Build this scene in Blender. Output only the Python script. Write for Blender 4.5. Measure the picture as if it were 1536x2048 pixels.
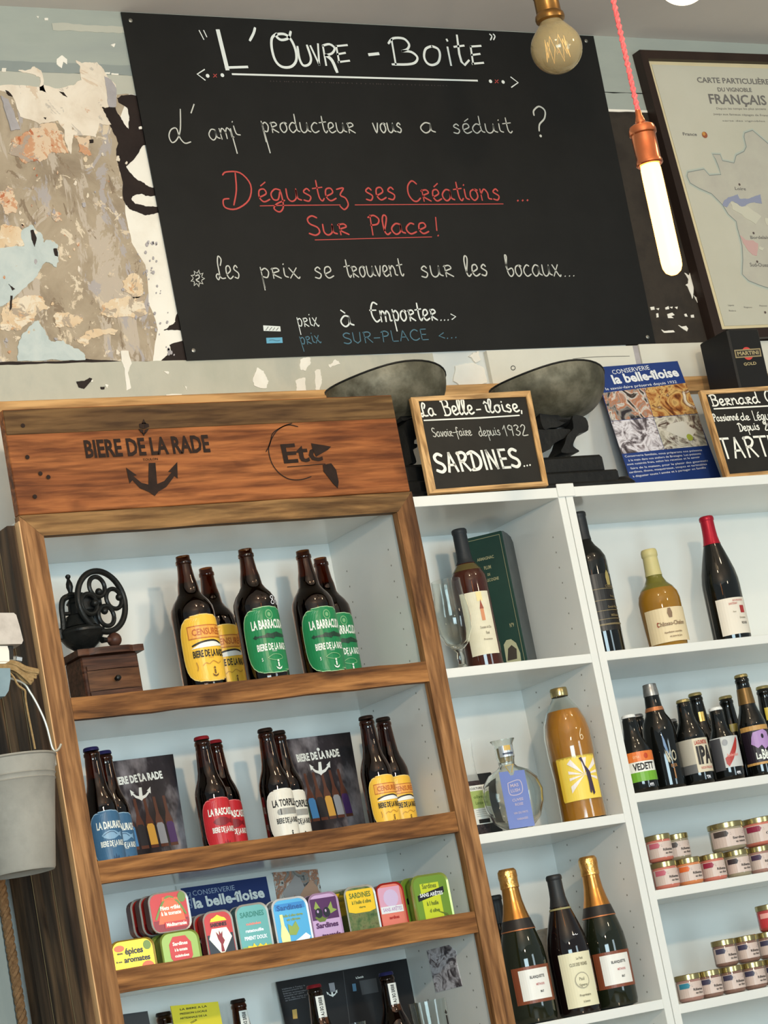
import bpy, bmesh, math, random
from mathutils import Vector, Matrix
from mathutils.noise import noise as mnoise
for o in list(bpy.data.objects): bpy.data.objects.remove(o)
S = bpy.context.scene
COL = S.collection
PI = math.pi

# ------------------------------------------------------------------ camera
# world: X to the right along the wall, Y into the wall, Z up; the wooden shelf front is Y = 0
F = 5100.0
RX = Vector((0.85224151, -0.48897328, -0.18598267))
RY = Vector((-0.05641046, 0.26754069, -0.96189388))
RZ = Vector((0.52009833, 0.83025726, 0.20042607))
CAM = Vector((-1.811, -4.1, 1.003))
cd = bpy.data.cameras.new('camera'); cam = bpy.data.objects.new('camera', cd); COL.objects.link(cam)
cd.sensor_fit = 'VERTICAL'; cd.sensor_height = 36.0; cd.lens = F / 2048.0 * 36.0
cd.clip_start = .05; cd.clip_end = 50
cam.matrix_world = Matrix(((RX.x, -RY.x, -RZ.x, CAM.x), (RX.y, -RY.y, -RZ.y, CAM.y), (RX.z, -RY.z, -RZ.z, CAM.z), (0, 0, 0, 1)))
S.camera = cam

# ------------------------------------------------------------------ light
w = bpy.data.worlds.new('room_bounce'); S.world = w; w.use_nodes = True
w.node_tree.nodes['Background'].inputs[0].default_value = (.70, .82, .86, 1)
w.node_tree.nodes['Background'].inputs[1].default_value = .38
def area(name, loc, tgt, sx, sy, col, power):
    l = bpy.data.lights.new(name, 'AREA'); l.shape = 'RECTANGLE'; l.size = sx; l.size_y = sy; l.color = col; l.energy = power
    o = bpy.data.objects.new(name, l); COL.objects.link(o); o.location = loc
    o.rotation_euler = (Vector(tgt) - Vector(loc)).to_track_quat('-Z', 'Y').to_euler(); return o
def lamp(name, loc, col, power, r=.05):
    l = bpy.data.lights.new(name, 'POINT'); l.color = col; l.energy = power; l.shadow_soft_size = r
    o = bpy.data.objects.new(name, l); COL.objects.link(o); o.location = loc; return o
area('window_daylight', (-1.9, -6.2, 1.35), (.6, 0, 1.7), 2.4, 1.6, (.68, .91, 1.0), 178)
area('shop_door_daylight', (2.6, -5.6, 1.3), (1.0, 0, 1.7), 1.0, 2.0, (.72, .92, 1.0), 45)
lamp('hanging_lamp_warm', (-.14, -3.0, 2.14), (1.0, .75, .50), 118, .055)
lamp('ceiling_lamp_warm', (1.9, -2.6, 2.45), (1.0, .80, .56), 12, .09)
lamp('added_shelf_front_warm', (.45, -1.35, 2.95), (1.0, .80, .54), 8, .07)  # added light without a fixture, high and close to warm the shelf fronts
lamp('added_shelf_front_warm', (1.75, -1.35, 2.95), (1.0, .80, .54), 8, .07)  # second added light, same purpose over the right-hand shelves
S.view_settings.view_transform = 'Standard'; S.view_settings.look = 'None'
S.view_settings.gamma = 1.0; S.view_settings.exposure = 0.15; S.view_settings.use_curve_mapping = False

# ------------------------------------------------------------------ helpers
def ray(u, v):
    a, b = (u - 768) / F, (v - 1024) / F
    return RX * a + RY * b + RZ
def at(u, v, Y=0.0):
    """world point where the sight line through photo pixel (u, v) meets the depth plane Y"""
    r = ray(u, v); return CAM + r * ((Y - CAM.y) / r.y)
def topat(u, v, Z):
    r = ray(u, v); return CAM + r * ((Z - CAM.z) / r.z)
def srgb(h):
    if isinstance(h, tuple): c = [x / 255 for x in h]
    else: c = [int(h[i:i + 2], 16) / 255 for i in (0, 2, 4)]
    return tuple((x / 12.92 if x <= .04045 else ((x + .055) / 1.055) ** 2.4) for x in c) + (1,)
MATS = {}
def mat(name, col=(200, 200, 200), rough=.5, metal=0.0, trans=0.0, ior=1.45, emit=None, es=0.0, spec=.5, coat=0.0, alpha=1.0):
    if name in MATS: return MATS[name]
    m = bpy.data.materials.new(name); m.use_nodes = True
    b = m.node_tree.nodes['Principled BSDF']
    b.inputs['Base Color'].default_value = srgb(col); b.inputs['Roughness'].default_value = rough
    b.inputs['Metallic'].default_value = metal; b.inputs['Transmission Weight'].default_value = trans
    b.inputs['IOR'].default_value = ior; b.inputs['Specular IOR Level'].default_value = spec
    b.inputs['Coat Weight'].default_value = coat; b.inputs['Alpha'].default_value = alpha
    if emit: b.inputs['Emission Color'].default_value = srgb(emit); b.inputs['Emission Strength'].default_value = es
    MATS[name] = m; return m
def nodes(m):
    nt = m.node_tree; return nt, nt.nodes, nt.links, nt.nodes['Principled BSDF']
def noisy(name, cols, scale=8, detail=6, rough=.7, bump=.0, stretch=(1, 1, 1), pos=None, dist=0.0, metal=0.0, bscale=None, spec=.3):
    """procedural surface: one noise drives a colour ramp and a fine bump"""
    if name in MATS: return MATS[name]
    m = mat(name, cols[0], rough, metal, spec=spec); nt, N, L, b = nodes(m)
    tc = N.new('ShaderNodeTexCoord'); mp = N.new('ShaderNodeMapping'); mp.inputs['Scale'].default_value = stretch
    L.new(tc.outputs['Object'], mp.inputs['Vector'])
    n = N.new('ShaderNodeTexNoise'); n.inputs['Scale'].default_value = scale; n.inputs['Detail'].default_value = detail
    n.inputs['Roughness'].default_value = .62; n.inputs['Distortion'].default_value = dist
    L.new(mp.outputs[0], n.inputs['Vector'])
    r = N.new('ShaderNodeValToRGB'); k = len(cols)
    pos = pos or [.3 + .4 * i / max(1, k - 1) for i in range(k)]
    while len(r.color_ramp.elements) < k: r.color_ramp.elements.new(.5)
    for i in range(k): r.color_ramp.elements[i].position = pos[i]; r.color_ramp.elements[i].color = srgb(cols[i])
    L.new(n.outputs['Fac'], r.inputs[0]); L.new(r.outputs[0], b.inputs['Base Color'])
    if bump:
        n2 = N.new('ShaderNodeTexNoise'); n2.inputs['Scale'].default_value = bscale or scale * 3; n2.inputs['Detail'].default_value = 4
        L.new(mp.outputs[0], n2.inputs['Vector'])
        bp = N.new('ShaderNodeBump'); bp.inputs['Strength'].default_value = bump; bp.inputs['Distance'].default_value = .004
        L.new(n2.outputs['Fac'], bp.inputs['Height']); L.new(bp.outputs[0], b.inputs['Normal'])
    return m
def mottled(name, cols, over, scale=7, rough=.9, bump=.5, pos=None):
    """worn plaster: a noise ramp with several hard-edged layers of older paint showing through"""
    m = noisy(name, cols, scale, 9, rough, bump, pos=pos, dist=.5); nt, N, L, b = nodes(m)
    lk = b.inputs['Base Color'].links[0]; out = lk.from_socket; tc = [n for n in N if n.bl_idname == 'ShaderNodeTexCoord'][0]
    for i, (col, sc, th, sx, sz) in enumerate(over):
        mp = N.new('ShaderNodeMapping'); mp.inputs['Location'].default_value = (3.7 * i + 1, 2.1 * i, 5.3 * i); mp.inputs['Scale'].default_value = (sx, 1, sz); L.new(tc.outputs['Object'], mp.inputs['Vector'])
        n = N.new('ShaderNodeTexNoise'); n.inputs['Scale'].default_value = sc; n.inputs['Detail'].default_value = 10; n.inputs['Roughness'].default_value = .68; n.inputs['Distortion'].default_value = .7; L.new(mp.outputs[0], n.inputs['Vector'])
        r = N.new('ShaderNodeValToRGB'); r.color_ramp.elements[0].position = th; r.color_ramp.elements[1].position = th + .018
        r.color_ramp.elements[0].color = (0, 0, 0, 1); r.color_ramp.elements[1].color = (.92, .92, .92, 1); L.new(n.outputs['Fac'], r.inputs[0])
        mx = N.new('ShaderNodeMix'); mx.data_type = 'RGBA'; L.new(r.outputs[0], mx.inputs[0]); L.new(out, mx.inputs[6]); mx.inputs[7].default_value = srgb(col); out = mx.outputs[2]
    L.new(out, b.inputs['Base Color']); return m
def wood(name, cols, axis='x', scale=1.0, rough=.6, knots=True, pos=None, bump=.35, vary=0.0):
    """grain: stretched noise ramp + darker fine streaks + sparse knots, running along one axis"""
    if name in MATS: return MATS[name]
    m = mat(name, cols[0], rough, spec=.25); nt, N, L, b = nodes(m)
    st = {'x': (1.2, 11, 14), 'z': (14, 11, 1.2), 'y': (11, 1.2, 14)}[axis]
    tc = N.new('ShaderNodeTexCoord'); oi = N.new('ShaderNodeObjectInfo')
    ad = N.new('ShaderNodeVectorMath'); ad.operation = 'ADD'; cx = N.new('ShaderNodeCombineXYZ')
    ml = N.new('ShaderNodeMath'); ml.operation = 'MULTIPLY'; ml.inputs[1].default_value = 9.0
    L.new(oi.outputs['Random'], ml.inputs[0])
    for i in range(3): L.new(ml.outputs[0], cx.inputs[i])
    L.new(tc.outputs['Object'], ad.inputs[0]); L.new(cx.outputs[0], ad.inputs[1])
    mp = N.new('ShaderNodeMapping'); mp.inputs['Scale'].default_value = st; L.new(ad.outputs[0], mp.inputs['Vector'])
    n = N.new('ShaderNodeTexNoise'); n.inputs['Scale'].default_value = 1.6 * scale; n.inputs['Detail'].default_value = 7
    n.inputs['Roughness'].default_value = .6; n.inputs['Distortion'].default_value = .8; L.new(mp.outputs[0], n.inputs['Vector'])
    r = N.new('ShaderNodeValToRGB'); k = len(cols); pos = pos or [.32 + .36 * i / (k - 1) for i in range(k)]
    while len(r.color_ramp.elements) < k: r.color_ramp.elements.new(.5)
    for i in range(k): r.color_ramp.elements[i].position = pos[i]; r.color_ramp.elements[i].color = srgb(cols[i])
    L.new(n.outputs['Fac'], r.inputs[0])
    f = N.new('ShaderNodeTexNoise'); f.inputs['Scale'].default_value = 7 * scale; f.inputs['Detail'].default_value = 5; L.new(mp.outputs[0], f.inputs['Vector'])
    fr = N.new('ShaderNodeValToRGB'); fr.color_ramp.elements[0].position = .36; fr.color_ramp.elements[1].position = .6
    fr.color_ramp.elements[0].color = (.40, .35, .31, 1); fr.color_ramp.elements[1].color = (1, 1, 1, 1); L.new(f.outputs['Fac'], fr.inputs[0])
    mx = N.new('ShaderNodeMix'); mx.data_type = 'RGBA'; mx.blend_type = 'MULTIPLY'; mx.inputs[0].default_value = .9
    L.new(r.outputs[0], mx.inputs[6]); L.new(fr.outputs[0], mx.inputs[7]); out = mx.outputs[2]
    if knots:
        kn = N.new('ShaderNodeTexVoronoi'); kn.inputs['Scale'].default_value = 5.5
        mk_ = N.new('ShaderNodeMapping'); mk_.inputs['Scale'].default_value = {'x': (.8, 1.6, 1.8), 'z': (1.8, 1.6, .8), 'y': (1.6, .8, 1.8)}[axis]
        nd = N.new('ShaderNodeTexNoise'); nd.inputs['Scale'].default_value = 14; vm = N.new('ShaderNodeVectorMath'); vm.operation = 'MULTIPLY_ADD'
        vm.inputs[1].default_value = (.05, .05, .05); L.new(ad.outputs[0], nd.inputs['Vector']); L.new(nd.outputs['Color'], vm.inputs[0]); L.new(ad.outputs[0], vm.inputs[2])
        L.new(vm.outputs[0], mk_.inputs['Vector']); L.new(mk_.outputs[0], kn.inputs['Vector'])
        kr = N.new('ShaderNodeValToRGB'); kr.color_ramp.elements[0].position = .05; kr.color_ramp.elements[1].position = .17
        kr.color_ramp.elements[0].color = (.16, .10, .07, 1); kr.color_ramp.elements[1].color = (1, 1, 1, 1); L.new(kn.outputs['Distance'], kr.inputs[0])
        mk2 = N.new('ShaderNodeMix'); mk2.data_type = 'RGBA'; mk2.blend_type = 'MULTIPLY'; mk2.inputs[0].default_value = .75
        L.new(out, mk2.inputs[6]); L.new(kr.outputs[0], mk2.inputs[7]); out = mk2.outputs[2]
    if vary:
        hs = N.new('ShaderNodeHueSaturation'); mr = N.new('ShaderNodeMapRange'); mr.inputs[3].default_value = 1 - vary; mr.inputs[4].default_value = 1 + vary
        L.new(oi.outputs['Random'], mr.inputs[0]); L.new(mr.outputs[0], hs.inputs['Value']); L.new(out, hs.inputs['Color']); out = hs.outputs[0]
    L.new(out, b.inputs['Base Color'])
    bp = N.new('ShaderNodeBump'); bp.inputs['Strength'].default_value = bump; bp.inputs['Distance'].default_value = .003
    L.new(f.outputs['Fac'], bp.inputs['Height']); L.new(bp.outputs[0], b.inputs['Normal'])
    return m

def smooth_pts(pts, k=3, closed=False):
    n = len(pts)
    if n < 3: return pts
    out = []
    rng = range(n if closed else n - 1)
    for i in rng:
        p0 = pts[(i - 1) % n] if (closed or i > 0) else pts[0]
        p1 = pts[i]; p2 = pts[(i + 1) % n]
        p3 = pts[(i + 2) % n] if (closed or i + 2 < n) else p2
        for j in range(k):
            t = j / k
            out.append(tuple(.5 * (2 * p1[c] + (p2[c] - p0[c]) * t + (2 * p0[c] - 5 * p1[c] + 4 * p2[c] - p3[c]) * t * t + (3 * p1[c] - p0[c] - 3 * p2[c] + p3[c]) * t ** 3) for c in range(len(p1))))
    if not closed: out.append(tuple(pts[-1]))
    return out
class MB:
    def __init__(s): s.v = []; s.f = []
    def add(s, vs, fs):
        k = len(s.v); s.v += [tuple(p) for p in vs]; s.f += [tuple(i + k for i in f) for f in fs]; return s
    def box(s, x0, x1, y0, y1, z0, z1):
        return s.add([(x0, y0, z0), (x1, y0, z0), (x1, y1, z0), (x0, y1, z0), (x0, y0, z1), (x1, y0, z1), (x1, y1, z1), (x0, y1, z1)],
                     [(0, 3, 2, 1), (4, 5, 6, 7), (0, 1, 5, 4), (1, 2, 6, 5), (2, 3, 7, 6), (3, 0, 4, 7)])
    def bbox(s, x0, x1, y0, y1, z0, z1, c=.002):
        """box with chamfered edges (convex: 24 corner points)"""
        bm = bmesh.new(); vs = []
        for x, y, z in ((x0, y0, z0), (x1, y0, z0), (x1, y1, z0), (x0, y1, z0), (x0, y0, z1), (x1, y0, z1), (x1, y1, z1), (x0, y1, z1)): vs.append(bm.verts.new((x, y, z)))
        for f in [(0, 3, 2, 1), (4, 5, 6, 7), (0, 1, 5, 4), (1, 2, 6, 5), (2, 3, 7, 6), (3, 0, 4, 7)]: bm.faces.new([vs[i] for i in f])
        bmesh.ops.bevel(bm, geom=bm.edges[:], offset=c, segments=1, affect='EDGES')
        bm.verts.index_update(); s.add([v.co[:] for v in bm.verts], [[v.index for v in f.verts] for f in bm.faces]); bm.free(); return s
    def lathe(s, prof, n=24, c=(0, 0, 0), sx=1.0, sy=1.0, cap=True):
        k = len(prof); vs = []; fs = []
        for r, z in prof:
            for i in range(n):
                a = 2 * PI * i / n; vs.append((c[0] + r * sx * math.cos(a), c[1] + r * sy * math.sin(a), c[2] + z))
        for j in range(k - 1):
            for i in range(n):
                a, b2 = j * n + i, j * n + (i + 1) % n; fs.append((a, b2, b2 + n, a + n))
        if cap:
            if prof[0][0] > 1e-6: fs.append(tuple(range(n - 1, -1, -1)))
            if prof[-1][0] > 1e-6: fs.append(tuple((k - 1) * n + i for i in range(n)))
        return s.add(vs, fs)
    def tube(s, pts, r, n=8, closed=False, cap=True, sq=None):
        pts = [Vector(p) for p in pts]; m = len(pts); vs = []; fs = []
        rr = r if isinstance(r, (list, tuple)) else [r] * m
        up = None
        for i, p in enumerate(pts):
            t = (pts[(i + 1) % m] - pts[(i - 1) % m]) if closed else (pts[min(i + 1, m - 1)] - pts[max(i - 1, 0)])
            t = t.normalized() if t.length > 1e-9 else Vector((0, 0, 1))
            if up is None:
                up = Vector((0, 0, 1)) if abs(t.z) < .9 else Vector((1, 0, 0))
            a = (up - t * up.dot(t)).normalized(); b = t.cross(a); up = a
            for j in range(n):
                an = 2 * PI * j / n; vs.append(p + (a * math.cos(an) + b * math.sin(an)) * rr[i])
        for i in range(m if closed else m - 1):
            for j in range(n):
                q = ((i + 1) % m) * n; fs.append((i * n + j, i * n + (j + 1) % n, q + (j + 1) % n, q + j))
        if cap and not closed: fs.append(tuple(range(n - 1, -1, -1))); fs.append(tuple((m - 1) * n + j for j in range(n)))
        return s.add(vs, fs)
    def prism(s, poly, fn, d0, d1):
        """poly: 2D points; fn(a, b, d) -> 3D; extruded from d0 to d1"""
        n = len(poly); vs = [fn(a, b, d0) for a, b in poly] + [fn(a, b, d1) for a, b in poly]
        fs = [tuple(range(n - 1, -1, -1)), tuple(range(n, 2 * n))] + [(i, (i + 1) % n, n + (i + 1) % n, n + i) for i in range(n)]
        return s.add(vs, fs)
    def ribbon(s, pts, wd, fn, cap=True):
        """flat stroke of width wd through 2D pts, mapped to 3D by fn(a, b)"""
        P = []
        for p in pts:
            if not P or (abs(p[0] - P[-1][0]) + abs(p[1] - P[-1][1])) > 1e-9: P.append(p)
        n = len(P)
        if n == 1: P = [P[0], (P[0][0] + wd * .3, P[0][1])]; n = 2
        vs = []; h = wd / 2
        for i in range(n):
            x0, y0 = P[max(i - 1, 0)]; x1, y1 = P[min(i + 1, n - 1)]
            dx, dy = x1 - x0, y1 - y0; l = math.hypot(dx, dy) or 1; nx, ny = -dy / l * h, dx / l * h
            ex, ey = (dx / l * h * .7, dy / l * h * .7)
            q = P[i]
            if i == 0: q = (q[0] - ex, q[1] - ey)
            if i == n - 1: q = (q[0] + ex, q[1] + ey)
            k = .8 if i in (0, n - 1) else 1
            vs.append(fn(q[0] + nx * k, q[1] + ny * k)); vs.append(fn(q[0] - nx * k, q[1] - ny * k))
        return s.add(vs, [(2 * i, 2 * i + 1, 2 * i + 3, 2 * i + 2) for i in range(n - 1)])
    def disc(s, a, b, r, fn, n=12, sx=1.0):
        return s.add([fn(a + r * sx * math.cos(2 * PI * i / n), b + r * math.sin(2 * PI * i / n)) for i in range(n)], [tuple(range(n))])
def build(name, mb, m, parent=None, smooth=False, world=False, label=None, kind=None):
    """link one mesh object; world=True: coordinates are world, parent is an unrotated Empty"""
    vs = mb.v
    if world and parent is not None:
        o_ = wloc(parent); vs = [(p[0] - o_.x, p[1] - o_.y, p[2] - o_.z) for p in vs]
    me = bpy.data.meshes.new(name); me.from_pydata([tuple(p) for p in vs], [], mb.f); me.materials.append(m)
    if smooth:
        me.polygons.foreach_set('use_smooth', [True] * len(me.polygons))
        me.set_sharp_from_angle(angle=math.radians(38 if smooth is True else smooth))
    me.update()
    o = bpy.data.objects.new(name, me); COL.objects.link(o)
    if parent is not None: o.parent = parent
    if label: o['label'] = label
    if kind: o['kind'] = kind
    return o
def wloc(o):
    p = Vector((0, 0, 0))
    while o is not None: p = p + o.location; o = o.parent
    return p
def tag(o, label, cat, group=None):
    o['label'] = label; o['category'] = cat
    if group: o['group'] = group
    return o
def thing(name, label, cat, loc=(0, 0, 0), rz=0.0, group=None):
    o = bpy.data.objects.new(name, None); o.empty_display_size = .05; COL.objects.link(o); o.location = loc; o.rotation_euler = (0, 0, rz)
    return tag(o, label, cat, group)
def struct(name, mb, m, parent=None, smooth=False):
    o = build(name, mb, m, parent, smooth)
    if parent is None: o['kind'] = 'structure'
    return o
def dup(root, loc=None, rz=None, label=None, cat=None, group=None):
    r = root.copy(); COL.objects.link(r)
    if loc is not None: r.location = loc
    if rz is not None: r.rotation_euler = (0, 0, rz)
    if label: r['label'] = label
    if group: r['group'] = group
    for ch in list(root.children):
        c = ch.copy(); COL.objects.link(c); c.parent = r
        for g in ch.children:
            d = g.copy(); COL.objects.link(d); d.parent = c
    return r

class Pl:
    """a flat face in the scene: origin o, unit axes ex (right), ez (up); n points to the room"""
    def __init__(s, o, ex=(1, 0, 0), ez=(0, 0, 1)):
        s.o = Vector(o); s.ex = Vector(ex).normalized(); e = Vector(ez); s.ez = (e - s.ex * e.dot(s.ex)).normalized(); s.n = s.ez.cross(s.ex) * -1
        if s.n.y > 0: s.n = -s.n
    def w(s, a, b, d=0.0): return s.o + s.ex * a + s.ez * b + s.n * d
    def px(s, u, v):
        r = ray(u, v); t = (s.o - CAM).dot(s.n) / r.dot(s.n); q = CAM + r * t - s.o; return (q.dot(s.ex), q.dot(s.ez))
    def fn(s, d): return lambda a, b: s.w(a, b, d)
    def scale(s, u, v):
        a, b = s.px(u, v); c, d = s.px(u, v + 10); return math.hypot(a - c, b - d) / 10
def frac(poly, amp, it=3, seed=1):
    """jagged version of a polygon: midpoint displacement"""
    rnd = random.Random(seed); P = list(poly)
    for k in range(it):
        Q = []
        for i in range(len(P)):
            a, b = P[i], P[(i + 1) % len(P)]; Q.append(a); l = math.hypot(b[0] - a[0], b[1] - a[1])
            if l < 2.5: continue
            t = rnd.uniform(-1, 1) * min(amp, l * .25); Q.append(((a[0] + b[0]) / 2 - (b[1] - a[1]) / l * t, (a[1] + b[1]) / 2 + (b[0] - a[0]) / l * t))
        P = Q; amp *= .55
    return P

# ---- hand lettering: single-stroke glyphs, cap height 20, x-height 11
G = {
 'a': (12, "9,10 5,11 1,7 1,3 4,0 8,3 9,10 9,3 12,1"), 'b': (10, "1,9 4,19 2,20 2,5 5,0 9,3 8,8 2,6"), 'c': (10, "8,10 5,11 1,7 1,3 4,0 9,2"),
 'd': (12, "9,9 5,11 1,7 1,3 4,0 8,3|9,20 9,4 12,1"), 'e': (9, "1,4 7,7 6,11 2,10 1,4 4,0 9,2"), 'f': (8, "8,18 5,20 3,14 3,-7|0,9 7,10"),
 'g': (12, "9,10 5,11 1,7 2,2 6,2 9,9 9,-4 5,-9 1,-6 4,-2 11,1"), 'h': (10, "2,20 2,0|2,6 6,11 8,7 8,0"), 'i': (5, "2,11 2,3 5,1|2,15 2.4,15.6"),
 'l': (6, "1,4 5,17 3,20 1,15 1,4 3,0 6,2"), 'm': (15, "1,11 1,0|1,6 4,11 7,7 7,0|7,6 10,11 13,7 13,1 15,1"), 'n': (11, "1,11 1,0|1,6 5,11 8,7 8,2 11,1"),
 'o': (10, "6,11 2,9 1,4 4,0 8,3 8,8 6,11 9,10"), 'p': (10, "2,12 3,-10|2,8 6,11 9,7 7,1 3,2"), 'q': (10, "9,10 5,11 1,6 4,1 9,8 9,-9"),
 'r': (10, "2,11 2,0|1,10 6,11 8,8 2,5 9,0"), 's': (9, "7,9 5,11 2,8 7,4 5,0 1,1"), 't': (8, "4,18 4,4 6,0 8,2|0,11 8,12"), 'u': (12, "1,11 1,3 4,0 8,3 9,11 9,3 12,1"),
 'v': (9, "1,11 4,0 8,11"), 'x': (10, "1,11 8,0 10,1|8,11 1,0"), 'y': (10, "1,11 4,3|8,11 4,-3 0,-8"), 'z': (10, "1,10 7,11 3,5 7,2 8,-4 4,-8 1,-5"),
 'A': (13, "1,0 6,20|6,20 11,0|3,7 9,7"), 'B': (13, "2,20 3,0|0,18 6,20 10,17 9,12 4,11|4,11 11,9 11,3 7,0 1,0"), 'C': (12, "11,17 7,20 2,15 1,7 4,1 8,0 12,3"),
 'D': (14, "4,19 3,1|0,18 6,20 12,14 12,6 8,1 1,0"), 'E': (11, "9,20 2,20|2,20 2,0|2,0 10,0|2,10 8,10"), 'I': (4, "2,20 2,0"), 'L': (10, "2,20 2,0|2,0 9,0"),
 'N': (13, "2,0 2,20|2,20 10,0|10,0 10,20"), 'P': (11, "3,20 2,0|1,18 6,20 10,16 8,11 2,10"), 'R': (12, "2,20 2,0|1,19 7,20 10,16 7,11 2,10|5,10 11,0"),
 'S': (12, "10,18 6,20 2,17 3,12 9,8 10,3 6,0 1,2"), 'T': (12, "0,20 12,20|6,20 6,0"), 'U': (12, "1,20 1,5 5,0 9,4 10,20"), 'V': (12, "1,20 6,0 11,20"),
 'M': (14, "1,0 3,20 7,6 11,20 13,0"), 'K': (11, "2,20 2,0|10,20 2,9 10,0"), 'Z': (11, "1,20 10,20 1,0 10,0"), 'O': (14, "7,20 2,15 2,5 7,0 12,5 12,15 7,20"),
 '£': (13, "9,12 12,17 9,20 6,14 5,4 2,0 0,3 3,5 7,1 12,1"), '€': (11, "11,18 6,20 2,14 2,6 6,0 11,2|0,12 8,12"), '1': (7, "0,13 4,20|4,20 4,0"), '9': (10, "8,18 4,20 1,15 4,11 8,13 8,19 7,0"),
 '3': (10, "1,18 5,20 8,16 4,11 9,6 5,0 1,2"), '2': (10, "1,16 5,20 8,15 1,0 10,0"), '5': (10, "9,20 2,20 1,11 6,12 9,6 5,0 1,1"), '6': (10, "7,20 2,10 2,3 5,0 9,4 6,9 2,6"),
 '0': (10, "5,20 1,13 1,6 5,0 9,7 9,14 5,20"), '8': (10, "5,11 1,16 5,20 8,16 1,4 5,0 9,4 5,11"), '4': (10, "7,0 7,20 1,7 10,7"),
 '-': (9, "1,8 8,8"), '.': (4, "1,0 1.6,.6"), ',': (4, "2,1 1,-3"), '!': (5, "3,20 2,6|2,0 2.4,.6"), '?': (11, "1,16 4,20 9,17 5,8 5,5|5,0 5.4,.6"),
 "'": (5, "4,20 2,15"), '>': (9, "2,9 8,5 2,1"), '<': (9, "8,9 2,5 8,1"), ' ': (9, "")}
SHARP = set("AEILNTUVMKZ-><14'!.,")
ACC = {'é': ('e', "4,14 8,17"), 'è': ('e', "2,17 6,14"), 'à': ('a', "3,17 6,14"), 'î': ('i', "0,14 2,17 5,14"), 'Ê': ('E', "3,22 6,25 9,22"), 'É': ('E', "4,22 8,26")}
def glyph_strokes(text):
    out = []; x = 0
    for ch in text:
        ex = None
        if ch in ACC: ch, ex = ACC[ch]
        if ch not in G: ch = ' '
        adv, d = G[ch]
        for k, st in enumerate([q for q in d.split('|') if q]):
            pts = [tuple(float(z) for z in p.split(',')) for p in st.split()]
            if ch not in SHARP: pts = smooth_pts(pts, 4)
            out.append([(x + p[0], p[1]) for p in pts])
        if ex: out.append([(x + float(p.split(',')[0]), float(p.split(',')[1])) for p in ex.split()])
        x += adv + 1
    return out, max(1, x - 1)
def hand(mb, pl, text, p0, p1, cap, wd, d=.0006):
    """write text on plane pl from photo point p0 to p1 (baseline), cap height and stroke width in photo pixels"""
    st, W = glyph_strokes(text); a = pl.px(*p0); b = pl.px(*p1); k = pl.scale(*p0)
    dx, dy = (b[0] - a[0]) / W, (b[1] - a[1]) / W; h = cap * k / 20.0; L = math.hypot(dx, dy); ux, uy = -dy / L * h, dx / L * h
    for s in st: mb.ribbon([(a[0] + p[0] * dx + p[1] * ux, a[1] + p[0] * dy + p[1] * uy) for p in s], wd * k, pl.fn(d))
    return mb
def words(m, parent, pl, lst, wd, name='handwriting'):
    """each handwritten word is a part of its own: (text, p0, p1, cap[, width])"""
    for t in lst: build(name, hand(MB(), pl, t[0], t[1], t[2], t[3], t[4] if len(t) > 4 else wd), m, parent, world=True)
def strokes(mb, pl, lst, wd, off=(0, 0), sc=1.0, d=.0006, sm=True):
    """lst: strings of 'x,y' points in a crop of the photo"""
    for st in lst:
        pts = [tuple(float(z) for z in p.split(',')) for p in st.split()]
        pts = [(off[0] + p[0] / sc, off[1] + p[1] / sc) for p in pts]
        q = [pl.px(*p) for p in pts]
        if sm and len(q) > 2: q = smooth_pts(q, 4)
        mb.ribbon(q, wd * pl.scale(*pts[0]), pl.fn(d))
    return mb
TXT = {}
def text_poly(s, bold=.0):
    key = (s, bold)
    if key not in TXT:
        c = bpy.data.curves.new('lettering', 'FONT'); c.body = s; c.size = 1; c.offset = bold; c.resolution_u = 2; c.fill_mode = 'FRONT'
        o = bpy.data.objects.new('lettering', c); COL.objects.link(o); dg = bpy.context.evaluated_depsgraph_get(); me = o.evaluated_get(dg).to_mesh()
        vs = [(v.co.x, v.co.y) for v in me.vertices]; fs = [tuple(p.vertices) for p in me.polygons]
        o.evaluated_get(dg).to_mesh_clear(); bpy.data.objects.remove(o); bpy.data.curves.remove(c)
        x0 = min([v[0] for v in vs] or [0]); x1 = max([v[0] for v in vs] or [1])
        TXT[key] = ([(a - x0, b) for a, b in vs], fs, x1 - x0)
    return TXT[key]
def text2(mb, s, x0, x1, z, cap, fn, bold=.012, dz=0.0):
    """built-in font: from x0 to x1 along a, baseline z (rising dz over the run), cap height cap; fn(a, b) -> 3D"""
    vs, fs, W = text_poly(s, bold); sx = (x1 - x0) / W; sz = cap / .69
    mb.add([fn(x0 + a * sx, z + b * sz + dz * a / W) for a, b in vs], fs); return mb
def text_px(mb, pl, s, p0, p1, cap, bold=.012, d=.0006):
    a = pl.px(*p0); b = pl.px(*p1); k = pl.scale(*p0) * cap; vs, fs, W = text_poly(s, bold)
    dx, dy = (b[0] - a[0]) / W, (b[1] - a[1]) / W; L = math.hypot(dx, dy); ux, uy = -dy / L * k / .69, dx / L * k / .69
    mb.add([pl.w(a[0] + q[0] * dx + q[1] * ux, a[1] + q[0] * dy + q[1] * uy, d) for q in vs], fs); return mb
def pxpoly(pl, pts, off=(0, 0), sc=1.0): return [pl.px(off[0] + p[0] / sc, off[1] + p[1] / sc) for p in pts]
def patch(mb, pl, pts, d0, d1, off=(0, 0), sc=1.0, amp=0, seed=1, it=3):
    P = [(off[0] + p[0] / sc, off[1] + p[1] / sc) for p in pts]
    if amp: P = frac(P, amp, it, seed)
    mb.prism([pl.px(*p) for p in P], lambda a, b, d: pl.w(a, b, d), d0, d1); return mb
def pp(s): return [tuple(float(z) for z in p.split(',')) for p in s.split()]

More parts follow.
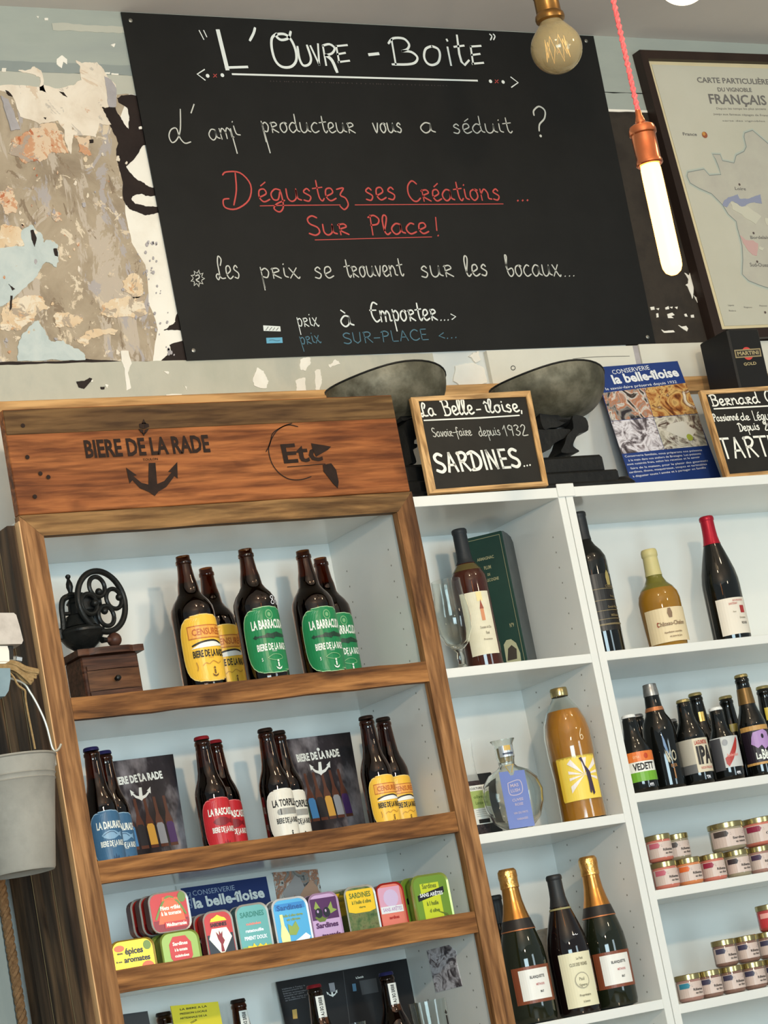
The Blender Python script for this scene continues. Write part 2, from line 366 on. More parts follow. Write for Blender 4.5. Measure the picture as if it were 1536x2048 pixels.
# ------------------------------------------------------------------ materials
WHITE = noisy('white_melamine', [(224, 226, 222), (230, 231, 227)], scale=5, rough=.20, spec=.5)
M_WALLW = noisy('white_wall_paint', [(205, 207, 203), (216, 217, 212)], scale=4, rough=.75, bump=.15)
M_CEIL = noisy('ceiling_paint', [(206, 200, 194), (214, 208, 202)], scale=2.5, rough=.85, bump=.1)
M_PLASTER = mottled('bare_old_plaster', [(132, 116, 98), (150, 134, 114), (166, 150, 128), (176, 160, 138), (154, 138, 118)], [((190, 176, 160), 8, .54, 1.6, .6), ((172, 164, 162), 12, .57, 1.3, .7), ((214, 196, 170), 15, .59, 1, 1), ((136, 118, 98), 20, .60, 1.3, .7), ((222, 206, 182), 28, .62, 1, 1), ((190, 128, 94), 18, .665, 1, 1.2)], bump=.6, pos=[.28, .4, .5, .6, .72])
M_CREAM = mottled('cream_plaster', [(212, 196, 176), (228, 215, 197), (234, 223, 207)], [((212, 190, 166), 14, .56, 1, 1), ((190, 180, 168), 24, .60, 1, 1), ((204, 154, 122), 26, .655, 1, 1)], 14)
M_PEACH = mottled('peach_plaster', [(212, 182, 146), (220, 196, 164), (222, 202, 174)], [((226, 212, 190), 20, .52, 1, 1), ((170, 154, 136), 24, .55, 1, 1), ((202, 158, 118), 34, .60, 1, 1)], 18)
M_ORANGE = mottled('orange_plaster', [(196, 142, 106), (208, 164, 130)], [((218, 194, 166), 22, .48, 1, 1), ((170, 156, 142), 26, .54, 1, 1), ((182, 104, 68), 34, .58, 1, 1)], 22)
M_PALEBLUE = mottled('pale_blue_distemper', [(176, 186, 184), (190, 199, 196), (200, 206, 201)], [((222, 214, 194), 10, .64, 1, 1), ((184, 170, 150), 20, .68, 1, 1)], 20, .85, .3)
M_LAV = noisy('lavender_grey_plaster', [(160, 154, 154), (180, 174, 176)], scale=22, detail=7, rough=.9, bump=.3)
M_WPL = noisy('white_gesso', [(226, 218, 204), (236, 230, 218), (240, 235, 224)], scale=9, rough=.8, bump=.2)
M_BLKP = noisy('black_brown_paint', [(30, 20, 18), (42, 31, 27)], scale=14, rough=.6, bump=.3)
M_BAND = noisy('blue_grey_wall_paint', [(150, 156, 150), (162, 168, 160), (154, 160, 155)], scale=3.5, rough=.6, bump=.15, stretch=(.5, 1, 2))
M_BANDD = noisy('blue_grey_wall_paint_dark', [(132, 140, 138), (144, 151, 147)], scale=5, rough=.6)
M_LOW = noisy('grey_wall_paint', [(176, 174, 158), (188, 184, 168), (168, 168, 156)], scale=6, rough=.7, bump=.3, stretch=(1, 1, .6))
M_LOWL = noisy('grey_wall_paint_light', [(176, 176, 164), (186, 185, 172)], scale=5, rough=.7)
M_BLKW = noisy('black_wall_paint', [(44, 38, 33), (56, 49, 42), (36, 32, 29)], scale=9, rough=.62, bump=.3)
W_HEAD = wood('header_pine', [(92, 52, 27), (136, 78, 40), (166, 102, 56), (124, 70, 35)], 'x', 1.0, .55, bump=.25)
W_HTOP = wood('header_weathered_edge', [(84, 60, 36), (108, 80, 48), (126, 96, 58)], 'x', 1.0, .6, bump=.3)
W_FRZ = wood('frame_pine_upright', [(90, 59, 35), (140, 98, 60), (172, 126, 82), (124, 86, 52)], 'z', 1.0, .6)
W_FRX = wood('frame_pine_rail', [(86, 54, 28), (138, 92, 50), (172, 120, 70), (116, 75, 41)], 'x', 1.0, .6)
W_FRT = wood('frame_pine_toprail', [(84, 62, 40), (122, 92, 56), (156, 118, 74), (106, 80, 50)], 'x', .9, .6)
W_PLK = wood('side_plank_dark', [(38, 29, 22), (62, 48, 36), (104, 80, 57), (52, 40, 30)], 'z', .7, .7, vary=.40)
W_RAIL = wood('wall_ledge_pine', [(196, 146, 92), (214, 168, 112), (206, 156, 100)], 'x', .7, .5, knots=False, bump=.1)
W_SIGN = wood('sign_beech', [(196, 150, 94), (212, 170, 116), (222, 182, 130)], 'x', 1.2, .5, knots=False, bump=.1)
W_SIGNZ = wood('sign_beech_upright', [(196, 150, 94), (212, 170, 116), (222, 182, 130)], 'z', 1.2, .5, knots=False, bump=.1)
M_SLATE = noisy('chalkboard_paint', [(19, 19, 18), (25, 25, 24)], scale=9, rough=.55, bump=.1)
M_SLATE2 = noisy('small_slate', [(33, 31, 28), (40, 38, 34)], scale=20, rough=.5)
CH_W = mat('chalk_white', (222, 226, 222), .9); CH_G = mat('chalk_grey', (170, 176, 172), .9); CH_P = mat('chalk_soft', (196, 196, 188), .9)
CH_R = mat('chalk_red', (190, 78, 72), .9); CH_B = mat('chalk_blue', (104, 168, 196), .9); CH_D = mat('chalk_dull_blue', (82, 118, 134), .9)
CH_N = mat('paint_marker_white', (240, 238, 228), .6); CH_F = mat('chalk_faint', (70, 62, 60), .9)
M_IRON = noisy('black_cast_iron', [(20, 20, 20), (32, 32, 30)], scale=30, rough=.42, bump=.25)
M_BURN = noisy('branded_black', [(30, 19, 14), (46, 30, 22)], scale=60, rough=.75)
M_SCREW = mat('screw_head', (150, 148, 140), .4, .8)

# ------------------------------------------------------------------ the setting
WY = .30                                             # wall plane
CZ = 3.171                                           # ceiling height
wall = struct('wall_back', MB().box(-3.2, 4.2, WY, WY + .12, 0, CZ + .1), M_WALLW)
struct('ceiling', MB().box(-3.2, 4.2, -5.2, WY + .12, CZ, CZ + .12), M_CEIL)
struct('floor', MB().box(-3.2, 4.2, -7.0, WY + .12, -.1, 0), noisy('floor_boards', [(120, 100, 80), (150, 128, 104)], scale=3, rough=.5, stretch=(1, 8, 1)))
WP = Pl((0, WY, 0))
def wpatch(name, pts, m, d1, d0=0.0, off=(0, 0), sc=3.84, amp=0, seed=1, it=3):
    mb = MB()
    for k, p in enumerate(pts if isinstance(pts, list) else [pts]): patch(mb, WP, pp(p), d0, d1, off, sc, amp, seed + k, it)
    return build(name, mb, m, wall)
A0 = (0, 0); B0 = (0, 400)
wpatch('bare_plaster', "-60,165 150,162 262,178 236,250 240,286 246,365 250,426 263,486 290,530 297,608 315,660 305,724 -60,733", M_PLASTER, .0015, 0, sc=1, amp=2)
wpatch('white_plaster', "224,176 264,176 385,726 296,726 312,660 294,608 284,530 258,486 246,426 240,365 234,286 226,240", M_WPL, .0010, 0, sc=1, amp=1.5)
# gray painted bands at the top and the foot of the old plaster
mb = MB(); rnd = random.Random(5)
def band(x0, x1, z0, z1, d, jb=.0, jt=.0, step=.02):
    n = int((x1 - x0) / step); lo = [(x0 + (x1 - x0) * i / n, z0 + rnd.uniform(-jb, jb)) for i in range(n + 1)]
    hi = [(x1 - (x1 - x0) * i / n, z1 + rnd.uniform(-jt, jt)) for i in range(n + 1)]
    return MB().prism(lo + hi, lambda a, b, dd: (a, WY - dd, b), 0, d)
build('top_paint_band', band(-3.2, 4.2, 3.028, CZ, .0022, .0015), M_BAND, wall)
build('top_paint_band', band(-3.2, 1.0, 3.028, 3.050, .0027, .001, .001), M_BANDD, wall)
build('top_paint_band', band(-3.2, .62, 2.987, 3.028, .0018, .003), M_LOWL, wall)
build('top_paint_band', band(1.6, 4.2, 2.984, 3.030, .0022, .001), M_BAND, wall)
build('paint_edge_line', band(1.60, 1.97, 2.981, 2.9865, .0032, .0008, .0008), M_WPL, wall)
build('foot_paint_band', band(-3.2, 1.14, 2.33, 2.4075, .0030, .0, .0012), M_LOW, wall)
build('pale_paint_streak', band(.38, .60, 3.122, 3.138, .0030, .002, .002, .012), M_LOWL, wall)
wpatch('black_paint_patch', ["780,825 885,830 930,920 985,995 992,900 975,830 905,785 895,755 930,735 1045,738 1150,900 1160,1110 1095,1120 1060,1180 965,1280 985,1315 1060,1390 1120,1425 1190,1440 1253,1480 1150,1510 1090,1490 1035,1500 1005,1530 1035,1568 1120,1588 1220,1588 1278,1612 1180,1646 1115,1656 1040,1626 985,1596 945,1540 940,1400 905,1260 890,1190 905,1100 860,1000 810,900",
    "1255,2538 1300,2501 1345,2471 1365,2396 1450,2396 1455,2548 1300,2536", "1300,2651 1445,2610 1480,2776 1230,2776 1310,2696"], M_BLKP, .0022, amp=2.0)
wpatch('black_paint_patch', "-100,1255 130,1245 530,1238 535,1207 600,1215 680,1225 925,1240 1180,1242 1170,1262 930,1262 130,1270 -100,1276", M_BLKP, .0026, off=B0, amp=1.2)
wpatch('cream_patch', ["575,470 630,488 740,482 800,560 870,640 885,700 890,760 830,826 775,825 810,900 850,960 760,950 730,1060 700,1050 560,1040 540,1190 500,1100 490,1000 440,930 300,960 150,900 90,740 0,700 -90,700 -90,668 140,660 300,672 330,655 450,685 560,660 620,620 610,510",
    "135,545 215,540 260,515 310,545 330,640 350,720 300,700 305,600 250,575 150,552"], M_CREAM, .0034, amp=2.2, seed=9)
wpatch('lavender_patch', ["795,590 850,620 890,700 885,825 830,825 815,720", "0,740 60,770 100,860 150,1000 80,1010 30,850"], M_LAV, .0042, amp=1.4, seed=4)
wpatch('orange_patch', ["290,980 420,950 490,1050 520,1180 400,1170 300,1250 200,1260 60,1180 120,1050 220,1010", "0,1470 60,1430 100,1480 120,1640 60,1660 20,1620", "400,1576 460,1640 475,1700 430,1710 400,1660", "560,1045 690,1050 700,1190 600,1170"], M_ORANGE, .0030, amp=6, seed=21, it=4)
wpatch('pale_blue_patch', ["-60,395 180,360 160,240 240,195 300,250 330,330 380,310 440,350 445,430 430,520 350,480 290,560 200,670 60,790 0,820 -60,830", "140,1090 210,990 290,930 350,1040 400,1090 480,1080 560,1140 650,1200 650,1232 130,1240"], M_PALEBLUE, .0034, off=B0, amp=3.5, seed=31, it=4)
wpatch('peach_patch', ["0,880 60,780 200,740 330,760 380,830 300,860 240,940 120,1010 0,1000", "940,620 1000,570 1070,600 1100,720 1020,760 940,700", "400,900 480,870 620,880 640,930 560,980 420,980", "760,830 900,760 1110,740 1130,870 1000,900 800,890", "0,200 150,220 200,340 60,390 -20,380", "560,1070 660,1010 900,1000 880,1040 700,1060 640,1130"], M_PEACH, .0030, off=B0, amp=6, seed=41, it=4)
wpatch('deep_hole', ["228,240 250,235 275,300 260,365 238,310", "405,380 430,378 440,440 415,430", "60,650 110,690 90,700", "75,740 90,740 85,830 70,860"], M_BLKP, .0050, off=B0, amp=.8, seed=3)
wpatch('deep_hole', ["680,1080 710,1078 712,1100 685,1102", "36,700 60,710 90,745 60,735", "450,710 480,715 510,752 480,738", "330,908 350,910 345,924"], M_BLKP, .0050, amp=.4, seed=3)
wpatch('plaster_drip', "920,1165 980,1165 1005,1260 975,1330 1000,1450 965,1470 950,1300 925,1240", M_WPL, .0046, off=B0, amp=1)
wpatch('wall_chip', ["1270,1500 1390,1495 1380,1550 1290,1550", "690,1385 712,1385 708,1400 690,1398", "800,1420 825,1425 815,1450", "1250,1322 1290,1325 1285,1345", "1405,1430 1430,1440 1425,1465"], M_WPL, .0046, off=B0, amp=1.2)
wpatch('wall_chip', ["0,110 40,130 70,190 60,230 0,225 -25,190", "260,60 320,50 325,80 290,130 262,125", "230,190 290,170 300,270 235,270", "430,90 470,60 500,90 440,110", "1190,100 1290,80 1360,110 1380,200 1250,240 1180,190", "1270,40 1300,20 1330,10 1345,60 1310,80", "345,130 380,120 390,180 372,250 350,240"], M_WPL, .0046, off=(512, 700), sc=3, amp=2.5, seed=12)
wpatch('wall_hole', ["580,1400 640,1395 680,1370 700,1375 690,1400 640,1455 600,1445", "765,1440 800,1438 795,1458 770,1458"], M_BLKP, .0050, off=B0, amp=.6)
wpatch('wall_chip', ["335,145 365,145 365,162 340,162", "275,130 295,130 290,145", "430,460 470,430 510,460 510,500 480,480 470,530 430,500", "845,350 880,340 870,370", "800,560 840,560 838,575 805,575", "850,568 905,570 905,582 850,580", "1060,980 1080,975 1085,995 1065,998", "10,530 45,530 40,558 5,555"], M_WPL, .0040, amp=.6)
# small scattered flakes on the bare plaster
rnd = random.Random(77)
for nm, m, n, s0, s1 in (('plaster_flakes', M_CREAM, 14, 2, 5), ('plaster_flakes', M_ORANGE, 12, 1.5, 4), ('plaster_flakes', M_LAV, 10, 2, 5), ('plaster_flakes', M_PEACH, 10, 2, 5)):
    mb = MB()
    for i in range(n):
        cu = rnd.uniform(5, 300); cv = rnd.uniform(240, 720)
        if m is M_ORANGE and rnd.random() < .5: cu = rnd.uniform(5, 120); cv = rnd.uniform(240, 460)
        lim = 225 + (cv - 180) * .18
        if cu > lim: continue
        r = rnd.uniform(s0, s1); k = 7
        poly = [(cu + r * rnd.uniform(.5, 1.2) * math.cos(2 * PI * j / k), cv + r * rnd.uniform(.6, 1.6) * math.sin(2 * PI * j / k)) for j in range(k)]
        patch(mb, WP, poly, .001, .0037, amp=.8, seed=i, it=1)
    o = build(nm, mb, m, wall); o['kind'] = 'stuff'
mb = MB()
for i in range(40):
    cv = rnd.uniform(480, 715); cu = 270 + (cv - 480) * .16 + rnd.uniform(0, 42); r = rnd.uniform(1, 3.4)
    patch(mb, WP, [(cu + r * rnd.uniform(.5, 1.2) * math.cos(2 * PI * j / 6), cv + r * 1.3 * math.sin(2 * PI * j / 6)) for j in range(6)], .001, .0032, amp=.4, seed=i, it=1)
o = build('plaster_flakes', mb, M_LAV, wall); o['kind'] = 'stuff'
# black painted field right of the big chalkboard
build('black_paint_field', band(1.66, 4.2, 2.40, 2.9815, .0018), M_BLKW, wall)
wpatch('peeled_paint', ["215,1135 245,1150 275,1170 300,1080 270,850 245,600 262,620 305,900 335,1100 340,1350 325,1490 290,1400 262,1330 230,1300 262,1285 268,1220", "340,1440 375,1470 420,1560 395,1545", "130,1850 180,1870 240,1860 265,1900 250,1935 200,1905", "-100,1910 -60,1930 60,1920 85,1945 -60,1955"], M_WPL, .0030, off=(1336, 380), sc=6.825, amp=.5)
wpatch('grey_paint_strip', "400,1200 430,1220 500,1500 570,1740 650,2040 600,2040 520,1750 440,1500", M_LOWL, .0030, off=(1336, 380), sc=6.825)
wpatch('paint_residue', ["1062,1230 1078,1228 1080,1240 1066,1242", "1085,1236 1098,1234 1096,1242", "1122,1232 1135,1226 1138,1238 1124,1240", "1140,1230 1152,1228 1150,1236", "1160,1230 1172,1228 1170,1238", "1086,1256 1094,1254 1096,1270 1088,1272", "1130,1258 1150,1252 1160,1262 1146,1266 1156,1274 1134,1274", "1198,1258 1206,1256 1212,1268 1202,1268", "1224,1262 1236,1260 1238,1272 1226,1272"], M_WPL, .0030, off=(768, 0), sc=2)
# the pine ledge on the wall
o = struct('trim_1', MB().bbox(-3.2, 4.2, .272, WY, 2.292, 2.327, .0015), W_RAIL)
# grey post and white strip at the left edge, on the wall behind the planked side
struct('trim_2', MB().bbox(-.34, -.0355, .285, WY, 0, 1.62, .002), noisy('grey_door_post', [(138, 150, 150), (152, 162, 160)], scale=4, rough=.6, stretch=(6, 6, .6)))

# ------------------------------------------------------------------ the three shelf units
def holes(mb, X, side, zs, ys=(.065, .235)):
    for z in zs:
        for y in ys:
            n = 6; r = .0021
            mb.add([(X, y + r * math.cos(2 * PI * i / n) * -side, z + r * math.sin(2 * PI * i / n)) for i in range(n)], [tuple(range(n))])
M_HOLE = mat('peg_hole_dark', (146, 146, 138), .9)
def carcass(root, x0, x1, shelves, back=.288, f0=.02, t=.0175, top=2.025):
    build('side_panel', MB().bbox(x0, x0 + t, f0, .292, 0, top, .0007), WHITE, root, world=True)
    build('side_panel', MB().bbox(x1 - t, x1, f0, .292, 0, top, .0007), WHITE, root, world=True)
    build('back_panel', MB().box(x0 + t, x1 - t, back, .292, .04, top - .018), WHITE, root, world=True)
    build('top_board', MB().bbox(x0 + t, x1 - t, f0, back, top - .0215, top - .0005, .0007), WHITE, root, world=True)
    for z in shelves: build('shelf', MB().bbox(x0 + t, x1 - t, f0 + .0005, back, z - .0185, z, .0007), WHITE, root, world=True)
    build('plinth', MB().box(x0 + t, x1 - t, .05, .066, 0, .05), WHITE, root, world=True)
    mb = MB(); zs = [.3 + .032 * k for k in range(52)]
    holes(mb, x1 - t - .0004, 1, zs); holes(mb, x0 + t + .0004, -1, zs)
    o = build('peg_holes', mb, M_HOLE, root, world=True); o['kind'] = 'stuff'
ZA = [1.676, 1.384, 1.193, .904, .55]; ZB = [1.678, 1.353, .985, .62]; ZC = [1.679, 1.389, 1.194, .969, .68]
cabA = thing('shelf_cabinet', 'shelf unit faced in old pine with a branded header board, white inside', 'shelf unit', (0, .02, 0))
carcass(cabA, .003, .809, ZA)
def wbox(name, a, m, parent, c=.003, **k): return build(name, MB().bbox(*a, c), m, parent, world=True, **k)
def wobbly(name, x0, x1, z0, z1, y0, y1, m, parent, axis, amp=.0012, seed=0, mitre=0):
    """board with slightly wavy edges; mitre cuts the ends at 45 degrees (toward the opening)"""
    r = random.Random(seed); n = 14; mb = MB(); L = []; R = []
    for i in range(n + 1):
        t = i / n; e1 = r.uniform(-amp, amp) if 0 < i < n else 0; e2 = r.uniform(-amp, amp) if 0 < i < n else 0
        if axis == 'z': L.append((x0 + e1, z0 + (z1 - z0) * t)); R.append((x1 + e2, z0 + (z1 - z0) * t))
        else: L.append((x0 + (x1 - x0) * t, z0 + e1)); R.append((x0 + (x1 - x0) * t, z1 + e2))
    if mitre == 1: R[-1] = (x1, z1 - (x1 - x0) * .92)
    if mitre == 2: L[-1] = (x0, z1 - (x1 - x0) * .92)
    if mitre == 3: L[0] = (x0 + (z1 - z0), z0); L[-1] = (x1 - (z1 - z0), z0)
    poly = (L + R[::-1]) if axis == 'x' else (R + L[::-1])
    mb.prism(poly, lambda a, b, d: (a, d, b), y0, y1)
    return build(name, mb, m, parent, world=True)
wobbly('post', 0.0, .042, 0, 2.030, 0, .019, W_FRZ, cabA, 'z', seed=1, mitre=1)
wobbly('post', .787, .829, 0, 2.030, 0, .019, W_FRZ, cabA, 'z', .002, seed=2, mitre=2)
wobbly('top_rail', .001, .828, 1.991, 2.030, -.0004, .0186, W_FRT, cabA, 'x', .0006, seed=3, mitre=3)
for i, z in enumerate(ZA[:4]): wobbly('rail', .0425, .7865, z - .022, z + .0175, .0004, .019, W_FRX, cabA, 'x', .0012, seed=4 + i)
hb = wbox('header_board', (.001, .8255, -.001, .020, 2.031, 2.228), W_HEAD, cabA, .0015)
build('header_edge', MB().bbox(.002, .8245, -.0022, .0205, 2.180, 2.2265, .001), W_HTOP, hb, world=True)
mb = MB()
for u, v in ((46, 851), (55, 914), (81, 947), (97, 954), (70, 993)): 
    a, b = Pl((0, -.0036, 0)).px(u, v); mb.disc(a, b, .0042, lambda a, b: (a, -.0036, b), 9)
build('nail_holes', mb, M_BURN, hb, world=True)
# planks nailed on the left side of the unit, with the pale joint between two of them
for i, (y0, y1, dx) in enumerate(((.0195, .068, 0), (.073, .119, .002), (.121, .160, .0), (.166, .212, .003), (.214, .262, .001))):
    build('plank', MB().bbox(-.018 - dx * .6, .0025, y0, y1, .02, 2.018 - .002 * (i % 3), .0018), W_PLK, cabA, world=True)
build('joint_strip', MB().box(-.0165, .002, .069, .0722, .02, 2.01).box(-.0165, .002, .1615, .1645, .02, 2.01), noisy('raw_joint_wood', [(150, 130, 96), (170, 150, 112)], scale=20, rough=.7), cabA, world=True)
build('lit_post_edge', MB().box(-.0022, .0001, -.0003, .019, .02, 2.02), noisy('lit_edge_wood', [(196, 150, 104), (222, 180, 132)], scale=30, rough=.6, stretch=(1, 1, .2)), cabA, world=True)  # lit left edge of the post, its brightness painted as a paler strip
cabB = thing('bookcase', 'narrow white bookcase between the pine-faced unit and the wide bookcase', 'bookcase', (.81, .02, 0))
carcass(cabB, .8100, 1.2040, ZB)
cabC = thing('bookcase', 'wide white bookcase at the right edge holding beers and small jars', 'bookcase', (1.206, .02, 0))
carcass(cabC, 1.2060, 2.0040, ZC)
wbox('joint_cap', (1.186, 1.2285, .0165, .0198, 2.004, 2.0315), WHITE, cabC, .001)

# branded lettering on the header
HP = Pl((0, -.0026, 0)); HQ = Pl((0, -.0016, 0))
mb = MB(); text_px(mb, HQ, 'BIERE DE LA RADE', (172, 915), (421, 903), 33, .032); build('lettering', mb, M_BURN, hb, world=True)
mb = MB(); text_px(mb, HQ, 'TOULON', (286, 922), (316, 920), 4.5, .01); build('lettering', mb, M_BURN, hb, world=True)
def anchor(mb, pl, cu, cv, wpx, d=.0006, tilt=0.0):
    """emblem: stock-less anchor with barbed flukes, wpx photo pixels wide"""
    sh = "-100,-10 -98,26 -72,4 -60,30 -44,44 -12,52 -12,-22 12,-22 12,52 44,44 60,30 72,4 98,26 100,-10 70,-52 58,-36 "
    P = [(-100, -34), (-86, 24), (-70, 10), (-20, 42), (-12, 40), (-16, -52), (16, -52), (14, 40), (20, 42), (72, -2), (86, 16), (100, -52), (60, -18), (58, -18), (72, -14), (30, 26)]
    L = [(-100, -40), (-60, -8), (-74, -6), (-44, 22), (-18, 30), (-12, -52), (14, -52), (16, 30), (44, 20), (74, -12), (60, -14), (98, -50), (96, 14), (84, 4), (50, 44), (18, 60), (4, 76), (-16, 60), (-52, 42), (-78, 10), (-90, 22)]
    k = wpx / 200.0; c, s_ = math.cos(tilt), math.sin(tilt)
    q = [(cu + (x * c - y * s_) * k, cv + (x * s_ + y * c) * k) for x, y in L]
    mb.add([pl.w(*pl.px(*p), d) for p in q], [tuple(range(len(q)))]); return mb
mb = anchor(MB(), HQ, 305, 953, 104, tilt=-.06); build('anchor_emblem', mb, M_BURN, hb, world=True)
mb = MB()
for pts in ("287,838 292,848 283,848", "278,848 287,845 287,858 279,856", "297,848 288,845 288,858 298,854", "277,858 287,860 286,868 281,864", "298,857 289,860 289,869 294,864", "284,866 291,865 288,872"):
    patch(mb, HP, pp(pts), 0, .0008, sc=1)
build('hop_emblem', mb, M_BURN, hb, world=True)
mb = MB(); text_px(mb, HQ, 'Etc', (568, 926), (646, 920), 36, .025); mb.ribbon([HQ.px(575, 934), HQ.px(650, 928)], .002, HQ.fn(.0006)); build('lettering', mb, M_BURN, hb, world=True)
mb = MB(); strokes(mb, HQ, ["250,460 190,450 130,480 90,540 75,600 95,680 140,740 200,775 270,778 330,760", "60,610 85,560 100,500 160,460 215,440"], 2.0, off=(512, 700), sc=3)
patch(mb, HQ, pp("400,690 450,680 480,720 495,790 490,830 460,800 430,760 405,730"), .0002, .0010, off=(512, 700), sc=3)
patch(mb, HQ, pp("330,560 450,580 430,600 360,640 340,600"), .0002, .0010, off=(512, 700), sc=3)
build('logo', mb, M_BURN, hb, world=True)

# ------------------------------------------------------------------ the big chalkboard
bo = thing('chalkboard', 'large black chalkboard with handwritten French notices fixed on the peeling wall', 'chalkboard', (1.15, .297, 2.41))
pb = MB(); tl, tr, br, bl = [at(*p, .293) for p in ((242, 24), (1187, 72), (1311, 687), (374, 721))]
tl.z = min(tl.z, CZ - .001); tr.z = min(tr.z, CZ - .001)
pb.prism([(p.x, p.z) for p in (bl, br, tr, tl)], lambda a, b, d: (a, d, b), .293, .2955)
build('panel', pb, M_SLATE, bo, world=True)
BP = Pl((0, .293, 0))
mb = MB()
for u, v in ((261, 41), (1172, 82), (387, 701), (1295, 674)): 
    a, b = BP.px(u, v); mb.lathe([(.0001, .0022), (.003, .002), (.0045, .0012), (.0048, 0)], 12)
    mb.v[-48:] = [(a + x, .2932 - z, b + y) for x, y, z in mb.v[-48:]]
build('screw', mb, M_SCREW, bo, world=True, smooth=True)
C6 = dict(off=(320, 30), sc=3.84); C7 = dict(off=(700, 30), sc=3.84)
def chand(m, *a): build('handwriting', hand(MB(), BP, *a), m, bo, world=True)
def chalk(mb, m, name='chalk_lettering'): return build(name, mb, m, bo, world=True)
mb = MB()
strokes(mb, BP, ["445,125 515,412"], 10, **C6); strokes(mb, BP, ["505,405 668,400"], 6, **C6, d=.0008)
chalk(mb, CH_W); mb = MB(); strokes(mb, BP, ["300,120 335,188", "335,120 358,168"], 2.4, **C6); chalk(mb, CH_W); mb = MB(); strokes(mb, BP, ["728,102 718,140 690,195"], 5, **C6); chalk(mb, CH_W); mb = MB()
strokes(mb, BP, ["1002,130 985,178 930,192 893,165 905,148 960,150 1005,190 1040,270 1045,350 1005,398 935,398 885,350 858,260 858,180 893,145"], 5, **C6)
strokes(mb, BP, ["1055,245 1070,335 1100,388 1145,378 1158,330 1128,235"], 4.6, **C6)
strokes(mb, BP, ["1155,240 1222,382", "1212,225 1222,382", "1250,240 1275,385", "1435,232 1352,240", "1352,240 1375,362", "1370,362 1452,352", "1362,302 1420,292"], 4.6, **C6, sm=False)
strokes(mb, BP, ["1250,236 1300,225 1340,255 1320,295 1270,310"], 4.4, **C6); strokes(mb, BP, ["1275,310 1320,350 1358,436"], 6.5, **C6)
chalk(mb, CH_W); mb = MB(); strokes(mb, BP, ["148,305 215,298"], 7, **C7); chalk(mb, CH_W); mb = MB(); strokes(mb, BP, ["295,218 330,180 410,182 452,225 440,262 400,278", "400,278 470,285 516,325 500,365 440,380 325,380", "318,190 350,378"], 4.6, **C7)
strokes(mb, BP, ["625,240 580,262 568,320 590,368 630,385 675,365 690,310 675,262 628,240"], 4.6, **C7)
strokes(mb, BP, ["748,250 775,385", "742,190 746,198", "820,158 838,300 855,360 880,385 912,350", "800,245 872,236", "1002,238 925,243", "925,243 945,375", "940,375 1022,368", "932,308 995,300"], 4.8, **C7, sm=False)
chalk(mb, CH_W); mb = MB(); strokes(mb, BP, ["1072,148 1088,165 1078,192", "1100,148 1112,165 1102,190"], 2.6, **C7)
chalk(mb, CH_W)
mb = MB()
a = BP.px(465, 148.5); b = BP.px(954, 161.5); mb.ribbon([a, b], .0052, BP.fn(.0006))
strokes(mb, BP, ["340,420 285,455 345,500"], 2.8, **C6, sm=False); strokes(mb, BP, ["1235,478 1290,520 1240,555"], 2.8, **C7, sm=False)
for (u, v), c in (((365, 468), C6), ((478, 463), C6), ((1078, 510), C7), ((1175, 515), C7)):
    q = BP.px(c['off'][0] + u / 3.84, c['off'][1] + v / 3.84); mb.disc(*q, .0044, BP.fn(.0006))
chalk(mb, CH_W, 'title_underline')
mb = MB()
for u, v in ((430, 151.5), (993, 163)): strokes(mb, BP, ["%f,%f %f,%f" % (u - 3, v - 3, u + 3, v + 3), "%f,%f %f,%f" % (u + 3, v - 3, u - 3, v + 3)], 1.6)
chalk(mb, CH_R, 'red_dots')
mb = MB(); r = random.Random(3); u = 541
while u < 897: q = BP.px(u, 162.5 + (u - 541) * .026); mb.disc(*q, .0014, BP.fn(.0006), 6); u += r.choice((4, 6, 7, 9))
o = chalk(mb, CH_F, 'dotted_line'); o['kind'] = 'stuff'
mb = MB()
strokes(mb, BP, ["155,725 155,880 130,955 92,980 68,930 85,880 125,872 150,940 190,985 235,975"], 2.4, **C6)
strokes(mb, BP, ["260,688 238,752", "540,875 592,1062", "780,830 845,1058"], 3, **C6)
chand(CH_P, 'am', (420, 281), (468, 276), 38, 2.3); chand(CH_P, 'i', (470, 274), (481, 272), 38, 2.3)
chand(CH_P, 'producteur', (523, 265), (712, 266), 36, 2.4); chand(CH_P, 'vous', (748, 266), (806, 265), 34, 2.6); chand(CH_P, 'a', (842, 266), (871, 266), 36, 2.6)
chand(CH_P, 'séduit', (906, 267), (1025, 266), 33, 2.3)
strokes(mb, BP, ["1412,770 1410,735 1450,703 1495,735 1492,795 1455,840 1452,890"], 3.2, **C7); mb.disc(*BP.px(1081, 272), .0034, BP.fn(.0006))
chalk(mb, CH_P)
mb = MB()
strokes(mb, BP, ["940,690 945,760 935,820", "890,700 905,688 960,692 1002,740 995,800 945,836 900,830 893,800 915,795"], 3.0, sc=2)
chand(CH_R, 'égustez', (518, 404), (699, 401), 45, 3.0); chand(CH_R, 'ses', (731, 401), (795, 399), 44, 3.0)
chand(CH_R, 'Créations', (818, 403), (1003, 400), 40, 3.0); chand(CH_R, '...', (1033, 402), (1060, 401), 30, 3.4)
chand(CH_R, 'Sur', (617, 471), (700, 469), 38, 3.2); chand(CH_R, 'Place', (741, 470), (858, 467), 38, 3.2); chand(CH_R, '!', (870, 472), (884, 472), 36, 3)
strokes(mb, BP, ["520,412 560,411 680,410", "710,410 1006,408", "630,480 863,474"], 2.0, sm=False)
chalk(mb, CH_R)
mb = MB()
n = 9
